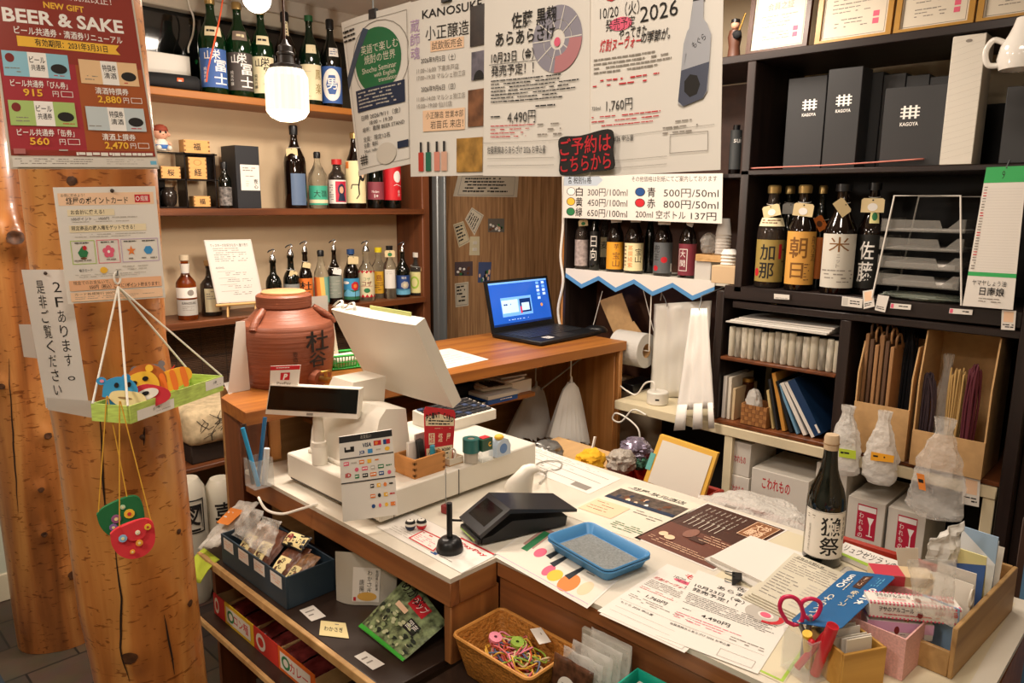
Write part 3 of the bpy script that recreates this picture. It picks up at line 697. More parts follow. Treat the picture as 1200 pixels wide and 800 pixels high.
def awamori(s):
 for k in range(5):s.poly([(k*.2,0),(k*.2+.2,0),(k*.2+.1,.1)],RED);s.poly([(k*.2,1),(k*.2+.1,.88),(k*.2+.2,1)],RED)
 s.txt('コザ',.5,.24,.14,GREEN,al='c');s.txt('コザ',.5,.38,.2,DRED,al='c',bold=.02);s.line(.2,.58,.8,.58,.0015,RED);s.ell(.5,.74,.14,.09,GREEN)
sh(z3,417,437,293,'clear bottle with a cream and red scalloped label and pour spout',shape='slim',glass='clear',cap='spout',labels=[(.08,.60,2.7,Lcream,awamori)],group=G3)
sh(z3,433,450.5,290,y=LY+.05,label='clear bottle with a yellow cap and golden yellow label',shape='slim',glass='clear',cap='screw',capc=mat('cap_yellow','#e6d022',.4),labels=[(.10,.54,2.6,mat('label_gold','#d9a52c',.5),lambda s:(s.txt('島',.5,.15,.3,DRED,al='c'),s.micro(.2,.5,.8,.9,4,BROWN)))],group=G3)
sh(z3,447,463,288,y=LY-.01,label='clear bottle with black cap, white label and a green-dotted tag',shape='slim',glass='clear',cap='screw',labels=[(.20,.56,1.8,Lwhite,lambda s:s.micro(.2,.1,.8,.3,2,LGREY))],tagpos=(.05,.92,0,1.15,GREEN),group=G3)
def blossom(s):s.ell(.6,.5,.22,.2,LGREY,7);s.ell(.6,.5,.1,.1,Lcream,7);s.txt('瑞泉',.55,.06,.14,WHITE,al='c');s.poly([(0,.7),(.5,.8),(1,.7),(1,1),(0,1)],SKY)
sh(z3,461,479.5,294,'black bottle with a dark blue floral label and pour spout',shape='sake',glass='black',cap='spout',labels=[(.06,.48,2.7,mat('label_night','#2c4a86',.5),blossom)],group=G3)
sh(z3,478.5,495.5,296,'clear bottle with a cream and lime label at the right end of lowest shelf',shape='slim',glass='clear',cap='screw',capc=WHITEP,labels=[(.07,.56,2.7,mat('label_lemon','#e6dd9a',.5),lambda s:(s.ring(.35,.5,.25,.3,.3,LGREEN),s.txt('ハブ酒',.78,.1,.24,RED,vert=True,bold=.02,w=.2)))],tagpos=(1.0,.66,-.5,.9),group=G3)
# framed menu on an easel
fy=SHY+.006
c=[at(*p,'y',fy)for p in((242,281.5),(297,280.5),(309,352),(254.5,355.5))]
t=thing('framed_menu','white framed menu sheet on a little wooden easel on the lowest shelf','menu',(c[3].x,fy,z3+.0006))
O=Vector((c[3].x,fy,z3+.0006));zb=max(c[3].z,c[2].z)-O.z
tl,tr,br,bl=[Vector((p.x-O.x,0,p.z-O.z))for p in c];tilt=.025
for p in(tl,tr):p.y=tilt
b=MB();fn,W,H=bil(tl,tr,br,bl);s=Sheet(fn,W,H);s.base(PAPER,1,1,.006);s.frame(0,0,1,1,.007,mat('frame_silver','#d5d0c8',.35))
s.txt('ウィスキーがお好きな方へ 量り売り',.5,.06,.055,INK,al='c',w=.8);s.micro(.14,.13,.85,.36,7,GREY,.4);s.txt('ALCOHOL',.12,.42,.04,INK,w=.18)
for k in range(4):s.line(.14,.50+k*.105,.5,.50+k*.105,.0012,GREY);s.micro(.3,.52+k*.105,.9,.58+k*.105,2,GREY,.4)
s.build('sheet',t)
EAS=mat('easel_wood','#cfa566',.5)
b=MB();b.tube([bl+Vector((-.01,-.006,-.008)),br+Vector((.01,-.006,-.008))],.007,EAS,6);b.build('easel_ledge',t)
for u in(.22,.82):MB().tube([bl.lerp(br,u)+Vector((0,.004,-.004)),bl.lerp(br,u)+Vector((-.01,-.014,-bl.lerp(br,u).z+.004))],.005,EAS,6).build('easel_leg',t)
MB().tube([bl.lerp(br,.5)+Vector((0,.06,.06)),bl.lerp(br,.5)+Vector((0,.14,-bl.lerp(br,.5).z+.006))],.005,EAS,6).build('easel_leg',t)
# ================================================================ LOG PILLARS
def log_mat(name,cdark,cmid,clight):
 m=mat(name,cmid,.32,coat=.25);nt=m.node_tree;b=nt.nodes['Principled BSDF']
 tc=nt.nodes.new('ShaderNodeTexCoord')
 def N(scale,det=6,dist=0):
  mp=nt.nodes.new('ShaderNodeMapping');mp.inputs['Scale'].default_value=scale;nt.links.new(tc.outputs['Object'],mp.inputs[0])
  n=nt.nodes.new('ShaderNodeTexNoise');n.inputs['Scale'].default_value=1;n.inputs['Detail'].default_value=det;n.inputs['Distortion'].default_value=dist
  nt.links.new(mp.outputs[0],n.inputs['Vector']);return n
 n1=N((14,14,1.6),6,.6);r=nt.nodes.new('ShaderNodeValToRGB')
 for e,(p,c)in zip(r.color_ramp.elements,((.30,cdark),(.72,clight))):e.position=p;e.color=hexc(c)
 e=r.color_ramp.elements.new(.5);e.color=hexc(cmid)
 nt.links.new(n1.outputs['Fac'],r.inputs[0])
 n2=N((30,30,95),2,.9);r2=nt.nodes.new('ShaderNodeValToRGB');r2.color_ramp.elements[0].position=.615;r2.color_ramp.elements[1].position=.66 # short chisel marks
 r2.color_ramp.elements[0].color=(1,1,1,1);r2.color_ramp.elements[1].color=(.42,.3,.2,1)
 nt.links.new(n2.outputs['Fac'],r2.inputs[0])
 mx=nt.nodes.new('ShaderNodeMix');mx.data_type='RGBA';mx.blend_type='MULTIPLY';mx.inputs[0].default_value=.85
 nt.links.new(r.outputs[0],mx.inputs[6]);nt.links.new(r2.outputs[0],mx.inputs[7]);nt.links.new(mx.outputs[2],b.inputs['Base Color'])
 bp=nt.nodes.new('ShaderNodeBump');bp.inputs['Strength'].default_value=.35;bp.inputs['Distance'].default_value=.006
 nt.links.new(n1.outputs['Fac'],bp.inputs['Height']);nt.links.new(bp.outputs[0],b.inputs['Normal'])
 return m
LOG=log_mat('log_honey','#8f5224','#b87236','#d29450');LOG2=log_mat('log_amber','#6e3f1c','#9c6030','#bd8448');KNOT=mat('knot_dark','#4a2c17',.6,nz=((60,60,60),.6));CRACK=mat('crack_dark','#241509',.9)
def log_pillar(label,rows,knots,cracks,m,seed):
 """rows: (z, x, y, r); knots: (angle, z, size, height); cracks: lists of (angle, z)."""
 base=Vector((rows[0][1],rows[0][2],0));t=thing('log_pillar',label,'pillar',base);t['kind']='thing'
 def cen(z):
  for(a,b)in zip(rows,rows[1:]):
   if z<=b[0]or b is rows[-1]:
    k=(z-a[0])/(b[0]-a[0]);return[a[i]+(b[i]-a[i])*k for i in(1,2,3)]
 def pt(a,z,off=0):
  x,y,r=cen(z);d=Vector((math.cos(a),math.sin(a),0))
  rr=r*(1+.045*mnoise.noise(Vector((d.x*1.3+seed,d.y*1.3,z*1.5)))+.012*mnoise.noise(Vector((d.x*5+seed,d.y*5,z*3))))
  for(ka,kz,ks,kh)in knots:
   da=(a-ka+PI)%(2*PI)-PI;q=math.hypot(da*r,(z-kz)*.8)/ks
   if q<2.2:rr+=kh*math.exp(-q*q*.8)*(1-.5*math.exp(-q*q*6))
  return Vector((x,y,z))+d*(rr+off)-base
 b=MB();b.grid(lambda u,v:pt(2*PI*u,v*(CEIL-.002)+.001),96,150,m,closed_u=True);b.build('trunk',t)
 for(ka,kz,ks,kh)in knots:
  q=MB();ring=[(0,0)]
  def kp(u,v):
   a=u*2*PI;rr=v*ks*.55*(1+.25*mnoise.noise(Vector((math.cos(a)*2,math.sin(a)*2,kz*9))))
   x,y,r=cen(kz);return pt(ka+rr*math.cos(a)/r,kz+rr*math.sin(a),.0025*(1-v)+.0012)
  q.grid(kp,20,5,KNOT,closed_u=True);q.build('knot',t)
 for cr in cracks:
  q=MB();P=[]
  n=40
  def ci(s_):
   s_*=len(cr)-1;i=min(int(s_),len(cr)-2);f=s_-i;return cr[i][0]+(cr[i+1][0]-cr[i][0])*f,cr[i][1]+(cr[i+1][1]-cr[i][1])*f
  vs=[];fs=[]
  for k in range(n+1):
   a,z=ci(k/n);wv=.0019*(math.sin(PI*k/n)+.25)/max(cen(z)[2],.01)
   a+=.02*mnoise.noise(Vector((z*14,seed,0)))
   vs+=[pt(a-wv,z,.0016),pt(a+wv,z,.0016)]
   if k:fs.append((2*k-2,2*k-1,2*k+1,2*k))
  q.add(vs,fs,CRACK);q.build('crack',t)
 return t
def rows_from(px,yplane,k=1.0):
 out=[]
 for(py,cx,wd)in px:
  p=at(cx,py,'y',yplane);r=math.hypot(p.x,p.y);R=wd/2/FPX*(-(ROT.transposed()@(p-EYE)).z)*.90*k
  out.append((p.z,p.x,p.y,R))
 out.sort();return out
PY=1.86
R1=rows_from([(200,106,156),(400,122,148),(500,140,146),(600,152,142),(700,163,140),(800,179,128)],PY)
def ext(R):
 a,b=R[0],R[2];k=(0-a[0])/(b[0]-a[0]);lo=(0.0,)+tuple(a[i]+(b[i]-a[i])*k for i in(1,2))+(a[3]*1.0,)
 a,b=R[-1],R[-3];k=(CEIL-a[0])/(b[0]-a[0]);hi=(CEIL,)+tuple(a[i]+(b[i]-a[i])*k*.5 for i in(1,2))+(a[3]*1.02,)
 return[lo]+R+[hi]
R1=ext(R1)
def ang_of(px,py,R):
 """Angle and height on the pillar's near face met at a pixel."""
 best=None
 for it in range(3):
  y=R[2][2]-(R[2][3]if it==0 else 0)
 d=ROT@_ray(px,py);cx,cy,r=R[3][1],R[3][2],R[3][3]
 z=1.0
 for _ in range(4):
  for(a,b)in zip(R,R[1:]):
   if a[0]<=z<=b[0]:
    k=(z-a[0])/(b[0]-a[0]);cx,cy,r=[a[i]+(b[i]-a[i])*k for i in(1,2,3)]
  A=d.x**2+d.y**2;B=-2*(d.x*cx+d.y*cy);Cc=cx**2+cy**2-r**2;D=max(B*B-4*A*Cc,0)
  tt=(-B-math.sqrt(D))/(2*A);P=EYE+d*tt;z=P.z
 return math.atan2(P.y-cy,P.x-cx),P.z
def kn(px,py,s_,h_,R):a,z=ang_of(px,py,R);return(a,z,s_,h_)
log_pillar('nearer honey-coloured log pillar carrying the pinned notices and hanging basket',R1,
 [kn(153,768,.030,.014,R1),kn(219,706,.016,.006,R1),kn(207,622,.012,.004,R1),kn(167,512,.012,-.003,R1),kn(85,212,.018,.006,R1)],
 [[ang_of(135,635,R1),ang_of(143,700,R1),ang_of(142,755,R1),ang_of(152,798,R1)],[ang_of(116,478,R1),ang_of(121,560,R1),ang_of(126,600,R1)],[ang_of(192,720,R1),ang_of(205,790,R1)],[ang_of(168,500,R1),ang_of(168,522,R1)]],LOG,1.7)
P2Y=3.06
R2=ext(rows_from([(200,-12,92),(300,0,92),(400,16,92),(500,34,92),(600,50,94),(700,66,98)],P2Y))
log_pillar('farther dark amber log pillar half hidden behind the nearer one',R2,
 [kn(13,278,.04,.045,R2),kn(55,510,.022,.016,R2),kn(48,573,.018,.012,R2),kn(52,625,.018,.014,R2),kn(84,672,.03,.015,R2),kn(3,452,.02,.012,R2)],
 [[ang_of(10,420,R2),ang_of(16,520,R2),ang_of(22,600,R2)]],LOG2,5.2)
# ---------------------------------------------------------------- notices on the pillars
BEERB=mat('poster_maroon','#8f3428',.35);BEERR=mat('poster_red','#a3303a',.35);BEERO=mat('poster_rust','#a5562a',.35)
PYF=1.655
cs=[at(*p,'y',PYF)for p in((-19,-42),(153.5,-18),(187,198),(12,198))]
fn,W,H=bil(*cs,bend=lambda u,v:.0035*math.sin(u*6))
s=Sheet(fn,W,H,maxe=.012,h0=.0008);s.base(mat('poster_edge','#cfc6b8',.3),30,1,.001)
def pv(py,px): # pixel -> share of the poster
 for _ in range(1):pass
 P=at(px,py,'y',PYF);best=(0,0)
 u,v=.5,.5
 for _ in range(12):
  Q=fn(u,v,0);e=P-Q;du=(fn(u+.01,v,0)-Q)*100;dv=(fn(u,v+.01,0)-Q)*100
  u+=e.dot(du)/du.length_squared;v+=e.dot(dv)/dv.length_squared
 return u,v
s.poly([(.015,.012),(.985,.012),(.985,.93),(.015,.93)],BEERB)
s.poly([(.02,.45),(.50,.45),(.50,.90),(.02,.90)],BEERR);s.poly([(.50,.45),(.98,.45),(.98,.90),(.50,.90)],BEERO)
def V(py,px=90):return pv(py,px)[1]
hh=lambda a,b_:V(b_)-V(a)
s.txt('2026年10月、酒税法改正！',.46,V(-8),hh(0,10),WHITE,al='c',w=.74)
s.txt('NEW GIFT',.48,V(5.5),hh(6,15.5),YEL,al='c',w=.28,bold=.03)
s.txt('BEER & SAKE',.48,V(15),hh(15,36),WHITE,al='c',w=.82,bold=.03)
s.txt('ビール共通券・清酒券リニューアル',.5,V(37.5),hh(37,46.5),WHITE,al='c',w=.74,bold=.012)
y0,y1=V(48.5),V(60);ym=(y0+y1)/2
s.poly([(.14,y0),(.18,y0),(.78,y0),(.84,y0),(.81,ym),(.84,y1),(.18,y1),(.14,y1),(.17,ym)],YEL)
s.txt('有効期限：2031年3月31日',.5,y0+.006,hh(49,58),INK,al='c',w=.5,bold=.012)
for(cx,py,c,nm,pr)in((.245,80,'#8fc3d6','ビール共通券「びん券」','915'),(.735,83,'#e8c294','清酒特撰券','2,880'),(.245,135,'#a9c474','ビール共通券「缶券」','560'),(.735,138,'#c2cdd0','清酒上撰券','2,470')):
 m=mat('voucher_'+c[1:],c,.4);cy=V(py);k=hh(py-14,py+14)/2
 s.rect(cx-.21,cy-k,cx+.21,cy+k,m);s.rect(cx-.055,cy-k,cx+.065,cy+k,WHITE)
 s.txt('ビール' if 'ビ' in nm else '特撰券',cx+.005,cy-k*.7,k*.6,INK,al='c',w=.1,bold=.015);s.txt('共通券' if 'ビ' in nm else '清酒',cx+.005,cy-k*.05,k*.55,INK,al='c',w=.09,bold=.01);s.ell(cx+.14,cy+k*.2,.055,k*.4,INK,20)
 if 'ビ' in nm:s.ell(cx-.165,cy-k*.45,.028,k*.36,DRED)
 s.micro(cx-.2,cy+k*.3,cx-.08,cy+k*.85,2,GREY,.4);s.micro(cx+.1,cy+k*.7,cx+.2,cy+k*.95,1,RED,.4)
 s.txt(nm,cx,cy+k*1.25,k*.62,WHITE,al='c',w=.36 if 'ビ' in nm else .24,bold=.01)
 s.txt(pr,cx-.11,cy+k*1.85,k*.8,YEL,w=.12 if len(pr)<4 else .17,bold=.02);s.txt('円',cx+.075,cy+k*2.0,k*.55,WHITE);s.frame(cx+.13,cy+k*2.02,cx+.21,cy+k*2.5,.001,WHITE)
s.rect(.03,V(175),.1,V(181),mat('poster_pink','#b06a66',.4));s.micro(.16,V(175),.38,V(181),1,LGREY);s.micro(.42,V(178),.97,V(183),1,Lwhite,.9,.02,.02)
s.rect(.015,V(184.5),.985,.99,mat('poster_foot','#d8d2c8',.35));s.micro(.03,V(186),.6,.98,3,GREY,.5);s.micro(.62,V(186),.9,.98,3,LGREY,.5);s.rect(.935,V(188),.98,.975,SKY)
tag(s.build('beer_sake_poster'),'maroon gift voucher poster in glossy sleeve on the nearer log pillar','poster')
b=MB();
# point card notice
PYC=1.652
cs=[at(*p,'y',PYC)for p in((62,219.5),(182,218),(194,348.5),(80,356))]
fn,W,H=bil(*cs);s=Sheet(fn,W,H);s.base(PAPER,1,1,.0008)
s.rect(.03,.05,.97,.155,PEACH);s.txt('お得に貯めよう！',.06,.055,.03,INK,w=.22);s.txt('経屋のポイントカード',.10,.085,.065,INK,w=.60,bold=.018)
s.rect(.77,.07,.93,.14,RED);s.txt('経屋',.87,.08,.05,WHITE,al='c',w=.08);s.ring(.80,.105,.02,.02,.3,WHITE)
s.rect(.10,.19,.55,.245,CREAM);s.txt('お会計に使える！',.13,.192,.042,INK,w=.32,bold=.012);s.txt('100ポイント … 1000円',.13,.255,.032,INK,w=.36);s.micro(.52,.255,.86,.285,1,LGREY);s.micro(.13,.29,.8,.31,1,LGREY)
s.rect(.10,.325,.86,.385,CREAM);s.txt('限定商品の購入権をゲットできる！',.12,.33,.042,INK,w=.62,bold=.012);s.micro(.14,.40,.87,.44,2,LGREY)
for(u0,u1,c)in((.09,.32,LGREEN),(.34,.56,PINK),(.58,.97,PURP)):s.frame(u0,.455,u1,.66,.0012,c)
s.poly([(.2,.5),(.25,.56),(.23,.6),(.17,.6),(.15,.56)],GREEN);s.ell(.22,.52,.02,.02,RED);s.ell(.2,.61,.03,.01,BROWN)
for k in range(5):a=k*2*PI/5-PI/2;s.ell(.45+.035*math.cos(a),.56+.032*math.sin(a),.027,.025,PINK,12)
s.ell(.45,.56,.014,.013,WHITE)
s.poly([(.68+(.05 if k%2==0 else .02)*math.cos(-PI/2+k*PI/5),.56+(.047 if k%2==0 else .019)*math.sin(-PI/2+k*PI/5))for k in range(10)],ORG)
s.ell(.86,.56,.05,.04,mat('ink_mid_blue','#3f8fc8',.5),6)
for u in(.2,.45,.68,.87):s.micro(u-.07,.47,u+.07,.49,1,INK,.6,.1,.1);s.micro(u-.09,.62,u+.09,.645,1,GREY,.6,.1,.1)
s.txt('柚子カード',.14,.70,.03,INK,w=.13);s.ell(.38,.72,.038,.028,YEL);s.micro(.5,.69,.9,.74,2,LGREY);s.micro(.1,.75,.9,.785,2,LGREY)
s.rect(.03,.80,.97,.89,mat('ink_salmon','#eab48c',.6));s.txt('現金でのお支払いで、',.07,.805,.036,INK,w=.36);s.txt('550円（税込）ごとに1ポイント貯まります！',.22,.845,.04,INK,w=.72,bold=.012)
s.rect(.03,.905,.97,.985,PEACH);s.txt('カード新規発行 200円',.07,.91,.028,INK,w=.4);s.micro(.07,.945,.9,.975,2,GREY,.4)
pc=tag(s.build('point_card_notice'),'white and peach point card notice pinned on the nearer log pillar','notice')
MB().ball(tuple(fn(.55,.035,.001)),.004,mat('pin_dark','#3a2c24',.4),10,6).build('pin',pc)
# stairs notice
cs=[at(*p,'y',1.70)for p in((25,316),(80,316),(104,474),(54,478))]
fn,W,H=bil(*cs,bend=lambda u,v:-.004*math.sin(u*PI));s=Sheet(fn,W,H,maxe=.03);s.base(mat('paper_shade','#d6cfc8',.7),6,1,.0008)
s.txt('2Fあります。',.70,.07,.105,INK,vert=True,w=.17);s.txt('是非ご覧ください',.34,.07,.105,INK,vert=True,w=.17)
fs_=tag(s.build('upstairs_notice'),'narrow white notice in vertical brush writing taped to the left side of the pillars','notice')
cs=[at(*p,'y',1.695)for p in((55,466),(113,470),(116,491),(56,480))]
fn2,W2,H2=bil(*cs);s2=Sheet(fn2,W2,H2);s2.base(mat('tape_clear','#cfc6bd',.3,alpha=.75),1,1,.0005);s2.build('tape',fs_)
cs=[at(*p,'y',1.705)for p in((22,380),(36,380),(46,420),(28,418))]
s2=Sheet(*bil(*cs));s2.base(mat('tape_clear'),1,1,.0005);s2.build('tape',fs_)
MB().ball(tuple(fn(.5,.025,.001)),.0035,mat('pin_dark'),10,6).build('pin',fs_)
# ---------------------------------------------------------------- hanging basket of felt toys
P0=at(152,476,'y',1.45);dl=Vector((math.sin(math.radians(58)),math.cos(math.radians(58)),0))
def hit(P,d,px):
 lo,hi=0,2
 for _ in range(40):
  m_=(lo+hi)/2;c=ROT.transposed()@(P+d*m_-EYE);x=600+FPX*c.x/-c.z
  lo,hi=(m_,hi)if x<px else(lo,m_)
 return lo
BL_=hit(P0,dl,261);BR_Z=at(261,440,'y',(P0+dl*BL_).y).z-P0.z
slope=math.atan2(BR_Z,BL_)
ex=(dl*math.cos(slope)+Vector((0,0,math.sin(slope)))).normalized();ed=Vector((-dl.y,dl.x,0));ez=ex.cross(ed);ez=-ez if ez.z<0 else ez
BLn=BL_/math.cos(slope);BD=.085;BH=.034
M3=Matrix((ex,ed,ez)).transposed().to_4x4()
O=P0-ez*BH
t=thing('hanging_basket','lime green shallow paper tray hanging on white cords from the log pillar','basket',O)
LIME=mat('basket_lime','#b7cf63',.6,nz=((40,40,200),.2));xf=M3
def bx(b,lo,hi,m):b.box(lo,hi,m);return b
b=MB();T=.003
q=MB();q.box((0,0,0),(BLn,BD,T),LIME);q.box((0,0,T),(BLn,T,BH),LIME);q.box((0,BD-T,T),(BLn,BD,BH),LIME);q.box((0,T,T),(T,BD-T,BH),LIME);q.box((BLn-T,T,T),(BLn,BD-T,BH),LIME)
b.add(q.v,q.f,LIME,xf);b.build('tray',t)
for(u0,u1)in((.06,.42),(.78,1.0)):
 fnq=lambda u,v,h,a=u0,c=u1:(xf@Vector(((a+(c-a)*u)*BLn,-.0006-h,BH*(.62-.6*v)if a<.5 else BH*(.95-.6*v))))
 s=Sheet(fnq,(u1-u0)*BLn,BH*.6);s.base(PAPER,1,1,.0004);s.txt('ポーチ' if u0<.5 else '小物',.5,.2,.35,INK,al='c');s.micro(.5,.65,.9,.8,1,GREY);s.build('price_card',t)
HK=at(137,330,'y',1.64)-O
wl=lambda x,y,z:(xf@Vector((x,y,z)))
b=MB()
for p in(wl(0,.004,BH),wl(0,BD-.004,BH),wl(BLn,.004,BH),wl(BLn,BD-.004,BH)):b.tube([HK+Vector((0,-.004,-.01)),p],.0022,CORDW,6)
b.tube([HK+Vector((math.sin(k)*.006,-.004,.008+math.cos(k)*.012))for k in[i*2*PI/12 for i in range(12)]],.0022,CORDW,6,closed=True);b.build('hanging_cord',t)
MB().tube([HK+Vector((0,.012,.012)),HK+Vector((0,-.008,.014)),HK+Vector((0,-.01,.024))],.0016,STEEL,6).build('hook',t)
# felt animals
def felt(hexv):return mat('felt_'+hexv[1:],hexv,.9,bump=(600,.3,.001))
def outline(pts,n=4):return[(p.x,p.y)for p in smoothpath([(a,b_,0)for a,b_ in pts]+[(pts[0][0],pts[0][1],0)],n)[:-1]]
def circ(u,v,ru,rv,n=20):return[(u+ru*math.cos(2*PI*k/n),v+rv*math.sin(2*PI*k/n))for k in range(n)]
def toy(name,label,cat,px,py,off,size,tiltz,parts):
 """Felt toy: layers (part name, outline, colour, h0, h1) in the plane facing the viewer."""
 c=O+wl(0,0,0)
 P=O+wl(*off)
 n=(EYE-P);n.z*=.8;n.normalize();ex_=Vector((0,0,1)).cross(n).normalized();ey_=n.cross(ex_)
 e1=ex_*math.cos(tiltz)+ey_*math.sin(tiltz);e2=n.cross(e1)
 tt=thing(name,label,cat,P,0,'felt animal pouches in the hanging tray')
 for(pn,layers)in parts:
  b=MB()
  for(poly,col_,h0,h1)in layers:b.prism([(u*size,v*size)for u,v in poly],h0*size,h1*size,felt(col_),lambda u,v,h:e1*u+e2*v+n*h)
  b.build(pn,tt)
 return tt
toy('felt_hippo','blue felt hippo pouch with a cream muzzle at the left of the tray','toy',0,0,(.030,.044,.042),.031,-.25,
 [('body',[(outline([(-.7,-1.3),(.9,-1.3),(1.3,-.4),(1.0,.0),(-.6,.0)]),'#2f86b8',-.25,.15)]),
     ('head',[(outline([(-1.0,-.1),(-1.0,.8),(-.3,1.25),(.5,1.1),(.9,.5),(.6,-.1)]),'#3a94c6',-.05,.3),(circ(-.35,.72,.13,.16),'#1d1a18',.3,.36),(circ(.32,.85,.13,.16),'#1d1a18',.3,.36)]),
     ('ear',[(circ(-1.2,.85,.28,.24),'#3a94c6',-.05,.2),(circ(-1.18,.85,.12,.1),'#d88aa0',.2,.26)]),
     ('ear',[(circ(.1,1.25,.25,.24),'#3a94c6',-.06,.18)]),
     ('muzzle',[(outline([(-.65,-.1),(-.5,.3),(.2,.45),(1.1,.4),(1.45,0),(1.1,-.4),(0,-.5)]),'#eed9a0',.3,.5),(circ(.25,.0,.4,.07),'#9a7a50',.5,.53)])])
toy('felt_lion','yellow felt lion pouch with an orange mane in the middle of the tray','toy',0,0,(.098,.050,.046),.033,.25,
 [('body',[(outline([(.4,-.9),(2.6,-.5),(2.9,.2),(2.2,.5),(.5,.3)]),'#f0b030',-.3,.1)]),
     ('stripe',[(outline([(1.0+k*.62,-.75),(1.3+k*.62,-.72),(1.4+k*.62,.35),(1.1+k*.62,.36)]),'#e87a2c',.1,.14)for k in range(3)]),
     ('mane',[(circ(.35,.25,1.15,1.1),'#b5652a',-.15,.12)]),
     ('head',[(outline([(-1.0,-.3),(-.95,.5),(-.2,.95),(.7,.8),(1.0,.1),(.7,-.6),(-.3,-.8)]),'#f2c23c',.12,.4),(circ(-.3,.42,.17,.14),'#1d1a18',.4,.46),(circ(.35,.48,.17,.14),'#1d1a18',.4,.46),(circ(-.08,.05,.22,.15),'#9a6a3a',.4,.48),(circ(0,-.42,.16,.16),'#c9302c',.4,.46)]),
     ('ear',[(circ(-.85,.75,.22,.22),'#f2c23c',.1,.3)]),('ear',[(circ(.75,1.0,.22,.22),'#f2c23c',.1,.3)])])
toy('felt_bird','red and yellow felt bird pouch lying at the front edge of the tray','toy',0,0,(.062,.020,.036),.025,.25,
 [('body',[(outline([(-1.5,-.9),(1.4,-.9),(1.9,-.1),(.6,.9),(-.6,.8),(-1.1,.2)]),'#c5303a',-.2,.15)]),
     ('beak',[(outline([(-1.7,-.9),(-.2,-.9),(-.6,-.2),(-1.3,-.05)]),'#f0c040',.15,.35)]),
     ('eye_patch',[(circ(.35,.15,.85,.42),'#ece4d8',.15,.28),(circ(.25,.25,.28,.16),'#1d1a18',.28,.34)])])
toy('felt_wolf','grey felt wolf pouch in a red scarf at the right of the tray','toy',0,0,(.146,.066,.058),.026,.1,
 [('scarf',[(outline([(-1.3,-.6),(.6,-.7),(1.9,.6),(1.0,.1),(-1.0,.05)]),'#cf3a2c',-.2,.05)]),
     ('head',[(outline([(-1.1,0),(-1.0,.7),(-.1,1.0),(.9,.8),(1.1,.2),(.4,-.15),(-.5,-.2)]),'#77757a',.05,.35),(circ(-.2,.42,.18,.13),'#1d1a18',.35,.41),(circ(.55,.4,.2,.15),'#1d1a18',.35,.41)]),
     ('muzzle',[(outline([(-1.0,-.1),(-.4,.2),(.2,.35),(.7,.1),(.3,-.25),(-.5,-.3)]),'#e6ded2',.35,.45)]),
     ('ear',[(circ(-1.05,.75,.3,.3),'#77757a',-.05,.2)]),('ear',[(circ(.95,.9,.25,.25),'#77757a',-.05,.2)])])
# felt purses hanging on yellow cords
def purse(label,cpx,cpy,rad,colr,cord_from,cord_to,flap,deco,tilt,yv):
 P=at(cpx,cpy,'y',yv);n=Vector((-P.x,-P.y,0)).normalized();e1=Vector((0,0,1)).cross(n);e2=Vector((0,0,1))
 e1,e2=e1*math.cos(tilt)+e2*math.sin(tilt),e2*math.cos(tilt)-e1*math.sin(tilt)
 t=thing('felt_purse',label,'purse',P,0,'felt purses hanging under the tray');F=lambda u,v,h:e1*u*rad+e2*v*rad+n*h
 MB().prism(outline([(-.95,.5),(-1,-.1),(-.82,-.7),(-.35,-1.12),(.3,-1.15),(.8,-.75),(1,-.1),(.97,.55),(.5,.78),(-.5,.72)]),0,.009,felt(colr),F).build('pouch',t)
 if flap:MB().prism(outline([(-.4,.74),(.75,.80),(.55,-.05),(.15,-.2),(-.25,.0)]),.0095,.0125,felt(flap),F).build('flap',t)
 b=MB()
 for(u,v,r_,c_)in deco:b.prism(circ(u,v,r_,r_,10),.0128 if flap else .0095,.0145 if flap else .011,felt(c_),F);b.prism(circ(u,v,r_*.4,r_*.4,8),.0146 if flap else .0112,.0155 if flap else .012,felt('#f2e2a8' if c_!='#f0c23a' else '#c5303a'),F)
 b.build('felt_flower',t)
 b=MB()
 for a,c_ in zip(cord_from,cord_to):b.tube([at(*a,'y',yv-.02+.01)-P,F(*c_,.004)],.0012,mat('cord_yellow','#e0a93a',.6),5)
 b.build('cord',t)
purse('green felt purse with embroidered flowers hanging on yellow cords',142,602,.040,'#1f6b3c',[(125,464),(126,464)],[(-.95,.3),(.5,.65)],None,[(-.25,-.05,.22,'#9a5a86'),(.35,-.05,.24,'#f0c23a'),(-.5,-.4,.18,'#8a6aa8'),(.2,.4,.12,'#b8d8b0')],.25,1.50)
purse('red felt purse with felt flowers hanging in front of the green one',156,627,.038,'#d9363e',[(140,470),(141,470)],[(-.5,.6),(.95,.5)],'#d9363e',[(-.45,.15,.2,'#8fb8dc'),(.75,.35,.16,'#f0c23a'),(.25,.22,.12,'#f0e6d0'),(.2,-.35,.17,'#f0a23a'),(-.2,-.7,.12,'#f0a23a')],.15,1.46)
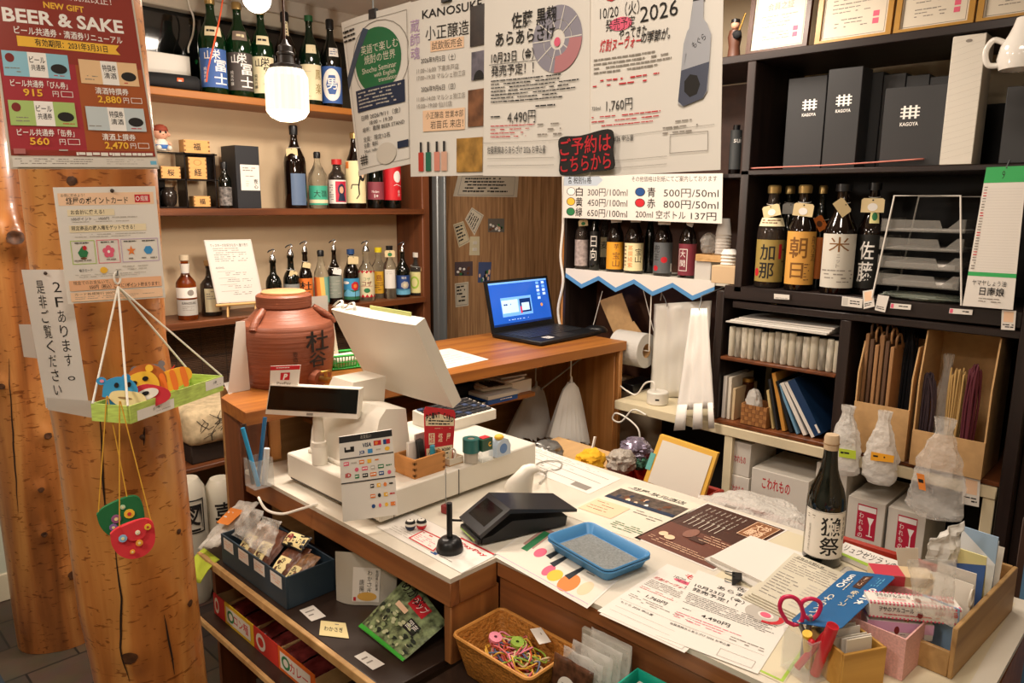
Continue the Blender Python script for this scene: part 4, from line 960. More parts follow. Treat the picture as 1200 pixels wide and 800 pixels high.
# low bench behind the pillars with a wrapped bundle and two sake jars
t=thing('low_bench','low slatted wooden bench under the bamboo blind','bench',(1.28,3.02,0))
bb=at(230,545,'y',3.05).z
MB().box((-.25,0,bb-.02),(.75,.4,bb),W_BR,.003).build('bench_top',t)
for x in(-.22,.72):MB().box((x,.03,0),(x+.04,.37,bb-.02),W_BRZ).build('leg',t)
Z0=at(236,520,'y',3.06).z
b=MB();CLOTH=mat('cloth_print','#c9b48f',.85,nz=((34,34,34),.25))
b.box((1.2,3.03,bb+.08),(1.9,3.36,bb+.24),CLOTH,.05,seg=3)
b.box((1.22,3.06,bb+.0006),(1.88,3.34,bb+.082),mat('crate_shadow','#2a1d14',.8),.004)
s=Sheet(*flat((1.22,3.0295,bb+.22),(1,0,0),(0,0,1),.6,.13),parent_mb=b)
for k in range(26):
 u,v=random.random(),.1+.8*random.random()
 for j in range(3):s.line(u,v,u+random.uniform(-.06,.06),v+random.uniform(-.25,.25),.0025,INK)
s.ell(.56,.3,.012,.05,RED)
tag(b.build('wrapped_bundle'),'bundle wrapped in beige cartoon-printed cloth on the low bench','bundle')
for(px,ch,lab)in((219,'図','white ceramic sake jar with a boxed black character beside the log pillar'),(256,'嘉','white ceramic sake jar with black brushwork next to the desk panel')):
 q=at(px,612,'y',2.98);q=Vector((q.x,2.98,.0));zt_=at(px,556,'y',2.98).z
 t=thing('sake_jar',lab,'jar',(q.x,2.94,.0006),0,'white sake jars under the bench')
 hh=zt_;r_=.066
 MB().lathe([(r_*.85,0),(r_,.04),(r_,hh*.8),(r_*.92,hh*.93),(r_*.6,hh),(0,hh)],mat('ceramic_white','#cfc8b6',.25),28).build('jar_body',t)
 fn,W,H=cyl(r_+.0005,hh*.30,hh*.86,1.9,-PI/2-.25);s=Sheet(fn,W,H,maxe=.01);s.h=.0006
 s.txt(ch,.5,.05,.42,INK,al='c',w=.62,bold=.03);s.txt('聖' if ch=='嘉' else '',.5,.5,.42,INK,al='c',w=.62,bold=.03)if ch=='嘉' else s.frame(.1,.0,.9,.48,.006,INK);s.build('lettering',t)
# ================================================================ ON AND UNDER THE DESK
TERRA=mat('clay_red','#804832',.42,nz=((6,6,40),.12),bump=((1,1,70),.8,.006));LIDW=mat('clay_lid','#c08a5e',.6)
jb=at(345,452,'z',DZ);jx,jy=jb.x+.025,jb.y+.09
JP=Vector((jx,jy,DZ+.0006));zj=lambda py:at(345,py,'y',jy).z-DZ
jr=(at(400,400,'y',jy).x-at(285,400,'y',jy).x)/2*(jy/math.hypot(jx,jy))
t=thing('clay_jar','big red-brown clay spirit jar with wooden lid, brass tap and black brush characters','jar',JP)
zs,zn,zl=zj(375),zj(358),zj(341)
MB().lathe([(.0001,.001),(jr*.86,.001),(jr*.90,.012),(jr*.96,zs*.35),(jr,zs*.72),(jr*.99,zs*.92),(jr*.93,zs),(jr*.76,zs*1.05),(jr*.56,zn*.985),(jr*.52,zn)],TERRA,48,cap=False).build('jar_body',t)
MB().lathe([(jr*.51,zn-.004),(jr*.56,zn+.003),(jr*.56,zl-.012),(jr*.52,zl-.006),(jr*.46,zl-.006),(0,zl-.006)],TERRA,40).build('neck_ring',t)
MB().lathe([(jr*.45,zl-.006),(jr*.45,zl+.002),(jr*.42,zl+.006),(0,zl+.006)],LIDW,36).build('lid',t)
for a in(-2.75,-.45):
 d=Vector((math.cos(a),math.sin(a),0));e=Vector((-d.y,d.x,0))
 b=MB();b.tube(smoothpath([d*jr*.57+Vector((0,0,zn-.004))-e*.012,d*jr*.86+Vector((0,0,zs+.016))-e*.006,d*jr*.98+Vector((0,0,zs-.012)),],5),.014,TERRA,10);b.build('ear_lug',t)
fn,W,H=cyl(jr*.985,zs*.22,zs*.93,1.2,-PI/2+.02);s=Sheet(fn,W,H,maxe=.008,h0=.006)
s.txt('杜',.62,.0,.50,INK,al='c',bold=.035,w=.48);s.txt('谷',.60,.48,.36,INK,al='c',bold=.03,w=.36);s.txt('壺造り',.2,.42,.12,INK,vert=True);s.build('lettering',t)
ta=-PI/2+.12;d=Vector((math.cos(ta),math.sin(ta),0));tz=zs*.16
MB().tube([d*jr*.9+Vector((0,0,tz)),d*(jr*.98+.02)+Vector((0,0,tz))],[.032,.026],TERRA,16).build('tap_boss',t)
b=MB();b.tube([d*(jr+.012)+Vector((0,0,tz)),d*(jr+.075)+Vector((0,0,tz))],.011,BRASS,12);b.tube([d*(jr+.07)+Vector((0,0,tz+.008)),d*(jr+.08)+Vector((0,0,tz-.03))],[.012,.008],BRASS,10)
b.tube([d*(jr+.045)+Vector((0,0,tz)),d*(jr+.045)+Vector((0,0,tz+.03))],.006,BRASS,8);b.box(tuple(d*(jr+.045)+Vector((-.022,-.005,tz+.026))),tuple(d*(jr+.045)+Vector((.022,.005,tz+.034))),BRASS,.002);b.build('brass_tap',t)
# papers, sleeve and basket right of the jar
def stand_card(name,label,cat,px,py_,z,m,draw=None,th=.003,group=None):
 """Upright card through four pixels on plane y."""
 cs=[at(*p,'y',py_)for p in px];zb=min(c.z for c in cs);dz=z+.0008-zb
 cs=[c+Vector((0,0,0))for c in cs];cs[2].z=max(z+.0008,cs[2].z if cs[2].z<z+.01 else z+.0008);cs[3].z=z+.0008
 s=Sheet(*bil(*cs));s.base(m,1,1,th)
 if draw:draw(s)
 return tag(s.build(name),label,cat,group)
stand_card('leaflet','cream leaflet with vertical black writing standing between the clay jar and the green basket','leaflet',((375,380),(391,377),(399,425),(377,430)),2.50,DZ,PAPERW,lambda s:(s.txt('お湯割人気',.35,.12,.15,INK,vert=True,w=.22),s.micro(.7,.1,.85,.9,8,GREY,.3)))
stand_card('plastic_stand','clear plastic leaflet stand holding grey papers behind the clay jar','leaflet stand',((350,349),(384,346),(385,376),(356,380)),2.66,DZ,mat('acrylic_grey','#b9b5ac',.15,alpha=.75),lambda s:s.micro(.1,.2,.6,.9,5,GREY,.3))
stand_card('leaning_board','plain white board leaning behind the left side of the clay jar','board',((277,377),(287,376),(292,440),(266,443)),2.40,DZ,mat('board_white_grey','#cfc8be',.6))
q=at(405,437,'z',DZ);t=thing('green_basket','small bright green slotted plastic basket beside the jar tap','basket',(q.x+.055,q.y+.09,DZ+.0008),-.25)
GP=mat('plastic_green','#38b04a',.4);b=MB()
for(a,c)in(((-.075,-.05),(.075,-.05)),((.075,-.05),(.075,.05)),((.075,.05),(-.075,.05)),((-.075,.05),(-.075,-.05))):
 n=12 if a[1]==c[1]else 8
 for k in range(n+1):
  x,y=a[0]+(c[0]-a[0])*k/n,a[1]+(c[1]-a[1])*k/n;b.tube([(x*.85,y*.85,.004),(x,y,.055)],.0022,GP,5)
 for zz_ in(.005,.03):kx=.85+.15*zz_/.055;b.tube([(a[0]*kx,a[1]*kx,zz_),(c[0]*kx,c[1]*kx,zz_)],.0025,GP,5)
 b.tube([(a[0],a[1],.056),(c[0],c[1],.056)],.005,GP,8)
b.box((-.064,-.043,.001),(.064,.043,.004),GP);b.build('basket_body',t)
b=MB();b.box((-.05,-.03,.0056),(.05,.03,.05),PAPERW,.01,rot=RX(.25));tag(b.build('folded_napkin',loc=(q.x+.055,q.y+.09,DZ+.001)),'cream folded napkin packet lying in the green basket','napkin')
# papers lying at the desk's left, sheet left of laptop
def lie(name,label,cat,px,z,m,draw=None,th=.0006,group=None,bend=None,nu=1,maxe=None):
 cs=[at(*p,'z',z)for p in px];s=Sheet(*bil(*cs,bend=bend),maxe=maxe);s.base(m,nu,1,th-.0003,h=th)
 s.h=th+.0004
 if draw:draw(s)
 return tag(s.build(name),label,cat,group)
lie('paper_sheet','white sheet lying on the desk left of the laptop','paper',((488,415),(527,408),(573,421),(519,433)),DZ,PAPER,lambda s:s.micro(.1,.2,.9,.9,6,LGREY,.3))
lie('paper_sheet','white sheet under the clay jar at the left end of the desk','paper',((262,449),(285,443),(300,452),(268,462)),DZ,PAPER)
# laptop
SCR=mat('screen_blue','#1f55b8',.25,emit=.75);KEYB=mat('plastic_matte_black','#111214',.5)
hl,hr=at(578,396,'z',DZ),at(650,383.5,'z',DZ);fl=at(630,407,'z',DZ)
lw=(hr-hl).length;ld=(fl-hl).length;ang=math.atan2(hr.y-hl.y,hr.x-hl.x)
t=thing('laptop','open black laptop with a glowing blue desktop on the wooden desk','laptop',(hl.x,hl.y,DZ+.0008),ang)
MB().box((0,-ld,.003),(lw,.01,.022),KEYB,.004).build('base',t)
b=MB();
for r in range(6):
 for k in range(17):x=.03+k*(lw-.06)/17;y=-.04-r*ld*.095;b.box((x,y-ld*.08,.0222),(x+(lw-.06)/17*.86,y,.0245),DARKG)
b.box((lw*.36,-ld*.93,.0222),(lw*.62,-ld*.67,.023),DARKG);b.build('keyboard',t)
s=Sheet(*flat((lw*.20,-ld*.74,.0222),(1,0,0),(0,1,0),.05,.045));s.base(PAPER,1,1,.0004);s.micro(.1,.2,.9,.9,4,BLUE,.5);s.build('sticker',t)
tl_,tr_=at(561,330,'y',hl.y+.06),at(637,323.5,'y',hr.y+.06)
M_=Matrix.Translation(Vector((hl.x,hl.y,DZ+.0008)))@Matrix.Rotation(ang,4,'Z');Mi=M_.inverted()
a0,a1,c0,c1=Vector((0,0,.02)),Vector((lw,0,.02)),Mi@tl_,Mi@tr_
c0=Vector((0,c0.y,(c0.z+c1.z)/2));c1=Vector((lw,c0.y,c0.z));n=(a1-a0).cross(c0-a0).normalized()
fnS,W,H=bil(c0,c1,a1,a0)
b=MB();sd=Sheet(fnS,W,H,parent_mb=b);sd.base(KEYB,1,1,.012);b.build('lid',t)
s=Sheet(lambda u,v,h:fnS(.035+u*.93,.05+v*.84,.0008+h),W*.93,H*.84,h0=.0002);s.base(SCR,1,1,.0004)
WIN=mat('screen_window','#6fa8e8',.25,emit=.8);WIN2=mat('screen_pale','#b8d4f4',.25,emit=.85);SDK=mat('screen_dark','#12306e',.25,emit=.5)
s.rect(0,.0,1,.04,WIN);s.rect(0,.95,1,1,SDK);s.rect(.16,.36,.68,.80,WIN);s.rect(.17,.42,.44,.72,WIN2);s.micro(.2,.5,.35,.6,1,SDK);s.rect(.47,.42,.66,.74,SDK);s.rect(.50,.52,.63,.70,WIN2);s.rect(.47,.60,.50,.76,mat('screen_red','#d03050',.3,emit=.6));s.micro(.2,.87,.6,.91,1,WIN2)
for k in range(9):s.rect(.80+.1*(k%2),.06+.09*(k//2),.85+.1*(k%2),.12+.09*(k//2),WIN2 if k%3 else WIN)
s.ell(.85,.62,.02,.04,mat('screen_orange','#e89a50',.3,emit=.6));s.build('screen',t)
q=at(698,389,'z',DZ);t=thing('computer_mouse','black computer mouse at the right end of the desk','mouse',(q.x,q.y,DZ+.0008),-.9)
b=MB();b.ball((0,0,.006),(.062,.036,.030),BLACKP,20,12)
b.v=[(x,y,max(z,0))for(x,y,z)in b.v];b.build('shell',t)
b=MB();b.ball((.036,0,.024),(.012,.004,.008),DARKG,10,8);b.build('wheel',t)
# under-shelf pile: pouch, books, calculators, boxes
def boxthing(name,label,cat,px,z,hgt,wx,dy,m,bev=.002,rz=-.0555,group=None,draw=None,cover=None):
 """Lying block with its near-left foot at a pixel of plane z."""
 p=at(px[0],px[1],'z',z);t_=MB().box((0,0,0),(wx,dy,hgt),m,bev)
 if draw:s_=Sheet(*flat((0,-.0003,hgt),(1,0,0),(0,0,1),wx,hgt),parent_mb=t_);draw(s_)
 o=t_.build(name,loc=(p.x,p.y,z+.0008));o.rotation_euler=(0,0,rz);return tag(o,label,cat,group)
US=.82
b=MB();b.box((-.11,-.06,0),(.11,.06,.05),mat('cloth_black','#121316',.8),.02,seg=3);q=at(560,470,'z',US)
o=b.build('zip_pouch',loc=(q.x-.05,q.y+.10,US+.012));tag(o,'black soft pouch in the pile on the shelf under the desk','pouch')
boxthing('notebook','cream-edged black notebook under the black pouch below the desk','notebook',(551,478),US,.011,.13,.16,mat('cloth_black'),.001,draw=lambda s:s.rect(.02,.1,.98,.8,PAPERW))
boxthing('blue_book','blue book lying under the calculators on the shelf beneath the desk','book',(572,475),US,.022,.17,.15,mat('book_blue','#1f55a8',.5),.001,draw=lambda s:s.micro(.4,.3,.9,.7,1,WHITE,.6))
boxthing('grey_book','grey book lying on the blue book beneath the desk','book',(572,469.5),US+.0235,.016,.18,.15,PAPERG,.001)
def calc(px,z,lab):
 p=at(*px,'z',z);t_=thing('calculator',lab,'calculator',(p.x,p.y,z+.001),-.2,'calculators under the desk')
 MB().box((0,0,0),(.16,.14,.015),mat('plastic_beige','#cfc7b4',.5),.004).build('case',t_)
 b_=MB()
 for r in range(4):
  for k in range(5):b_.box((.012+k*.029,.01+r*.022,.0152),(.033+k*.029,.027+r*.022,.019),DARKG if k%4 else WHITEP)
 b_.build('keypad',t_);MB().box((.015,.105,.0152),(.145,.13,.017),mat('lcd_grey','#7d8878',.3)).build('display',t_)
calc((565,460),US+.0415,'beige desk calculator on top of the books beneath the desk')
boxthing('white_carton','flat white carton at the right end of the shelf beneath the desk','box',(598,463),US,.055,.13,.16,PAPER,.001)
boxthing('white_booklets','white booklet lying on the flat white carton beneath the desk','booklet',(592,450),US+.0565,.010,.13,.17,PAPER,.001,rz=.05)
boxthing('binder','thin white binder at the top of the pile beneath the desk','binder',(588,445),US+.068,.008,.14,.17,PAPERG,.001,rz=-.15)
boxthing('grey_box','small dark grey box at the left of the pile beneath the desk','box',(532,482),US,.04,.06,.08,DARKG,.003)
# bundles of white bags hanging under the desk
BAGW=mat('bag_white','#faf6ee',.5);
def fan_bundle(label,top,bot_l,bot_r,yv,n=22,grp='bundles of white bags under the desk',depth=.05):
 """A sheaf of thin bags pleated at the tie and fanned out at its ragged lower end."""
 A=at(*top,'y',yv);B0,B1=at(*bot_l,'y',yv)-A,at(*bot_r,'y',yv)-A;t_=thing('bag_bundle',label,'bag bundle',A,0,grp)
 R_=random.Random(n)
 rag_=[R_.uniform(0,.03)for _ in range(2*n+2)]
 for side in(0,1):
  def fnb(u,v):
   k=int(round(u*2*n));f=u if not side else 1-u
   bt=B0.lerp(B1,f);bt.z+=rag_[k]*.9+(.008 if k%2 else 0)
   w_=(.16+.84*min(1,v)**.42)
   c_=(B0+B1).x/2*v;x=c_+(bt.x-(B0+B1).x/2)*w_*(.7+.3*v)
   y=(-1 if not side else .9)*depth*math.sin(PI*f)*(.35+.65*v)+(.011 if k%2 else-.011)*(.3+v)
   return Vector((x,y,bt.z*v-.004))
  b_=MB();b_.grid(fnb,2*n,10,BAGW);b_.build('bag_sheaf',t_,ang=20)
 b_=MB();b_.tube([(0,0,-.02),(.004,0,.02),(-.003,0,.03),(0,.0,at(0,0,'z',DZ).z-.0435-A.z)],[.012,.005,.004,.003],BAGW,6);b_.build('tie',t_)
fan_bundle('white bag bundle tied at the top hanging under the laptop end of the desk',(669,447),(641,514),(689,521),2.19,9)
fan_bundle('wide white bag bundle fanned out under the middle of the desk',(628,452),(590,514),(646,516),2.46,11,depth=.03)
b=MB();b.tube(smoothpath([at(*p,'y',2.28)for p in((634,456),(655,440),(668,430),(685,419),(706,424),(724,418),(729,407))],6),.004,mat('cable_grey','#a8a49a',.5));tag(b.build('grey_cable'),'grey cable looped along the underside of the desk to its right end','cable')
# ================================================================ CASH REGISTER AND ITS NEIGHBOURS
RW=mat('register_white','#ddd7ca',.42);RG=mat('register_seam','#4a4640',.6)
RX1,RY1,RZ1,RT=1.113,1.562,CZ+.0006,.872
t=thing('cash_register','white cash register with its tilted monitor seen from behind and a wide cash drawer','cash register',(RX1,RY1,RZ1))
b=MB();b.box((.0,.0,.012),(.63,.49,RT-RZ1),RW,.004);b.build('cash_drawer',t)
for(x,y)in((.03,.03),(.58,.03),(.03,.45),(.58,.45)):MB().box((x,y,0),(x+.03,y+.03,.012),DARKG).build('foot',t)
b=MB();b.box((.045,-.0012,.012),(.047,.002,RT-RZ1-.002),RG);b.box((.285,-.0012,.012),(.288,.002,RT-RZ1-.002),RG);b.box((-.0012,.02,.012),(.001,.47,.016),RG);b.build('drawer_seam',t)
bz0=RT-RZ1+.0005
zb=at(493,484,'y',RY1+.05).z-RZ1;xb=at(493,500,'y',RY1+.05).x-RX1
b=MB();poly=[(.052,bz0),(xb+.02,bz0),(xb,zb),(xb*.62,zb+.012),(.09,zb-.015),(.062,bz0+.07)]
b.prism(poly,.118,.44,RW,lambda u,v,h:Vector((u,h,v)));b.build('body',t)
b=MB();b.box((.047,.112,bz0-.0004),(xb+.035,.445,bz0+.012),RW,.003);b.build('plinth',t)
# monitor: back towards the customer
tn=at(487,381,'y',RY1+.06)-Vector((RX1,RY1,RZ1));bn=at(531,478,'y',RY1+.06)-Vector((RX1,RY1,RZ1))
tf=at(388,363,'x',tn.x+RX1)-Vector((RX1,RY1,RZ1));tf.z=tn.z;wv=tf-tn;wv.z=0
up_=(tn-bn);nb=up_.cross(wv).normalized()
if nb.x>0:nb=-nb
bf=bn+wv*.98
b=MB()
def mon(u,v,h): # u near->far, v bottom->top
 p=(bn.lerp(bf,u)).lerp(tn.lerp(tf,u),v);return p+nb*h
b.grid(lambda u,v:mon(u,v,.006*math.sin(PI*u)+.004*math.sin(PI*v)),12,8,RW)
b.grid(lambda u,v:mon(1-u,v,-.038),12,8,mat('screen_off','#20242a',.2))
for(f0,f1)in((lambda u:(u,1),0),(lambda u:(1-u,0),0)):b.grid(lambda u,v,f=f0:mon(*f(u),-.038+(.038+.006*math.sin(PI*u))*v),12,2,RW)
for e in(0,1):b.grid(lambda u,v,e=e:mon(e,u if e else 1-u,-.038+(.038+.004*math.sin(PI*u))*v),8,2,RW)
m_=b.build('monitor',t,ang=50)
b=MB();b.box((-.004,0,0),(.004,.03,.06),RW);
cm=mon(.62,.18,0);b=MB();b.prism([(cm.y-.085,zb-.03),(cm.y+.085,zb-.03),(cm.y+.055,cm.z+.03),(cm.y-.055,cm.z+.03)],0,1,RW,lambda u,v,h:Vector((xb*.45+(.12 if h else 0)+(v-zb)*.35,u,v)));b.build('monitor_neck',t)
for k,(u,tilt_)in enumerate(((.93,.2),(.80,-.3))):
 p=mon(u,1.0,-.01);b=MB();b.grid(lambda a,c:p+Vector((.012*math.sin(a*PI)+.01*(c-.5),(a-.5)*.055+tilt_*.02,.004+.022*math.sin(a*PI))),8,2,mat('paper_grey'))
 b.build('sticky_note',t,solid=.0008)
p0,p1=mon(.72,1.0,-.02),mon(.0,1.0,-.02)
b=MB();b.box((p1.x+.012,p1.y+.06,p1.z-.03),(p1.x+.016,p1.y+.06+.20,p1.z+.018),mat('paper_lime','#cfd88a',.7));b.build('memo_strip',t)
# customer display
DH=math.radians(147);dr=Vector((math.sin(DH),math.cos(DH),0));dn=Vector((dr.y,-dr.x,0));dn=-dn if dn.dot(Vector((1,1,0)))>0 else dn
dp=at(374,520,'x',RX1+.021);DPP=Vector((dp.x,dp.y,0))+dn*.032
A=[atp(*p,DPP,dn)for p in((316,451),(422,456),(419,491),(311,485))]
t=thing('customer_display','black bar customer display on a white pole at the register corner','display',(dp.x,dp.y,RT+.0006))
b0=Vector((dp.x,dp.y,RT+.0006));A=[a-b0 for a in A];zt_=(A[2].z+A[3].z)/2
fnD,W,H=bil(*A,nrm=dn)
b=MB();s=Sheet(fnD,W,H,parent_mb=b);s.base(WHITEP,1,1,.028);b.build('housing',t)
s=Sheet(fnD,W,H,h0=.0006);s.rect(.01,.02,.985,.83,mat('display_black','#08090a',.12));s.rect(.18,.18,.8,.7,mat('display_segment','#101312',.2));s.rect(.45,.88,.52,.96,GREY);s.build('panel',t)
c_=(A[2]+A[3])/2-dn*.014
MB().lathe([(.0215,.055),(.0215,.068),(.017,.072),(.015,max(zt_+.004,.09)),(0,max(zt_+.004,.09))],RW,20).build('pole',t)
MB().lathe([(.023,.0),(.023,.05),(.02,.056),(0,.056)],RW,20).build('pole_foot',t)
ep=A[0]-dn*.012
cs=[atp(*p,DPP-dn*.016,dn)for p in((317,429),(352,427.5),(349,453),(316,453))]
s=Sheet(*bil(*cs,nrm=dn));s.base(PAPER,1,1,.003);s.rect(0,0,1,.2,RED);s.micro(.2,.07,.8,.14,1,WHITE,.7);s.rect(.36,.33,.68,.68,RED);s.txt('P',.45,.34,.36,WHITE,bold=.05,skew=.2);s.txt('PayPay',.5,.73,.2,GREY,al='c',w=.5,bold=.02)
tag(s.build('payment_card'),'small white card with a square red mark standing on the black customer display','card')
# cashless payment panel leaning on the register corner
HR=math.radians(116);er=Vector((math.sin(HR),math.cos(HR),0));en=Vector((er.y,-er.x,0));en=-en if en.dot(Vector((1,1,0)))>0 else en
PC=Vector((RX1,RY1,0))+en*.012
cs=[atp(*p,PC,en+Vector((0,0,.0)))for p in((397,512),(459,503),(466.5,603),(402,611))]
cs[3].z=cs[2].z=max((cs[3].z+cs[2].z)/2,CZ+.004)
s=Sheet(*bil(*cs,nrm=en));s.base(PAPER,1,1,.004);s.rect(0,0,1,.075,DARKG);s.txt('お支払い',.5,.01,.05,LGREY,al='c',w=.2)
def logos(s,v0,rows,cols,seed,u0=.05,u1=.97,dv=.085):
 R_=random.Random(seed);P_=[RED,BLUE,GREEN,ORG,SKY,PINK,INK,YEL,LGREY,DRED,NAVY]
 for r in range(rows):
  for c in range(cols):
   cu=u0+(u1-u0)*(c+.5)/cols;wd=(u1-u0)/cols*R_.uniform(.5,.8);m_=R_.choice(P_)
   if R_.random()<.25:s.micro(cu-wd/2,v0+r*dv+.02,cu+wd/2,v0+r*dv+.045,1,m_,.8,.05,.05)
   elif R_.random()<.3:s.ell(cu,v0+r*dv+.033,wd*.38,.024,m_)
   else:s.rect(cu-wd/2,v0+r*dv+.01,cu+wd/2,v0+r*dv+.055,m_);s.micro(cu-wd*.4,v0+r*dv+.022,cu+wd*.4,v0+r*dv+.044,1,WHITE,.8,.1,.1)
s.rect(.09,.13,.27,.19,INK);s.rect(.12,.11,.2,.16,PAPER);s.txt('VISA',.42,.10,.065,NAVY,w=.17,bold=.03,skew=.2);s.rect(.64,.10,.78,.155,RED);s.ell(.69,.127,.03,.02,ORG);s.rect(.82,.10,.95,.155,BLUE);s.rect(.88,.10,.95,.155,RED)
s.txt('JCB',.36,.185,.05,BLUE,w=.1,bold=.03);s.rect(.52,.185,.61,.235,mat('ink_mid_blue'));logos(s,.175,1,2,3,.64,.97)
s.line(0,.262,1,.262,.003,DARKG);s.line(0,.27,1,.27,.001,LGREY);logos(s,.29,1,5,5,.04,.75);logos(s,.37,2,5,9,.22,.97,.08);s.txt('iD',.08,.42,.07,RED,bold=.03)
s.line(0,.545,1,.545,.003,DARKG);logos(s,.585,3,4,21,.5,.98,.12)
tag(s.build('cashless_sign'),'white panel of cashless payment logos leaning on the register corner','sign')
b=MB();cs=[at(*p,'y',RY1+.06)for p in((420,505),(452,492),(466,503),(430,512))]
# pick, red cube, black stand
q=at(526,602,'z',CZ);t=thing('ink_cube','small dark red cube holding a thin upright pick beside the register','holder',(q.x,q.y,CZ+.0008),.1)
MB().box((-.011,0,0),(.011,.022,.024),mat('lacquer_red','#7c1f20',.35),.002).build('cube',t)
b=MB();b.tube([(0,.011,.023),(0,.011,.13)],.0012,STEEL,6);b.prism([(-.006,0),(.004,.0),(-.002,.016)],-.001,.001,mat('paper_grey'),lambda u,v,h:Vector((u,.011+h,.115+v)));b.build('pick',t)
q=at(527,645,'z',CZ);t=thing('pole_stand','black dome-footed stand with an upright rod on the counter corner','stand',(q.x,q.y,CZ+.0008))
MB().lathe([(.034,0),(.035,.006),(.030,.026),(.022,.034),(.012,.036),(0,.036)],BLACKP,28).build('foot',t)
b=MB();b.tube([(0,0,.035),(0,0,.128)],.0075,BLACKP,12);b.tube([(.0,0,.082),(.03,-.012,.075)],.003,BLACKP,6);b.build('rod',t)
# masu pen box on the drawer
RTZ=RT+.0006
q=at(486,562,'z',RT);q1=at(463.5,552,'z',RT);q2=at(518,549,'z',RT);mw,md=(q2-q).length,(q1-q).length;mh=at(486,540,'y',q.y).z-RT
t=thing('masu_pen_box','open cedar box of pens with finger-jointed corners on the register drawer','pen box',(q.x,q.y,RTZ))
CED=mat('cedar_box','#c08448',.5,nz=((10,10,60),.12));b=MB();T=.007
b.box((0,0,0),(mw,T,mh),CED);b.box((0,md-T,0),(mw,md,mh),CED);b.box((0,T,0),(T,md-T,mh),CED);b.box((mw-T,T,0),(mw,md-T,mh),CED);b.box((T,T,0),(mw-T,md-T,.006),CED)
J=mat('cedar_joint')
for k in range(3):b.box((-.0004,-.0004,mh*(.1+.32*k)),(.009,.002,mh*(.24+.32*k)),J);b.box((mw-.009,-.0004,mh*(.1+.32*k)),(mw+.0004,.002,mh*(.24+.32*k)),J);b.box((-.0004,-.0004,mh*(.1+.32*k)),(.002,.009,mh*(.24+.32*k)),J)
b.build('box',t)
def inbox(name,label,cat,x,y,w_,d_,h_,m,rx=0,ry=0,group=None,o=None,z=.0075):
 b_=MB().box((-w_/2,-d_/2,0),(w_/2,d_/2,h_),m,.0015);ob=b_.build(name,loc=(q.x+x,q.y+y,RTZ+z));ob.rotation_euler=(rx,ry,0);return tag(ob,label,cat,group)
inbox('memo_block','white memo block standing in the cedar pen box','memo pad',mw*.30,md*.62,mw*.25,.012,mh*1.5,PAPER)
inbox('price_pad','grey plastic card standing at the back of the cedar pen box','card',mw*.68,md*.74,mw*.38,.006,mh*1.75,PAPERG)
inbox('stapler','black stapler standing upright in the cedar pen box','stapler',mw*.55,md*.42,.02,.016,mh*1.65,BLACKP,0,-.15)
ob=MB().lathe([(.009,0),(.009,mh*1.15),(.006,mh*1.2),(0,mh*1.2)],mat('plastic_teal','#3fa0b8',.4),14).build('glue_stick',loc=(q.x+mw*.80,q.y+md*.35,RTZ+.0075));tag(ob,'teal glue stick at the right of the cedar pen box','glue stick')
# point card sign
cs=[at(*p,'y',RY1+.055)for p in((497,476),(534,480.5),(530,544),(499,537))];zz_=RTZ+.001;cs[2].z=cs[3].z=zz_
ppx=at(505,545,'y',RY1+.055)
s=Sheet(*bil(*cs),h0=.0004)
rc=[(.06,.0),(.94,.0),(1,.06),(1,1),(0,1),(0,.06)]
b=MB();b.prism(rc,-.0025,0,RED,lambda u,v,h:s.fn(u,v,h));s2=Sheet(s.fn,s.W,s.H,parent_mb=b)
s2.poly([(.03,.16),(.5,.10),(.97,.16),(.97,.30),(.03,.30)],CREAM);s2.rect(.03,.66,.97,.95,CREAM)
for k,ch in enumerate('POINT CARD'):
 a_=(k-4.5)/4.5;s2.txt(ch,.5+a_*.41,.05+.055*a_*a_,.13,INK,al='c',w=.075,bold=.04)
s2.micro(.12,.2,.9,.30,2,INK,.6,.15);s2.micro(.1,.335,.9,.36,1,CREAM,.5)
for u,ch in((.22,'経'),(.52,'経'),(.80,'屋')):s2.rect(u-.1,.42,u+.1,.60,CREAM if u<.3 else RED);s2.txt(ch,u,.425,.16,RED if u<.3 else CREAM,al='c',bold=.03,w=.15)
s2.txt('入会金 ¥200',.08,.68,.08,INK,w=.8,bold=.02);s2.micro(.1,.78,.9,.93,3,INK,.5,.2)
tag(b.build('point_card_sign'),'red and cream POINT CARD sign standing behind the cedar pen box','sign')
# small things along the drawer's right half
q=at(527,547,'z',RT);t=thing('paper_tray','small shallow cream paper tray beside the red sign','tray',(q.x,q.y,RTZ))
b=MB();b.box((0,0,0),(.055,.05,.003),CARD);b.box((0,0,.003),(.055,.003,.022),PAPERW);b.box((0,.047,.003),(.055,.05,.022),PAPERW);b.box((0,.003,.003),(.003,.047,.022),PAPERW);b.box((.052,.003,.003),(.055,.047,.022),PAPERW);b.build('tray',t)
b=MB();q2_=Vector((q.x+.03,q.y+.025,RTZ+.0038));b.tube([q2_+Vector((.016*math.cos(k*PI/8),0,.020+.020*math.sin(k*PI/8)-.0))for k in range(16)],.0028,PAPER,6,closed=True);tag(b.build('tape_ring'),'white ring of tape standing in the shallow paper tray','tape')
def roll(px,z,r_,h_,c1,c2,lab,nm='tape_roll'):
 q_=at(*px,'z',z);t_=thing(nm,lab,'tape',(q_.x,q_.y,z+.0006),0,'tape rolls on the register drawer')
 MB().lathe([(r_*.45,0),(r_,0),(r_,h_),(r_*.45,h_)],c1,28,cap=False).build('tape_wind',t_);MB().lathe([(r_*.42,h_*.97),(r_*.42,.001)],c2,20,cap=False).build('core',t_)
roll((552,541),RT,.022,.032,mat('tape_grey','#b5aea2',.4),RED,'grey and red tape roll at the bottom of the small stack')
roll((552,529),RT+.033,.026,.042,mat('tape_green','#2f6a66',.35),WHITEP,'dark green tape roll on top of the small stack')
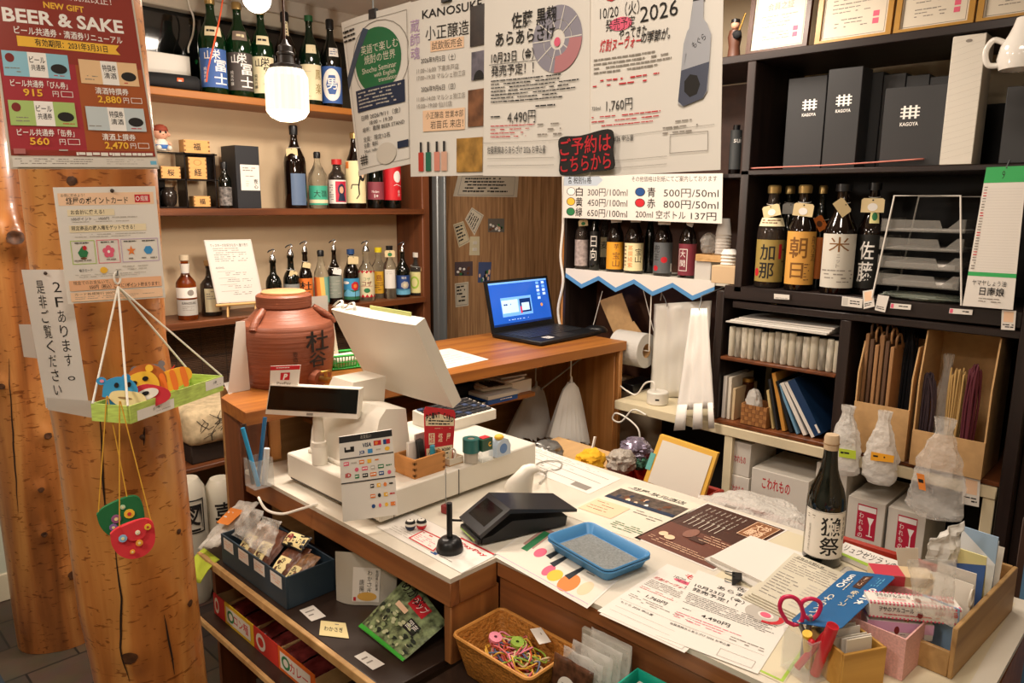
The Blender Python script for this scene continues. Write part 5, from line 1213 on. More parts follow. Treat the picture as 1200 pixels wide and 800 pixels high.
roll((545,536),RT,.016,.03,NAVY,WHITEP,'dark blue tape roll half hidden behind the small stack')if 0 else None
q=at(571,541,'z',RT);t=thing('clear_case','clear case with a dark green carton and red top beside the tape rolls','case',(q.x,q.y,RTZ))
MB().box((-.02,0,0),(.026,.035,.034),mat('acrylic_clear','#dfe3e0',.1,alpha=.35),.001).build('case',t);b=MB().box((-.019,.001,.0345),(.025,.034,.072),mat('carton_green','#28503c',.4),.001)
s=Sheet(*flat((-.019,.0008,.072),(1,0,0),(0,0,1),.044,.037),parent_mb=b);s.ring(.72,.5,.16,.2,.5,YEL,a0=.6,a1=5.2);b.box((-.012,.006,.0722),(.018,.03,.074),RED);b.build('carton',t)
q=at(590,534,'z',RT);t=thing('tape_dispenser','pale blue domed tape dispenser with yellow top at the drawer end','dispenser',(q.x,q.y,RTZ))
b=MB();b.prism([(-.03,0),(.032,0),(.032,.03),(.02,.05),(0,.056),(-.02,.048),(-.03,.03)],0,.035,mat('plastic_ice','#b6c4d4',.25),lambda u,v,h:Vector((u,h,v)));b.build('shell',t);MB().ball((-.004,.016,.058),(.016,.015,.009),YEL,14,8).build('cap',t);b=MB();b.prism(circ(0,.024,.016,.016),-.001,0.0,mat('plastic_blue','#5a7fb4',.4),lambda u,v,h:Vector((u,h,v)));b.build('reel',t)
q=at(538,520,'z',RT);t=thing('till_keyboard','cream till keyboard with rows of dark keys behind the tape rolls','keyboard',(q.x+.03,q.y+.12,RTZ))
b=MB();b.prism([(0,0),(.16,0),(.16,.05),(0,.035)],0,.26,RW,lambda u,v,h:Vector((h,u,v)));b.build('case',t)
b=MB()
for r in range(6):
 for k in range(10):x,y=.012+k*.024,.012+r*.024;z=.035+(.015)*y/.16;b.box((x,y,z),(x+.02,y+.02,z+.007),DARKG if(k+r)%5 else mat('key_blue','#3a4a6a',.4),.001)
b.build('keys',t)
# pens and clear pot at the desk post
q=at(333,585,'z',CZ);q=at(338,578,'z',CZ);t=thing('clear_pen_pot','clear acrylic pot by the left side of the register','pot',(q.x-.03,q.y+.12,CZ+.0008))
ACR=mat('acrylic_pot','#e8ecea',.08,alpha=.16,spec=.8);b=MB();b.box((-.032,-.032,0),(.032,.032,.003),ACR)
for(lo,hi)in(((-.032,-.032,.003),(.032,-.030,.09)),((-.032,.030,.003),(.032,.032,.09)),((-.032,-.030,.003),(-.030,.030,.09)),((.030,-.030,.003),(.032,.030,.09))):b.box(lo,hi,ACR)
b.build('pot',t)
PB=Vector((q.x-.03,q.y+.12,CZ+.0045))
for k,(a0_,a1_,c_,lab)in enumerate((((-.01,-.012,0),(-.035,.02,.185),'#2f9fd8','light blue scissors-handled cutter in the clear pot by the register'),((.010,-.010,0),(.022,-.016,.115),'#dfe3e6','white and blue glue pen in the clear pot by the register'),((.0,.014,0),(.045,.03,.20),'#2a6a9a','dark blue pen leaning in the clear pot by the register'),((-.014,.016,0),(-.02,.04,.19),'#3a2a24','dark brown pen leaning in the clear pot by the register'))):
 b=MB();b.tube([PB+Vector(a0_),PB+Vector(a1_)],.0065 if k!=1 else .009,mat('pen_'+c_[1:],c_,.35),10);tag(b.build('pen'),lab,'pen','pens by the register')
b=MB();b.tube(smoothpath([at(*p,'z',CZ+.006)for p in((303,583),(312,597),(330,602),(350,597),(372,590))],6),.004,CORDW);tag(b.build('register_cable'),'white cable curling at the left end of the register counter','cable')
# leaning yellow-edged slips on the register top
# ================================================================ ON THE COUNTER
CT=CZ+.0003
def sheet_y(px_tl,wid,hgt,z,turn=0):
 """Corners of a sheet on the counter whose top points to +x and whose right is -y, from its top-left pixel."""
 p=at(*px_tl,'z',z);c,s_=math.cos(turn),math.sin(turn);r=Vector((s_,-c,0));d=Vector((-c,-s_,0))
 return[p,p+r*wid,p+r*wid+d*hgt,p+d*hgt]
def lay(name,label,cat,cs,m,draw=None,th=.0006,bend=None,maxe=None,nu=1,group=None):
 s=Sheet(*bil(*cs,bend=bend,nrm=(0,0,1)),maxe=maxe);s.base(m,nu,1,th-.0002,h=th);s.h=th+.0004
 if draw:draw(s)
 return tag(s.build(name),label,cat,group)
Q=lambda*px:[at(*p,'z',CT)for p in px]
def d_tab(s):
 for v in(.22,.48,.74):s.line(.05,v,.95,v,.003,GREY)
 s.line(.5,.05,.5,.95,.001,LGREY);s.micro(.06,.05,.9,.18,2,LGREY,.5);s.micro(.06,.28,.8,.42,2,LGREY,.5,.5);s.rect(.8,.74,.95,.92,GREY);s.micro(.06,.54,.7,.7,2,GREY,.4,.5)
lay('order_table','white printed table sheet lying under the clear counter mat near the scanner','paper',Q((612,517),(728,561),(690,579),(577,534)),PAPER,d_tab)
def d_news(s):
 s.txt('経屋 秋元酒店',.5,.03,.08,INK,al='c',w=.7,bold=.02);s.rect(.05,.15,.95,.42,mat('photo_dusk','#57493f',.5,nz=((60,60,60),.6)))
 R_=random.Random(4)
 for k in range(16):s.ell(.1+.8*R_.random(),.24+.13*R_.random(),.025,.035,R_.choice((PEACH,CREAM,BROWN,NAVY,WHITE)),10)
 s.rect(.06,.36,.94,.42,NAVY);s.micro(.1,.07,.9,.13,1,LGREY);s.rect(.04,.50,.48,.80,PEACH);s.micro(.08,.54,.44,.76,4,BROWN,.3,.4);s.micro(.55,.48,.95,.62,3,GREY,.4);s.micro(.55,.80,.95,.94,4,GREEN,.4)
lay('shop_newsletter','shop newsletter with a dark group photo strip lying under the counter mat','paper',Q((734,566),(822,592),(748,634),(657,602)),PAPERW,d_news)
def d_brown(s):
 s.rect(.02,.02,.98,.98,mat('print_cocoa','#4a2e26',.35));s.rect(.02,.55,.98,.98,mat('print_cocoa_light','#6b4034',.35))
 for k in range(8):s.txt('菊姫　純米吟醸',.12+.065*k,.08,.04,PAPERW,vert=True,w=.016)
 for k in range(7):s.line(.14+.065*k,.34,.14+.065*k,.5,.002,PAPERW)
 s.rect(.68,.05,.95,.36,mat('print_copper','#8a5a3a',.35));s.frame(.68,.05,.95,.36,.002,PEACH);s.txt('大吟',.72,.08,.13,PEACH,w=.18,bold=.02);s.txt('醸酒',.72,.2,.13,PEACH,w=.18,bold=.02)
 s.ell(.36,.62,.07,.09,mat('print_rose','#8d6152',.4));s.ell(.16,.78,.05,.04,PEACH);s.ell(.26,.8,.06,.04,PEACH);s.rect(.42,.64,.60,.72,mat('print_cocoa'));s.micro(.5,.55,.9,.7,4,PEACH,.3,.3);s.micro(.08,.86,.9,.95,3,PEACH,.35)
lay('brown_flyer','dark brown glossy flyer with pale vertical writing lying beyond the blue tray','flyer',Q((829,589),(924,621),(836,669),(743,630)),PAPER,d_brown)
def d_sale(s):
 s.rect(.02,.02,.98,.98,mat('print_offwhite','#e4dccd',.4));s.rect(.10,.20,.22,.62,mat('print_rosewood','#b08a80',.5));s.rect(.13,.26,.20,.70,GREEN)
 for(u,v,ru,rv,m)in((.30,.62,.05,.09,PINK),(.50,.80,.045,.10,PINK),(.58,.82,.06,.10,YEL),(.72,.82,.08,.15,ORG),(.86,.78,.05,.12,PEACH)):s.ell(u,v,ru,rv,m)
 for u,v in((.36,.62),(.45,.70),(.64,.76)):s.poly([(u,v),(u+.05,v-.25),(u+.08,v-.25),(u+.06,v+.02)],DARKG)
 s.micro(.75,.12,.95,.62,7,GREY,.4);s.line(.02,.95,.98,.95,.002,PURP);s.micro(.7,.955,.9,.975,1,PURP)
lay('sale_poster','pale poster with bottle pictures and orange dots lying under the blue trays','poster',Q((640,605),(752,655),(688,713),(577,651)),PAPER,d_sale)
lay('cream_mat','cream paper mat covering the counter under the flyers','paper',[Vector((CF+.03,.78,CZ-.0001)),Vector((CB-.03,.78,CZ-.0001)),Vector((CB-.03,.24,CZ-.0001)),Vector((CF+.03,.24,CZ-.0001))],mat('paper_cream_mat','#d8cdb0',.45),None,th=.0004)
def d_pay(s):
 s.frame(.0,.0,1,1,.0015,LGREY);s.rect(.62,.02,.98,.07,RED);s.rect(.55,.12,.66,.26,RED);s.txt('P',.58,.12,.15,WHITE,bold=.05);s.txt('PayPay',.68,.13,.13,RED,w=.28,bold=.02);s.rect(.62,.82,.68,.9,BLUE);s.micro(.70,.83,.9,.9,1,GREY);s.micro(.1,.6,.5,.9,4,LGREY,.4)
lay('payment_notice','white payment notice with a red bar lying at the counter corner','notice',Q((482,600),(583,650),(541,672),(440,617)),PAPER,d_pay)
def d_redf(s):s.frame(.02,.03,.98,.97,.005,RED);s.micro(.12,.16,.6,.3,1,RED,.6);s.micro(.12,.4,.85,.85,4,PINK,.4)
lay('red_framed_card','small white card with a red frame lying beside the black pole stand','card',[v+Vector((0,0,.0013))for v in Q((497,621),(523,633),(508,648),(477,631))],PAPER,d_redf)
for px,c1,c2,lab in(((481,621),NAVY,INK,'white round daruma figurine with a blue base at the left of the pair'),((494,620),RED,INK,'white round daruma figurine with a red base at the right of the pair')):
 q=at(*px,'z',CZ);t=thing('daruma_figurine',lab,'figurine',(q.x,q.y,CZ+.0022),0,'pair of tiny darumas')
 MB().lathe([(.0001,0),(.010,.001),(.0135,.007),(.0145,.013)],c1,18).build('base',t)
 b=MB();b.lathe([(.0145,.0131),(.0138,.02),(.010,.026),(.005,.0285),(.0001,.029)],WHITEP,18);b.build('head',t)
 b=MB();b.lathe([(.0143,.0195),(.0115,.0255),(.0001,.0296)],INK,18);b.build('hair',t)
# white barcode scanner on a stand
q=at(612,585,'z',CZ);t=thing('barcode_scanner','white hooded barcode scanner on a small grey stand behind the card terminal','scanner',(q.x,q.y,CZ+.0008),math.radians(-60))
SW=mat('scanner_white','#e9e4d8',.3)
MB().box((-.03,-.03,0),(.03,.03,.010),PAPERG,.004).build('stand_base',t);MB().box((-.012,-.016,.010),(.010,.016,.085),mat('stand_beige','#b9ae98',.5),.004).build('stand_post',t)
vw=Vector((-q.x,-q.y,0)).normalized();hx=Vector((0,0,1)).cross(vw);Ri=RZ(math.radians(60));vw,hx=Ri@vw,Ri@hx
SEC=[(-.012,.030,.040,.020),(-.012,.048,.042,.026),(-.006,.070,.038,.028),(.006,.092,.028,.026),(.020,.106,.020,.020),(.038,.112,.018,.016),(.046,.112,.012,.010)]
def hood(u,v):
 i=min(int(v*6),5);f=v*6-i;a_,b2,c2,d2=[SEC[i][k]+(SEC[i+1][k]-SEC[i][k])*f for k in range(4)];a=2*PI*u
 return hx*(a_+c2*math.cos(a))+vw*(.030+d2*math.sin(a))+Vector((0,0,b2+(.010*math.cos(a)*-1 if v>.5 else 0)))
b=MB();b.grid(hood,24,6,SW,closed_u=True);b.add([hood(k/24,1)for k in range(24)],[tuple(range(24))],SW);b.build('hood',t,ang=50)
b=MB();b.add([hood(k/24,0)for k in range(24)],[tuple(reversed(range(24)))],mat('scanner_window','#8a8172',.2));b.build('scan_window',t)
b=MB();b.tube(smoothpath([at(634,553,'z',CZ+.07)]+[at(*p,'z',CZ+.005)for p in((640,552),(655,549),(657,541),(640,540),(628,545),(640,556),(632,566))],7),.0022,mat('cable_grey'),6);tag(b.build('scanner_cable'),'thin grey cable coiling from the white scanner across the counter','cable')
# black card terminal
TH=math.radians(108);e1=Vector((math.sin(TH),math.cos(TH),0));e2=Vector((-e1.y,e1.x,0));
o=at(566,641,'z',CZ);L_=(at(664,617,'z',CZ)-o).dot(e1);Wd=(at(535,623,'z',CZ)-o).dot(e2)*1.05
t=thing('card_terminal','black folding card terminal with a tilted customer screen on the counter','card terminal',(o.x,o.y,CZ+.0022),math.atan2(e1.y,e1.x))
BT=mat('terminal_black','#17181a',.4);BT2=mat('terminal_satin','#202124',.3)
rz_=at(600,593,'y',(o+e1*L_*.22).y).z-CZ
rz_=.088
b=MB();F2=lambda u,v,h:Vector((u,h,v))
b.prism([(0.0,0.004),(L_*.98,.004),(L_*1.0,.03),(L_*.34,.05),(.03,.022),(0,.018)],.004,Wd-.004,BT,F2);b.build('base',t)
b=MB();b.prism([(L_*.30,rz_),(L_*1.10,.048),(L_*1.10,.040),(L_*.30,rz_-.012)],-.004,Wd+.004,BT2,F2);b.build('operator_panel',t)
b=MB();b.prism([(-.012,.034),(L_*.30,rz_),(L_*.30,rz_-.012),(-.008,.024)],-.004,Wd+.004,BT2,F2)
sn=Vector((-(rz_-.034),0,L_*.30+.012)).normalized();sl=lambda x,y:Vector((x,y,.034+(x+.012)/(L_*.3+.012)*(rz_-.034)));tlv,trv,brv,blv=sl(L_*.27,Wd-.006),sl(L_*.27,.008),sl(.004,.008),sl(.004,Wd-.006)
s=Sheet(*bil(tlv,trv,brv,blv,nrm=sn),parent_mb=b,h0=.0006);s.rect(.04,.08,.96,.92,mat('terminal_screen','#0b0c0e',.12));b.build('customer_screen',t)
b=MB();b.box((-.014,.006,.004),(.0,Wd-.006,.020),BT,.003);b.box((-.0155,.02,.008),(-.0138,Wd-.01,.0115),mat('led_lime','#a4c86a',.4));b.build('reader_slot',t)
# two stacked blue trays
TB=mat('tray_blue','#4f8fc4',.4);TMAT=mat('tray_pad','#7f8280',.8,nz=((220,220,220),.25))
L0,T0,R0,B0_=[at(*p,'z',CZ+.034)for p in((638,629),(690,612),(767,650),(712,673))]
cx_,cy_=(L0.x+T0.x+R0.x+B0_.x)/4,(L0.y+T0.y+R0.y+B0_.y)/4;tw=((T0-L0).length+(R0-B0_).length)/2;tl2=((R0-T0).length+(B0_-L0).length)/2
def rrect(w_,l_,r_,n=5):
 out=[]
 for(sx,sy,a0_)in((1,1,0),(-1,1,PI/2),(-1,-1,PI),(1,-1,1.5*PI)):
  for k in range(n+1):a=a0_+PI/2*k/n;out.append((sx*(w_/2-r_)+r_*math.cos(a),sy*(l_/2-r_)+r_*math.sin(a)))
 return out
def tray(label,z,pad):
 t_=thing('coin_tray',label,'tray',(cx_,cy_,z),math.atan2((T0-L0).y,(T0-L0).x),'stacked blue trays')
 levels=[(tw*.80,tl2*.84,.012,0),(tw*.82,tl2*.86,.014,.002),(tw*.93,tl2*.95,.02,.024),(tw,tl2,.024,.026),(tw,tl2,.024,.0285),(tw*.985,tl2*.99,.022,.030),(tw*.925,tl2*.95,.018,.028),(tw*.82,tl2*.86,.014,.005),(tw*.80,tl2*.84,.012,.0045)]
 vs=[];fs=[];n=24
 for(a,b_,r_,zz)in levels:vs+=[(x,y,zz)for x,y in rrect(a,b_,r_)]
 for i in range(len(levels)-1):
  for k in range(n):fs.append((i*n+k,i*n+(k+1)%n,(i+1)*n+(k+1)%n,(i+1)*n+k))
 fs.append(tuple(reversed(range(n))));fs.append(tuple((len(levels)-1)*n+k for k in range(n)))
 b_=MB().add(vs,fs,TB);b_.build('tray_body',t_,ang=50)
 if pad:b_=MB();b_.prism(rrect(tw*.76,tl2*.80,.008),.0048,.0066,TMAT,lambda u,v,h:Vector((u,v,h)));b_.build('ribbed_pad',t_)
tray('lower blue plastic coin tray of the stacked pair on the counter',CZ+.0026,False);tray('upper blue plastic coin tray with a grey pad on top of the stacked pair',CZ+.0095,True)
# stack of white paper with a clip, and the folder under it
cs=[at(*p,'z',CZ)for p in((879,634),(944,655),(898,690),(832,659))]
lay('clipped_folder','grey clear folder of papers under the clipped white sheets','folder',[c+Vector((0,0,.0004))for c in[at(*p,'z',CZ)for p in((876,637),(945,660),(890,694),(825,657))]],PAPERG,None,th=.006)
lay('blank_paper_stack','stack of blank white sheets held by a black binder clip','paper',[c+Vector((0,0,.0072))for c in cs],PAPER,None,th=.009,bend=lambda u,v:-.002*u)
q=at(866,677,'z',CZ+.017);t=thing('binder_clip','black binder clip on the edge of the blank white sheets','clip',(q.x+.006,q.y,CZ+.0002),math.radians(-62))
b=MB();b.prism([(-.014,0),(-.012,.0),(.006,.0165),(.008,.0185),(-.014,.0185)],-.017,.017,BLACKP,lambda u,v,h:Vector((u-.004,h,v*1.05)));
b.build('jaw',t);
for zz in(.020,.0008):MB().tube([(-.012,-.008,zz),(-.034,-.006,zz+.004),(-.034,.006,zz+.004),(-.012,.008,zz)],.0011,STEEL if zz<.01 else BLACKP,5).build('lever',t)
# the two order flyers
def d_mogura(s,full=True):
 s.txt('もぐら',.30,.03,.085,RED,w=.5,bold=.015);s.txt('10/20（火）',.22,.12,.055,INK,w=.3);s.txt('2026',.66,.10,.075,INK,w=.25,bold=.01);s.ell(.38,.185,.14,.025,PINK);s.txt('発売予定',.28,.165,.045,INK,w=.26)
 s.txt('やってきた。。',.42,.22,.045,INK,w=.35,bold=.03,skew=.25);s.txt('焼酎ヌーヴォー',.06,.25,.045,RED,w=.42,bold=.03,skew=.2);s.txt('の季節が。',.5,.27,.042,INK,w=.25,bold=.02,skew=.2)
 s.micro(.06,.32,.75,.44,5,GREY,.5,.08);s.micro(.06,.46,.7,.51,2,RED,.35,.2);s.micro(.06,.55,.14,.57,1,INK);s.txt('1,760円',.22,.54,.055,INK,w=.25,bold=.01);s.micro(.06,.62,.6,.70,3,GREY,.4);s.micro(.62,.6,.92,.68,3,GREY,.4);s.line(.04,.74,.96,.74,.0006,GREY);s.txt('もぐら 2026 申込書',.08,.76,.03,INK,w=.4);s.line(.08,.85,.8,.85,.0006,GREY);s.line(.08,.92,.8,.92,.0006,GREY)
def d_sato(s):
 s.txt('佐藤 黒麹',.42,.03,.06,INK,w=.42,bold=.02);s.txt('あらあらざけ',.26,.11,.06,INK,w=.55,bold=.02);s.txt('10月23日（金）',.06,.20,.055,INK,w=.5,bold=.012);s.txt('発売予定！！',.06,.265,.055,INK,w=.45,bold=.012)
 s.ring(.78,.28,.19,.13,.62,LGREY);s.ring(.78,.28,.17,.115,.3,RED,a0=-.4,a1=1.6);s.ell(.78,.28,.05,.035,PINK)
 s.micro(.05,.36,.95,.52,7,INK,.4,.1,.15);s.micro(.08,.58,.18,.60,1,INK);s.txt('4,490円',.28,.56,.055,INK,w=.28,bold=.01);s.micro(.05,.65,.7,.74,3,PINK,.35);s.micro(.62,.70,.95,.76,2,GREY);s.line(.04,.78,.96,.78,.0006,GREY);s.txt('佐藤黒麹あらあらざけ 2026 お申込書',.06,.80,.03,INK,w=.6);s.frame(.60,.88,.93,.97,.0008,GREY)
cs=sheet_y((782,661),.205,.292,CZ+.0004,.03)
lay('spare_order_sheet','white order sheet peeping out under the two order flyers at the counter edge','paper',[c+Vector((-.006,-.01,0))for c in cs],PAPER,None)
lay('order_flyer','left white order flyer with red handwriting and 1,760円 on the counter','flyer',[c+Vector((0,0,.0009))for c in cs],PAPER,d_mogura,group='order flyers on the counter')
cs=[at(*p,'z',CZ+.0016)for p in((818,668),(938,712),(888,790),(768,744))]
lay('order_flyer','right white order flyer with a red wheel mark and 4,490円 on the counter','flyer',[c+Vector((0,0,.0004))for c in cs],PAPER,d_sato,group='order flyers on the counter')
lay('lime_bordered_sheet','sheet with a lime green border lying under the right order flyer','paper',[c+Vector((0,0,.0004))for c in Q((905,706),(962,735),(918,802),(850,770))],mat('paper_cream_mat'),lambda s:s.frame(.02,.02,.98,.98,.006,LGREEN))
# folded newspaper
cs=Q((930,655),(1012,690),(955,740),(880,703))
for k in range(4):
 lay('folded_newspaper',['bottom fold','second fold','third fold','printed top fold'][k]+' of the grey newspaper beside the sake bottle','newspaper',[c+Vector((-.004*(3-k),.006*(3-k)*(1 if i in(0,3)else .3),.0028+.004*k))for i,c in enumerate(cs)],mat('newsprint','#cfc8b4',.8),(lambda s:(s.micro(.05,.08,.95,.4,7,GREY,.4,.1),s.micro(.05,.45,.45,.95,9,GREY,.4,.1),s.txt('広告のお知らせ',.08,.03,.07,INK,w=.4),s.micro(.52,.45,.95,.95,9,LGREY,.4,.1)))if k==3 else None,th=.003,group='folds of the newspaper')
# the sake bottle
DB=at(962,657,'z',CZ);zt_=at(962,517,'y',DB.y).z-CZ;Rb=.0455
def dassai(s):
 s.txt('獺',.60,.10,.42,INK,al='c',w=.42,bold=.03);s.txt('祭',.60,.52,.42,INK,al='c',w=.42,bold=.03);s.txt('純米大吟醸',.9,.10,.1,INK,vert=True,w=.07);s.micro(.08,.1,.3,.2,2,GREY,.5);s.txt('旭酒造株式会社',.16,.3,.085,GREY,vert=True,w=.05);s.frame(.01,.01,.99,.99,.0008,GREY)
SHAPE['dassai']=[(0,.92),(.012,1),(.44,1),(.52,.97),(.60,.82),(.68,.58),(.75,.44),(.84,.37),(.90,.345),(1,.345)]
t=bottle('black sake bottle with white label and black brush writing standing on the counter',(DB.x,DB.y,CZ+.0021),zt_,Rb,'dassai','black','wrap',mat('cap_cloth','#c2a98a',.7),rz=-math.atan2(DB.x,DB.y)+.12,labels=[(.075,.44,2.5,Lwhite,dassai)],seg=40)
pts=[(math.cos(k*PI/8)*Rb*.40,math.sin(k*PI/8)*Rb*.40,zt_*.93)for k in range(16)];MB().tube(pts,.0012,mat('cord_tan','#8a6a44',.7),5,closed=True).build('cap_tie',t)
# ---------------------------------------------------------------- near right corner
def cnt_box(name,label,cat,px,wx,dy,hz,m,rz=0,z=None,bev=.0015,draw=None,group=None,top=None):
 """Block with its nearest corner at a pixel of the counter; wx along its own x, dy along its own y."""
 z=CZ if z is None else z;p=at(*px,'z',z);b_=MB().box((0,0,0),(wx,dy,hz),m,bev)
 if draw:draw(Sheet(*flat((0,-.0003,hz),(1,0,0),(0,0,1),wx,hz),parent_mb=b_))
 if top:top(Sheet(*flat((0,dy,hz+.0003),(1,0,0),(0,1,0),wx,dy),parent_mb=b_))
 o=b_.build(name,loc=(p.x,p.y,z+.0008));o.rotation_euler=(0,0,rz);return tag(o,label,cat,group)
# wooden file box with envelopes
WF=wood('wood_file_box','#8f6c42','#b8935f','x',.5)
f0,f1=at(1115,797,'z',CZ),at(1186,716,'z',CZ);fe=(f1-f0);fl_=fe.length;fa=math.atan2(fe.y,fe.x);fh=at(1118,745,'y',f0.y).z-CZ
t=thing('letter_box','open wooden letter box of envelopes and papers at the counter end','letter box',(f0.x,f0.y,CZ+.0008),fa)
MB().box((0,-.0,0),(fl_,.009,fh),WF,.0015).build('side_board',t);MB().box((0,.085,0),(fl_,.094,fh),WF,.0015).build('side_board',t)
MB().box((0,.009,0),(.009,.085,fh*.5),WF,.0015).build('end_board',t);MB().box((fl_-.009,.009,0),(fl_,.085,fh),WF,.0015).build('end_board',t);MB().box((.009,.009,0),(fl_-.009,.085,.006),WF).build('bottom_board',t)
FM=Matrix.Translation((f0.x,f0.y,CZ+.0008))@Matrix.Rotation(fa,4,'Z')
ENV=[(.06,.030,.075,.115,'#8fb0d0',-.12,'pale blue envelope at the near end of the letter box'),(.10,.045,.07,.14,'#e8e2d6',.08,'white envelope with a string tie in the letter box'),(.135,.025,.08,.16,'#dcd6cc',-.1,'grey-white leaflet in the middle of the letter box'),(.17,.05,.085,.16,'#3f5f98',.05,'dark blue folder standing in the letter box'),(.20,.03,.07,.18,'#e8e0a0',-.15,'pale yellow paper sticking up from the letter box'),(.225,.055,.075,.19,'#d8dce0',.1,'white paper sticking up behind the yellow one'),(.25,.03,.08,.20,'#9db8d4',-.05,'light blue clear file at the back of the letter box'),(.275,.05,.08,.16,'#ded6c8',.12,'cream card at the far end of the letter box')]
for k,(x,y,w_,h_,c_,tl_,lab)in enumerate(ENV):
 b=MB();b.box((-.001,-.034,0),(.0012,.034,h_),mat('envelope_'+c_[1:],c_,.6),0)
 o_=b.build('envelope');o_.matrix_world=FM@Matrix.Translation((min(x,fl_-.03),.047,.0075))@Matrix.Rotation(tl_,4,'Y')@Matrix.Rotation((k%3-1)*.06,4,'Z');tag(o_,lab,'envelope','papers in the letter box')
b=MB();pp=FM@Vector((.11,.02,.12));b.tube([pp+Vector((.016*math.cos(k*PI/8),-.006,.018*math.sin(k*PI/8)))for k in range(16)],.0016,CORDW,5,closed=True);tag(b.build('string_loop'),'loop of white string on the near end of the letter box','string')
# pink patterned box with long cartons
PKB=mat('box_pink_check','#d9a6a0',.6,nz=((220,220,220),.15));
g0=at(1052,815,'z',CZ);g1=at(1128,792,'z',CZ);gx=.20;gd=.12;gh=.085
ga=fa
t=thing('pink_box','open pink checked cardboard box holding long tape cartons','box',(at(1060,800,'z',CZ).x,at(1060,800,'z',CZ).y+.005,CZ+.0008),ga)
GO=Vector(t.location)
for(lo,hi)in(((0,-.0,0),(gx,.003,gh)),((0,gd-.003,0),(gx,gd,gh)),((0,.003,0),(.003,gd-.003,gh)),((gx-.003,.003,0),(gx,gd-.003,gh)),((.003,.003,0),(gx-.003,gd-.003,.003))):MB().box(lo,hi,PKB).build('wall' if hi[2]>.01 else 'base',t)
GM=Matrix.Translation(GO)@Matrix.Rotation(ga,4,'Z')
def carton(name,label,x,y,z,l_,w_,h_,m,draw,rz=PI/2,rx=0):
 b_=MB().box((0,0,0),(l_,w_,h_),m,.001);s_=Sheet(*flat((0,w_,h_+.0003),(1,0,0),(0,1,0),l_,w_),parent_mb=b_);draw(s_);s_=Sheet(*flat((0,-.0003,h_),(1,0,0),(0,0,1),l_,h_),parent_mb=b_);draw(s_)
 o_=b_.build(name);o_.matrix_world=Matrix.Translation((x,y,z))@Matrix.Rotation(rz,4,'Z')@Matrix.Rotation(rx,4,'X');tag(o_,label,'carton','tape cartons by the letter box');return o_
def d_pop(s):
 for k in range(24):s.rect(k/24,0,k/24+.02,.12,PINK);s.rect(k/24,.88,k/24+.02,1,PINK)
 s.txt('POP用品',.95,.2,.36,RED,w=.24,bold=.02,al='r');s.txt('ヲサのアルコール',.10,.2,.36,INK,w=.38,bold=.01);s.ell(.55,.6,.03,.2,DRED);s.micro(.1,.65,.9,.8,1,RED)
def d_red(s):s.rect(0,0,1,1,mat('carton_red','#c03a4a',.5));s.txt('ツカイ',.5,.15,.6,WHITE,al='c',w=.4)
def d_lil(s):s.rect(0,.0,1,.6,mat('carton_lilac','#d8a8c8',.5));s.ell(.45,.5,.04,.25,DRED);s.micro(.5,.7,.9,.85,1,GREY)
ca=math.radians(-56)
def cpos(px,z):p=at(*px,'z',z);return p.x,p.y,z
carton('tape_carton','white and pink POP carton lying across the pink checked box',*cpos((1018,722),CZ+.088),.165,.042,.032,PAPER,d_pop,ca)
carton('tape_carton','lilac and white carton inside the pink checked box',*cpos((1015,744),CZ+.045),.12,.042,.034,PAPER,d_lil,ca)
carton('tape_carton','flat carton with a red end band behind the POP carton',*cpos((1024,684),CZ+.086),.12,.05,.022,mat('paper_kraft_pale','#cdb48c',.7),lambda s:s.rect(0,0,.5,1,mat('carton_red','#c03a4a',.5)),ca)
# clear bag in front of the envelopes, handwritten roll, small things behind the bottle
def blob(name,label,cat,c,r,m,seed,pinch=0,amp=.18,group=None,draw=None,sq=1,seg=28):
 """Crumpled film bag; pinch gathers its upper end."""
 b_=MB();c=Vector(c)
 def fn(u,v):
  th=2*PI*u;ph=PI*(1-v);d=Vector((math.sin(ph)*math.cos(th),math.sin(ph)*math.sin(th),math.cos(ph)))
  p=Vector((d.x*r[0],d.y*r[1],d.z*r[2]))
  k=1+amp*mnoise.noise(d*2.2+Vector((seed,0,0)))+amp*.6*mnoise.noise(d*6+Vector((0,seed,0)))
  if pinch: # gathered bag: broad foot, narrowing to a tied neck with a ruffle
   PR=((0,.0),(.04,.75),(.12,1),(.4,.93),(.62,.70),(.80,.42),(.88,.30),(.94,.37),(1,.40))
   for(a_,ra),(b2,rb)in zip(PR,PR[1:]):
    if a_<=v<=b2:q_=ra+(rb-ra)*(v-a_)/(b2-a_);break
   f_=1+.10*math.sin(th*9+seed)*max(0,v-.5)*2
   p=Vector((math.cos(th)*r[0]*q_*f_,math.sin(th)*r[1]*q_*f_,(2*v-.86/1)*r[2]if v>0 else-r[2]*.86));p.z=-r[2]*.86+1.9*r[2]*v
  p.x*=k;p.y*=k;p.z*=1+.3*(k-1)
  p.z=max(p.z,-r[2]*.86)
  return c+p+Vector((0,0,r[2]*.86))
 b_.grid(fn,seg,seg,m,closed_u=True)
 return tag(b_.build(name,ang=25),label,cat,group)
FILM=mat('film_clear','#f4f1ea',.12,alpha=.30,spec=.8,bump=((60,60,60),.8,.006));FILMW=mat('film_milky','#ece8e0',.25,alpha=.62,spec=.6,bump=((70,70,70),.8,.006))
def film_sheet(name,label,cat,cs,m,amp=.006,seed=0,group=None):
 fn,W,H=bil(*cs);b_=MB();b_.grid(lambda u,v:fn(u,1-v,amp*mnoise.noise(Vector((u*4,v*4,seed)))*2),10,10,m);return tag(b_.build(name,solid=.0006),label,cat,group)
p0=at(1085,742,'z',CZ+.09)
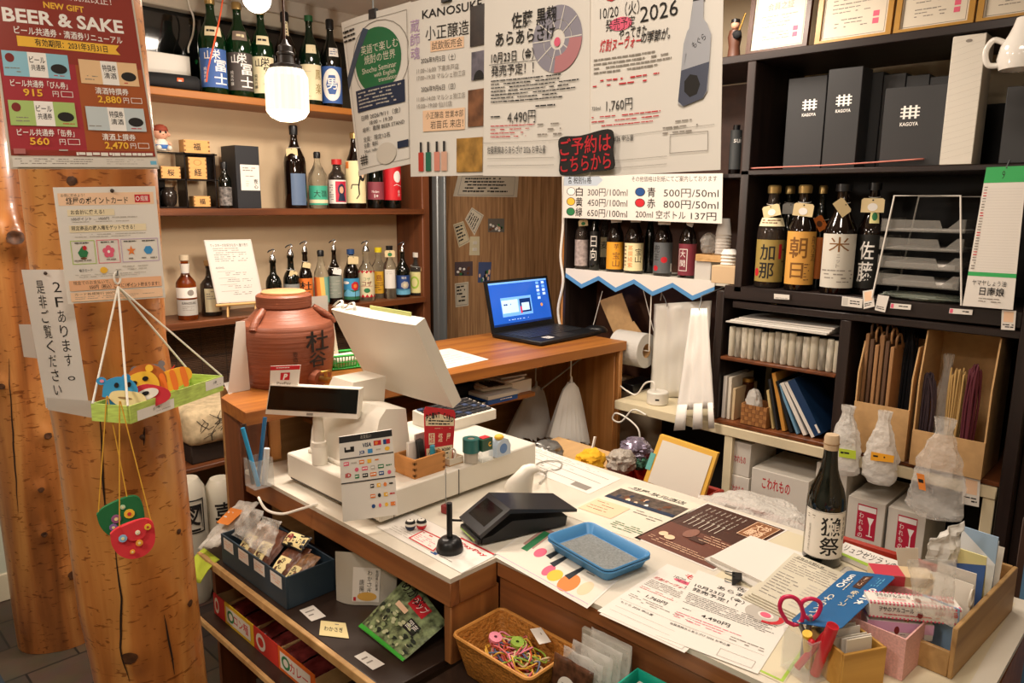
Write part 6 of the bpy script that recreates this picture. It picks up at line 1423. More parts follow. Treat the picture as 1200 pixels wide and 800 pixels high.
film_sheet('clear_bag','clear plastic bag standing in front of the envelopes','plastic bag',[atp(*p,p0,(-.7,-.7,.1))for p in((1064,656),(1120,655),(1118,735),(1072,716))],FILM,.006,3)
film_sheet('clear_bag','clear wrapped bag leaning between the bottle and the letter box','plastic bag',[atp(*p,p0+Vector((.16,.02,0)),(-.7,-.7,.1))for p in((1090,630),(1130,610),(1122,660),(1085,655))],FILMW,.01,8)
lay('handwritten_wrapper','long white wrapper with black handwriting and a green edge behind the sake bottle','wrapper',[at(*p,'z',CZ+.002)for p in((990,640),(1066,668),(1050,684),(978,652))],PAPER,lambda s:(s.txt('リュウゼツランの',.06,.12,.55,INK,w=.8),s.rect(0,.82,1,1,LGREEN)),th=.012)
q=at(1046,684,'z',CZ);t=thing('round_tin','small white tin with black dots beside the handwritten wrapper','tin',(q.x,q.y,CZ+.0008));MB().lathe([(.022,0),(.024,.003),(.024,.018),(.021,.021),(0,.021)],PAPER,20).build('tin_body',t);MB().lathe([(.011,.0212),(.011,.0222),(0,.0222)],INK,14).build('lid_mark',t)
pc0=at(1064,672,'z',CZ+.02);cs=[atp(*p,pc0,(-.65,-.76,0))for p in((1050,642),(1076,642),(1077,669),(1054,668))]
cs[2].z=cs[3].z=CZ+.0225
s=Sheet(*bil(*cs));s.base(PAPER,1,1,.001);tag(s.build('name_card',loc=(0,0,0)),'small blank white card standing behind the tape cartons','card')
film_sheet('flat_film_bag','flat crinkled clear film lying in front of the handwritten wrapper','plastic bag',[at(*p,'z',CZ+.008)for p in((990,664),(1030,676),(1012,700),(972,682))],FILMW,.004,5)
# acrylic pen cup
q=at(952,790,'z',CZ);t=thing('acrylic_pen_cup','square clear acrylic pen cup at the near edge of the counter','pen cup',(q.x,q.y+.01,CZ+.0008),-.35)
pw,ph_=.034,.085;b=MB()
b.box((-pw,-pw,0),(pw,pw,.004),ACR)
for(lo,hi)in(((-pw,-pw,.004),(pw,-pw+.003,ph_)),((-pw,pw-.003,.004),(pw,pw,ph_)),((-pw,-pw+.003,.004),(-pw+.003,pw-.003,ph_)),((pw-.003,-pw+.003,.004),(pw,pw-.003,ph_))):b.box(lo,hi,ACR)
b.build('cup',t);PC0=Vector((q.x,q.y+.01,CZ+.0058))
def pen(name,label,cat,a0_,a1_,r_,m,capm=None,caplen=.3):
 t_=thing(name,label,cat,PC0+Vector(a0_),0,'pens in the acrylic cup');v=Vector(a1_)-Vector(a0_)
 MB().tube([(0,0,0),v],r_,m,12).build('barrel',t_)
 if capm:MB().tube([v*(1-caplen),v],r_*1.15,capm,12).build('cap',t_);
 return t_
vis=lambda px,d=0:(atp(*px,PC0+Vector((d,d,0)),(-.7,-.7,0))-PC0)
pen('marker','fat red marker with a round cap sticking up in the acrylic cup','marker',(-.004,-.016,.001),vis((976,733),-.030),.0095,mat('marker_red','#c8202e',.35),mat('marker_red'),.45)
pen('marker','slim red pen lying slanted across the acrylic cup','marker',(-.020,.012,.008),vis((968,742),-.012),.0065,mat('marker_red'),None)
t=pen('cutter_knife','yellow cutter knife with a red button in the acrylic cup','cutter',(.010,.0,.002),vis((946,742),-.012),.009,mat('plastic_yellow','#e3bb2c',.4),None);
v=vis((948,747),-.012)-Vector((.010,.0,.002));MB().ball(tuple(v*.96+Vector((-.008,-.008,0))),.007,mat('marker_red'),12,8).build('button',t)
# scissors with pink loops
t=thing('scissors','pink handled scissors standing in the acrylic cup','scissors',PC0+Vector((-.004,.014,.001)),0);PS=mat('plastic_magenta','#d02a58',.35);SP=PC0+Vector((-.004,.014,.001))
g=lambda*px:atp(*px,SP,(-.7,-.7,0))-SP
MB().tube(smoothpath([g(922,728),g(914,713),g(917,701),g(928,699),g(937,706),g(941,719),g(938,729),g(930,732)],5),.0042,PS,8,closed=True).build('handle',t)
MB().tube(smoothpath([g(943,722),g(939,708),g(945,702),g(955,702),g(962,708),g(958,720),g(950,726)],5),.004,PS,8,closed=True).build('handle',t)
MB().tube([g(936,728),g(944,745),(0,0,0)],[.005,.0055,.0015],STEEL,6).build('blade',t);MB().tube([g(950,722),g(946,745),(.004,0,0)],[.005,.0055,.0015],STEEL,6).build('blade',t)
# blue beer card lying on the cup and the newspaper
cz=CZ+.098
cs=[at(930,737,'z',CZ+.094),at(999,675,'z',CZ+.094),at(1056,683,'z',CZ+.112),at(990,747,'z',CZ+.107)]
tl_,tr_,br_,bl_=[c+Vector((.014,.014,.004))for c in cs]
fnC,W,H=bil(tl_,tr_,br_,bl_);nC=(tr_-tl_).cross(tl_-bl_).normalized()
if nC.z<0:nC=-nC
fnC,W,H=bil(tl_,tr_,br_,bl_,nrm=nC)
b=MB();b.prism([(.0,.06),(.03,0),(.97,0),(1,.06),(1,.94),(.97,1),(.03,1),(0,.94)],-.0012,0,mat('card_blue','#1f5f94',.35),fnC)
s=Sheet(fnC,W,H,parent_mb=b,h0=.0004);s.txt('Orion',.66,.06,.22,WHITE,w=.26,bold=.02);s.txt('ちいかわ',.06,.12,.2,PAPERW,w=.46,bold=.01);s.micro(.62,.3,.9,.36,1,CREAM)
s.poly([(.70,.42),(.92,.42),(.94,.60),(.68,.60)],mat('print_cocoa'));s.txt('Orion',.74,.44,.12,PEACH,w=.16);s.txt('ビール券',.36,.50,.16,CREAM,w=.28);s.txt('¥1000',.42,.74,.2,WHITE,w=.3,bold=.02);s.micro(.76,.72,.95,.9,3,SKY)
tag(b.build('beer_gift_card'),'blue beer gift card lying slanted on top of the acrylic pen cup','card')
# wooden square tray with business cards
q=at(985,812,'z',CZ);WT=wood('wood_tray_mustard','#a97a2f','#cf9f4c','x',.5)
t=thing('card_tray','square mustard wooden tray of business cards at the near counter edge','tray',(q.x-.0,q.y+.0,CZ+.0008),math.radians(-30))
cw,ch=.094,.075
for(lo,hi)in(((0,0,0),(cw,.006,ch)),((0,cw-.006,0),(cw,cw,ch)),((0,.006,0),(.006,cw-.006,ch)),((cw-.006,.006,0),(cw,cw-.006,ch)),((.006,.006,0),(cw-.006,cw-.006,.005))):MB().box(lo,hi,WT,.001).build('side' if hi[2]>.01 else 'bottom',t)
TM=Matrix.Translation(Vector(t.location))@Matrix.Rotation(math.radians(-30),4,'Z')
for k in range(7):
 b=MB();w_=.055+.01*(k%3);b.box((-w_/2,-.0012,0),(w_/2,.0012,.085-.004*(k%3)),PAPER if k%2 else PAPERW)
 if k==1:s=Sheet(*flat((-w_/2,-.0015,.081),(1,0,0),(0,0,1),w_,.08),parent_mb=b);s.ring(.6,.35,.22,.16,.3,RED);s.ell(.6,.35,.13,.09,PINK,7);s.micro(.2,.6,.8,.9,3,GREY)
 o_=b.build('business_card');o_.matrix_world=TM@Matrix.Translation((.046+.004*(k%2),.013+.0105*k,.006))@Matrix.Rotation(-.06-.015*k,4,'X')
 tag(o_,['cream card at the front of the mustard tray','white card with a red flower stamp in the mustard tray','third cream card from the front in the mustard tray','fourth white card in the middle of the mustard tray','fifth cream card in the mustard tray','sixth white card in the mustard tray','rearmost cream card in the mustard tray'][k],'card','cards in the mustard tray')
q=at(1189,690,'x',2.12);b=MB();b.box((0,-.32,0),(.03,0,at(1190,606,'x',2.12).z),mat('board_blue','#5d86a8',.5),.004);b.box((-.002,-.012,0),(.032,.004,at(1190,606,'x',2.12).z+.004),mat('board_edge_brown','#3d2a20',.5),.002)
tag(b.build('blue_board',loc=(2.12,q.y,.0006)),'blue board with a brown edge standing beyond the right end of the counter','board')
# ================================================================ BOTTLE LEDGE
def shx(z,X,pl,pr,H,label,**k):
 a,b_=at(pl,320,'x',X),at(pr,320,'x',X);y=(a.y+b_.y)/2;R=(a.y-b_.y)/2*X/math.hypot(X,y);loc=(X,y,z+.0006)
 k.setdefault('rz',-math.atan2(X,y));return bottle(label,loc,H,R,**k)
LZ=1.312;GLg='bottles on the zigzag ledge';HB=.32
shx(LZ,3.05,673,689,HB,'bottle with a pinkish silver crackle label at the left end of the zigzag ledge',shape='shochu',glass='smoke',labels=[(.06,.48,2.7,mat('label_crackle','#a99a94',.5,nz=((70,70,70),.35)),None)],tagpos=(.1,.80,.1,1.0,GREEN),group=GLg)
shx(LZ,3.05,690,702,HB,'black bottle with pale vertical brush lines, second on the zigzag ledge',shape='shochu',glass='black',labels=[(.10,.62,2.4,mat('label_black','#1c1c1a',.4),lambda s:s.txt('日向',.4,.1,.4,Lwhite,vert=True,w=.5))],group=GLg)
shx(LZ,3.15,701,713,HB,'dark clear bottle with a small cream label, third on the zigzag ledge',shape='shochu',glass='smoke',labels=[(.2,.52,1.5,Lcream,lambda s:s.txt('麦',.5,.2,.4,INK,al='c'))],group=GLg)
shx(LZ,3.055,710,730,HB,'dark bottle with an orange-yellow label and brown characters on the zigzag ledge',shape='shochu',glass='dark',labels=[(.05,.47,2.7,mat('label_amber','#e5a02c',.5),lambda s:(s.txt('宝',.55,.36,.28,BROWN,al='c',w=.3),s.txt('山',.55,.64,.28,BROWN,al='c',w=.3),s.txt('芋',.55,.06,.2,BROWN,al='c')))],tagpos=(.0,.88,.05,1.1),tagc=PAPERG,group=GLg)
shx(LZ,3.055,731,753,HB,'dark bottle with a cream label lettered in black and orange on the zigzag ledge',shape='shochu',glass='dark',labels=[(.05,.47,2.7,mat('label_butter'),lambda s:(s.txt('宝',.68,.18,.28,INK,al='c',w=.26),s.txt('山',.68,.44,.28,INK,al='c',w=.26),s.txt('蒸撰綾紫',.36,.08,.2,ORG,vert=True,w=.2),s.micro(.05,.1,.2,.9,6,BROWN)))],tagpos=(.1,.88,.0,1.0),tagc=PAPERG,group=GLg)
shx(LZ,3.14,754,766,HB,'plain black bottle standing behind the grey labelled one on the zigzag ledge',shape='shochu',glass='black',group=GLg)
shx(LZ,3.055,765,787,HB,'dark bottle with a grey label and two red dots on the zigzag ledge',shape='shochu',glass='dark',labels=[(.05,.50,2.7,mat('label_ash','#5f6264',.5),lambda s:(s.ell(.55,.56,.13,.1,RED),s.ell(.2,.84,.12,.09,RED),s.txt('兜',.22,.08,.26,INK,al='c'),s.txt('王',.22,.36,.24,INK,al='c'),s.rect(.85,.68,.95,.95,Lwhite)))],tagpos=(.0,.88,.0,1.2),tagc=PAPER,group=GLg)
shx(LZ,3.04,794,815,HB,'dark bottle with a maroon label and white boxed writing on the zigzag ledge',shape='shochu',glass='dark',labels=[(.05,.50,2.7,mat('label_wine','#7c2e3a',.5),lambda s:(s.frame(.1,.16,.5,.86,.003,Lwhite),s.txt('大',.3,.2,.24,Lwhite,al='c',w=.24),s.txt('関',.3,.5,.24,Lwhite,al='c',w=.24)))],tagpos=(-.2,.84,1.2,1.0),tagc=PAPERG,group=GLg)
def xbox(name,label,cat,pl,pr,z,X,dep,ztop,m,draw=None,bev=.002,group=None):
 """Block standing on z with its front face on plane x=X between two pixels."""
 y1,y0=at(pl,330,'x',X).y,at(pr,330,'x',X).y;b_=MB().box((0,y0-y1,0),(dep,0,ztop-z),m,bev)
 if draw:draw(Sheet(*flat((-.0003,0,ztop-z),(0,-1,0),(0,0,1),y1-y0,ztop-z),parent_mb=b_))
 return tag(b_.build(name,loc=(X,y1,z+.0008)),label,cat,group)
zx=lambda px,py,X:at(px,py,'x',X).z
xbox('grey_carton','pale grey carton under a wooden tray at the right end of the zigzag ledge','box',813,832,LZ,3.0,.12,zx(820,306,3.0),PAPERG)
zt_=zx(820,306,3.0)+.002
b=MB();y1,y0=at(815,300,'x',2.99).y,at(849,300,'x',2.99).y;b.box((0,y0-y1,0),(.14,0,.008),W_LT);
for lo,hi in(((0,y0-y1,.008),(.008,0,.03)),((.132,y0-y1,.008),(.14,0,.03)),((.008,-.008,.008),(.132,0,.03)),((.008,y0-y1,.008),(.132,y0-y1+.008,.03))):b.box(lo,hi,W_LT,.001)
tag(b.build('wooden_tray',loc=(2.99,y1,zt_)),'small wooden tray resting on cartons at the end of the zigzag ledge','tray')
xbox('beige_carton','beige carton at the corner between zigzag ledge and bookcase','box',833,862,1.3255,2.83,.13,zx(850,312,2.83),mat('carton_beige','#cdb08a',.7))
for k,(px,pt,X,n,lab)in enumerate(((855,292,2.90,4,'short stack of upturned white paper cups on the beige carton'),(849,256,3.08,7,'tall stack of upturned paper cups on the wooden tray'))):
 q=at(px,pt,'x',X);z0_=zx(850,312,2.83)+.002 if k==0 else zt_+.031;t=thing('paper_cup_stack',lab,'cups',(X,q.y,z0_));hh_=q.z-z0_
 for j in range(n):z=j*.014;h1=hh_-(n-1)*.014;b=MB();b.lathe([(.034,z),(.0355,z+.003),(.034,z+.004),(.024,z+h1),(0,z+h1)],PAPER,22);b.build('paper_cup',t)
blob('film_bag','crumpled clear film lying over the wooden tray at the ledge end','plastic bag',(3.06,at(838,296,'x',3.05).y+.04,zt_+.032),(.045,.035,.05),FILM,3.3)
# upper left compartment above the price sign
for(pl,pr,pt,lab,cap_,lbl)in((864,879,144,'bottle with a blue cap and yellow label in the small compartment above the price sign',mat('cap_sea_blue','#2a6ab0',.4),[(.06,.4,2.6,mat('label_gold'),lambda s:(s.rect(.1,.1,.6,.6,RED),s.ell(.7,.6,.2,.2,BLUE)))]),(846,860,148,'slender dark grey bottle with white lettering above the price sign',BLACKP,[(.1,.9,2.4,mat('label_ash2','#3c3f40',.5),lambda s:s.txt('sui',.35,.15,.2,WHITE,w=.5))])):
 shx(1.7806,3.06,pl,pr,at((pl+pr)/2,pt,'x',3.06).z-1.78,lab,shape='slim' if 'blue' in lab else 'squat',glass='clear' if 'blue' in lab else 'dark',cap='screw',capc=cap_,labels=lbl,tagpos=(.3,.70,0,1.2,GREEN)if 'blue' in lab else None,group='bottles above the price sign')
# hanging things under the ledge
def hung(name,label,cat,px,X,m,th=.002,hook=None,wav=.0,group=None,cuts=None):
 pts=[at(*p,'x',X)for p in px];c=pts[0];t_=thing(name,label,cat,c,0,group)
 poly=[(-(p.y-c.y),p.z-c.z)for p in pts];b_=MB();b_.prism(poly,0,th,m,lambda u,v,h:Vector((-h,-u,v)));b_.build('sheet',t_)
 if hook:h0,h1=at(*hook[0],'x',X-.003)-c,at(*hook[1],'x',X-.003)-c;MB().tube([h0,h0+Vector((-.004,0,.012)),h1],.0022,STEEL,6).build('hook',t_)
 return t_,c
def pleated(name,label,cat,px,X,m,n=9,amp=.006,hook=None,group=None):
 """Hanging bag: TL, TR, BR, BL outline with vertical pleats."""
 cs_=[at(*p,'x',X)for p in px];c=cs_[0];fn_,W_,H_=bil(*cs_);t_=thing(name,label,cat,c,0,group);b_=MB()
 b_.grid(lambda u,v:fn_(u,1-v,amp*math.sin(u*n*PI)*(.4+.6*(1-v))+amp*mnoise.noise(Vector((u*3,v*5,X))))-c,n*4,12,m);b_.build('bag_film',t_,solid=.0015)
 if hook:h0,h1=at(*hook[0],'x',X-.004)-c,at(*hook[1],'x',X-.004)-c;MB().tube([h0+Vector((-.01,0,-.004)),h0+Vector((-.012,0,.004)),h0.lerp(h1,.5),h1],.0022,STEEL,6).build('hook',t_)
 return t_,c,fn_
BAGT=mat('bag_translucent','#e6e1d6',.35,alpha=.80)
pleated('plastic_bag_bundle','wide translucent plastic bags hanging from a hook under the zigzag ledge','plastic bags',((767,356),(834,352),(826,469),(762,462)),3.03,BAGT,7,.010,((783,358),(776,344)))
t,c,fb=pleated('shopping_bags','narrow white carrier bags with notched ends hanging beside the bookcase','plastic bags',((810,361),(829,361),(837,478),(793,481)),2.772,BAGW,5,.005,((821,362),(822,346)))
MB().tube([at(822,347,'x',2.77)-c,Vector((2.985,at(822,347,'x',2.77).y,1.300))-c],.0025,STEEL,6).build('hook_rod',t)
for(u0,u1)in((.02,.30),(.48,.72),(.86,1.0)):MB().grid(lambda u,v,a=u0,e=u1:fb(a+(e-a)*u,.94+.26*(1-v),.008)-c,4,2,BAGW).build('bag_handle',t,solid=.0015)
hung('flat_cardboard','large flattened cardboard piece hanging on strings under the zigzag ledge','cardboard',((703,352),(729,343),(744,384),(722,396)),3.12,CARD,.004)
hung('small_cardboard','smaller cardboard piece tucked under the larger one by the bubble wrap','cardboard',((724,391),(743,376),(758,398),(752,408),(726,406)),3.10,CARD,.004)
for p0_,p1_,lab in(((706,341),(695,382),'white string slanting from the left hook of the zigzag ledge'),((754,340),(766,388),'white string hanging down before the bubble wrap roll'),((776,338),(774,352),'short white string above the translucent bags')):tag(MB().tube([at(*p0_,'x',3.06),at(*p1_,'x',3.06)],.002,CORDW,5).build('hanging_string'),lab,'string')
q=at(758,411,'x',3.0);t=thing('bubble_wrap_roll','big roll of clear bubble wrap hanging beyond the right end of the desk','roll',q)
rr_=.085;X4=Matrix.Rotation(PI/2,4,'X');BUB=mat('bubble_wrap','#dcd8cf',.3,alpha=.9,bump=((220,220,220),1.0,.006))
MB().lathe([(.035,-.17),(rr_,-.17),(rr_,.0),(.035,.0)],BUB,36,X4,cap=False).build('wrap',t);MB().lathe([(.036,-.002),(.033,-.002),(.033,-.165),(.036,-.165)],CARD,24,X4,cap=False).build('core',t)
MB().tube([(0,.165,0),(0,.0,0),(.0,-.012,0),(0,-.012,1.2945-q.z)],.003,CORDW,6).build('hanger',t)
# on the cream cabinet: charger, cables, black plate
CBZ=.7336
q=at(766,474,'z',CBZ);t=thing('charger_hub','round white charger with ports on the cream cabinet under the hanging bags','charger',(q.x+.03,q.y,CBZ))
MB().lathe([(.045,0),(.05,.004),(.05,.055),(.046,.06),(0,.06)],WHITEP,32).build('body',t);a_=-math.atan2(q.x,q.y);s=Sheet(*cyl(.0505,.022,.036,.5,-PI/2+a_));s.rect(.1,.2,.8,.8,INK);s.build('port',t)
for nm,lab,pts in(('white_cable','white cable looping down in front of the desk end panel from the charger',((757,486),(742,480),(728,494),(718,491),(722,484),(735,490),(748,503),(749,520),(742,532))),('white_cable','white cable running from the charger back along the cabinet top',((768,458),(766,448),(756,449),(746,462),(735,458),(727,452)))):
 b=MB();b.tube(smoothpath([at(*p,'x',2.77 if 'looping' in lab else 2.86)for p in pts],6),.004,CORDW);tag(b.build(nm),lab,'cable')
xbox('black_case','flat black case lying on the cabinet below the bubble wrap','case',728,747,CBZ,2.96,.2,CBZ+.04,BLACKP)
# ================================================================ BOOKCASE CONTENTS
MZ=1.325
def logo(s,u,v,k):
 ku,kv=k*.045/s.W,k*.045/s.H
 for j in(-1,0,1):s.line(u+j*.30*ku,v-.36*kv,u+j*.30*ku,v+.36*kv,.0052*k,WHITE);s.line(u-.5*ku,v+j*.20*kv,u+.5*ku,v+j*.20*kv,.0034*k,WHITE)
 s.txt('KAGOYA',u,v+.5*kv,.28*kv,WHITE,al='c',w=.95*ku,bold=.02)
BOXK=mat('box_charcoal','#2d2d2e',.5)
UZ=1.785;GK='black gift boxes on the upper bookcase shelf'
xbox('gift_box','black gift box with a white crest at the left of the upper bookcase shelf','box',907,950,UZ,2.90,.2,zx(930,92,2.90),BOXK,lambda s:logo(s,.60,.30,1.25),group=GK)
xbox('gift_box','taller black gift box with a white crest standing second from left on upper shelf','box',951,989,UZ,2.84,.10,zx(970,82,2.84),BOXK,lambda s:logo(s,.52,.32,1.25),group=GK)
for k in range(4):
 y1=at(992,150,'x',2.84).y;o=MB().box((0,-.075,0),(.09,0,zx(992,84,2.86)-UZ-.012*k),BOXK,.002).build('gift_box',loc=(2.945+.0*k,y1-.0-.077*k-.0,UZ+.0008));tag(o,['plain black gift box directly behind the taller crested box','plain black gift box behind, second in the receding row','plain black gift box behind, third in the receding row','plain black gift box behind, last in the receding row'][k],'box',GK)
xbox('gift_box','wide black gift box with a white crest left of the tall white box','box',1016,1090,UZ,2.835,.10,zx(1050,103,2.835),BOXK,lambda s:logo(s,.42,.32,1.35),group=GK)
xbox('gift_box','tall white box with fine diagonal stripes on the upper bookcase shelf','box',1085,1122,UZ,2.80,.11,zx(1105,45,2.80),mat('box_ivory','#d9d3c6',.5),lambda s:([s.line(0,.06+.05*k,1,.0+.05*k,.0005,LGREY)for k in range(19)],s.ell(.5,.045,.1,.012,GREY)))
xbox('gift_box','black box wrapped in clear film at the right end of the upper bookcase shelf','box',1152,1188,UZ,2.81,.1,zx(1170,103,2.81),BOXK,group=GK)
b=MB();y1,y0=at(882,200,'x',2.83).y,at(1082,200,'x',2.83).y
b.grid(lambda u,v:Vector((2.812+.018*v,y1+(y0-y1)*u,UZ+.0075+.004*math.sin(u*2)+(.028*max(0,u-.45)**1.4))),20,2,mat('cloth_salmon','#c87a6c',.7));tag(b.build('salmon_folder',solid=.005),'thin salmon pink folder lying along the front of the upper shelf','folder')
# white jug hanging at the right edge of the frame
q=at(1203,48,'x',2.55);t=thing('white_jug','white glazed jug with a loop handle hanging at the right end of the bookcase','jug',q);GZ=mat('glaze_white','#e6e2da',.12,coat=.5)
MB().lathe([(.012,.065),(.03,.062),(.036,.04),(.044,.02),(.060,-.01),(.066,-.045),(.058,-.075),(.0001,-.08)],GZ,28).build('body',t)
b=MB();d=Vector((-q.x,-q.y,0)).normalized();e=Vector((0,0,1)).cross(d);e=-e if e.y<0 else e
b.tube(smoothpath([e*.05+Vector((0,0,.0)),e*.078+Vector((0,0,.01)),e*.094+Vector((0,0,-.02)),e*.085+Vector((0,0,-.055)),e*.06+Vector((0,0,-.06))],5),.008,GZ,10);b.build('handle',t);MB().tube([(0,0,.06),(0,0,CEIL-q.z-.001)],.003,STEEL,6).build('wire',t)
# certificates on top
TZ=2.2256
def cert(label,pl,pr,framem,lean,draw,dark=True,mg=None):
 X=2.86;y1,y0=at(pl,50,'x',X).y,at(pr,50,'x',X).y;W_,H_=y1-y0,(y1-y0)*1.32;t_=thing('framed_certificate',label,'certificate',(X,y1,TZ),0,'certificates on top of the bookcase')
 up=Vector((math.sin(lean),0,math.cos(lean)));fn_=flat(up*H_,(0,-1,0),up,W_,H_)
 b_=MB();bw=.018
 for(u0,u1,v0,v1)in((0,1,0,bw/H_),(0,1,1-bw/H_,1),(0,bw/W_,bw/H_,1-bw/H_),(1-bw/W_,1,bw/H_,1-bw/H_)):b_.prism([(u0,v1),(u1,v1),(u1,v0),(u0,v0)],-.012,.008,framem,fn_[0])
 b_.build('frame',t_);s_=Sheet(lambda u,v,h:fn_[0](bw/W_+u*(1-2*bw/W_),bw/H_+v*(1-2*bw/H_),h),W_-2*bw,H_-2*bw);s_.base(PAPERW,1,1,.003);draw(s_);s_.build('certificate',t_)
FD=mat('frame_walnut','#4a2c1c',.4);FG=mat('frame_gilt','#b8893c',.35)
def cd(title):
 def f(s):s.frame(.03,.02,.97,.98,.002,GREY);s.txt(title,.5,.40,.10,GREY,al='c',w=.5);s.micro(.12,.2,.88,.36,3,LGREY,.4);s.micro(.15,.56,.85,.74,4,GREY,.35);s.rect(.78,.74,.87,.80,PINK);s.rect(.78,.82,.87,.88,PINK);s.micro(.2,.78,.76,.9,3,GREY,.4)
 return f
cert('walnut framed certificate of membership at the left end of the bookcase top',875,946,FD,.12,cd('会員之証'));cert('gilt framed certificate, second on the bookcase top',955,1043,FG,.10,cd('認定証'));cert('gilt framed certificate with a red seal, third on the bookcase top',1046,1138,FG,.12,cd('感謝状'));cert('gilt framed certificate cut by the right edge of the picture',1141,1240,FG,.10,cd('賞状'))
q=at(860,62,'x',2.88);t=thing('piper_figurine','small brown figurine of a piper standing left of the framed certificates','figurine',(2.88,q.y,TZ),-PI/2);PB_=mat('figurine_brown','#5a3626',.45);MB().lathe([(.0001,0),(.028,0),(.026,.01),(.022,.05),(.028,.085),(.022,.11),(.008,.118)],PB_,18).build('body',t);MB().ball((0,0,.132),.017,SKIN,14,10).build('head',t);MB().lathe([(.018,.140),(.017,.152),(.0001,.158)],BLACKP,14).build('cap',t)
MB().ball((.018,-.018,.09),(.02,.014,.018),mat('cloth_black'),12,8).build('pipe_bag',t);MB().tube([(.02,-.01,.10),(.04,0,.17)],.004,BRASS,6).build('drone',t)
# middle shelf bottles
GB='large bottles on the middle bookcase shelf';H18=.405
def amami(s):s.txt('加',.42,.10,.40,INK,al='c',w=.42,bold=.02);s.txt('那',.42,.52,.42,INK,al='c',w=.42,bold=.02);s.rect(.74,.1,.84,.45,RED);s.micro(.86,.2,.95,.9,5,BROWN);s.ell(.12,.78,.08,.1,RED)
shx(MZ,2.87,884,918,H18,'large bottle with olive gold label and black brush writing at the left of middle shelf',shape='shochu',glass='smoke',labels=[(.06,.47,2.5,mat('label_olive','#a18a4a',.45),amami),(.60,.68,2.2,Lcream,lambda s:s.micro(.1,.2,.9,.8,2,BROWN,.6),0,.97,-.2)],tagpos=(-.3,.80,.25,1.4,WHITE),group=GB)
shx(MZ,2.98,906,932,H18,'dark bottle half hidden behind the first two large bottles on the middle shelf',shape='shochu',glass='black',labels=[(.1,.45,2.4,mat('label_olive'),None)],tagpos=(.2,.82,0,1.3),tagc=PAPERG,group=GB)
def asahi(s):s.txt('朝',.42,.10,.42,mat('ink_bronze','#7a4f1c',.5),al='c',w=.5,bold=.02);s.txt('日',.42,.56,.34,mat('ink_bronze'),al='c',w=.36,bold=.02);s.txt('飛乃流',.86,.08,.16,BROWN,vert=True,w=.13);s.micro(.62,.6,.78,.95,6,BROWN,.4)
shx(MZ,2.86,919,954,H18,'large brown bottle with a tan label and bronze characters on the middle shelf',shape='shochu',glass='dark',labels=[(.06,.56,2.5,mat('label_tan','#d9a04c',.5),asahi)],tagpos=(.0,.82,-.1,1.5,WHITE),group=GB)
shx(MZ,2.97,946,968,H18,'dark bottle with an orange side label behind the tan labelled one',shape='shochu',glass='black',labels=[(.1,.5,2.4,mat('label_orange'),None)],tagpos=(.4,.66,-1.0,1.2,BROWN),tagc=mat('label_orange'),group=GB)
def kome(s):s.txt('米',.5,.05,.30,mat('ink_bronze'),al='c',w=.5);s.txt('ニット',.5,.36,.09,GREY,vert=True,w=.08);s.micro(.08,.66,.92,.94,4,GREY,.45,.3,.05)
shx(MZ,2.86,961,1001,H18,'large dark bottle with a pale grey label under the character for rice',shape='shochu',glass='dark',cap='screw',labels=[(.06,.55,2.5,mat('label_pale_grey','#cfcabd',.5),kome)],tagpos=(.35,.82,-.9,1.3),group=GB)
def sato(s):s.txt('佐',.42,.12,.36,WHITE,al='c',w=.42,bold=.02);s.txt('藤',.42,.50,.40,WHITE,al='c',w=.46,bold=.02)
shx(MZ,2.92,1000,1033,.41,'large dark bottle with a black label and white characters beside the letter trays',shape='shochu',glass='dark',cap='screw',labels=[(.06,.54,2.5,mat('label_black'),sato),(.64,.76,.9,mat('label_lemon'),lambda s:s.ell(.5,.5,.3,.3,GREEN),.2,.8,-.15)],tagpos=(-.1,.86,0,1.6,WHITE),group=GB)
# letter trays
SMK=mat('acrylic_smoke','#8d8a84',.12,alpha=.45,spec=.7)
X=2.82;ya,yb2=at(1031,300,'x',X).y,at(1137,300,'x',X).y
t=thing('tray_rack','white wire rack holding the smoky letter trays on the middle shelf','rack',(X,ya,MZ+.0006))
for x_ in(-.038,.238):MB().tube([(x_,0,.0036),(x_,-.04,.36),(x_,yb2-ya+.04,.36),(x_,yb2-ya,.0036)],.0032,PAPER,6).build('wire_frame',t)
for k,(py,cont)in enumerate(((281,0),(303,0),(325,1),(346,1))):
 z0_=zx(1078,py-9,X-.03);t=thing('letter_tray',['top smoky letter tray of the rack','second smoky letter tray from the top of the rack','third smoky letter tray of the rack with pink-white papers','lowest smoky letter tray in the rack full of papers'][k],'letter tray',(X-.03,ya-.004,z0_),0,'letter trays on the middle shelf');L_=ya-yb2-.02
 b=MB();b.box((0,-L_,0),(.26,0,.003),SMK);b.box((0,-.003,.003),(.26,0,.045),SMK);b.box((0,-L_,.003),(.26,-L_+.003,.045),SMK)
 b.prism([(0,0),(-.3*L_-.1,0),(-.3*L_-.13,.0),(-L_,0),(-L_,.045),(-L_+.02,.045),(-.8*L_,.014),(-.74*L_,.012),(-.70*L_,.04),(0,.042)],0,.003,SMK,lambda u,v,h:Vector((h,u,v)));b.build('tray',t)
 if True:b=MB();b.box((.01,-L_+.02,.0035),(.24,-.02,.008+.012*cont),PAPER,.001);o=b.build('paper_stack',loc=(X-.03,ya-.004,z0_));tag(o,['sheet of paper in the top letter tray','sheets of paper in the second letter tray','thick papers in the third letter tray','thick papers in the lowest letter tray of the rack'][k],'paper','papers in the letter trays')
blob('glass_dish','green-grey film bag lying under the letter trays','plastic bag',(2.86,(ya+yb2)/2,MZ+.001),(.05,.13,.016),mat('film_green','#9fa89a',.2,alpha=.6),6.1)
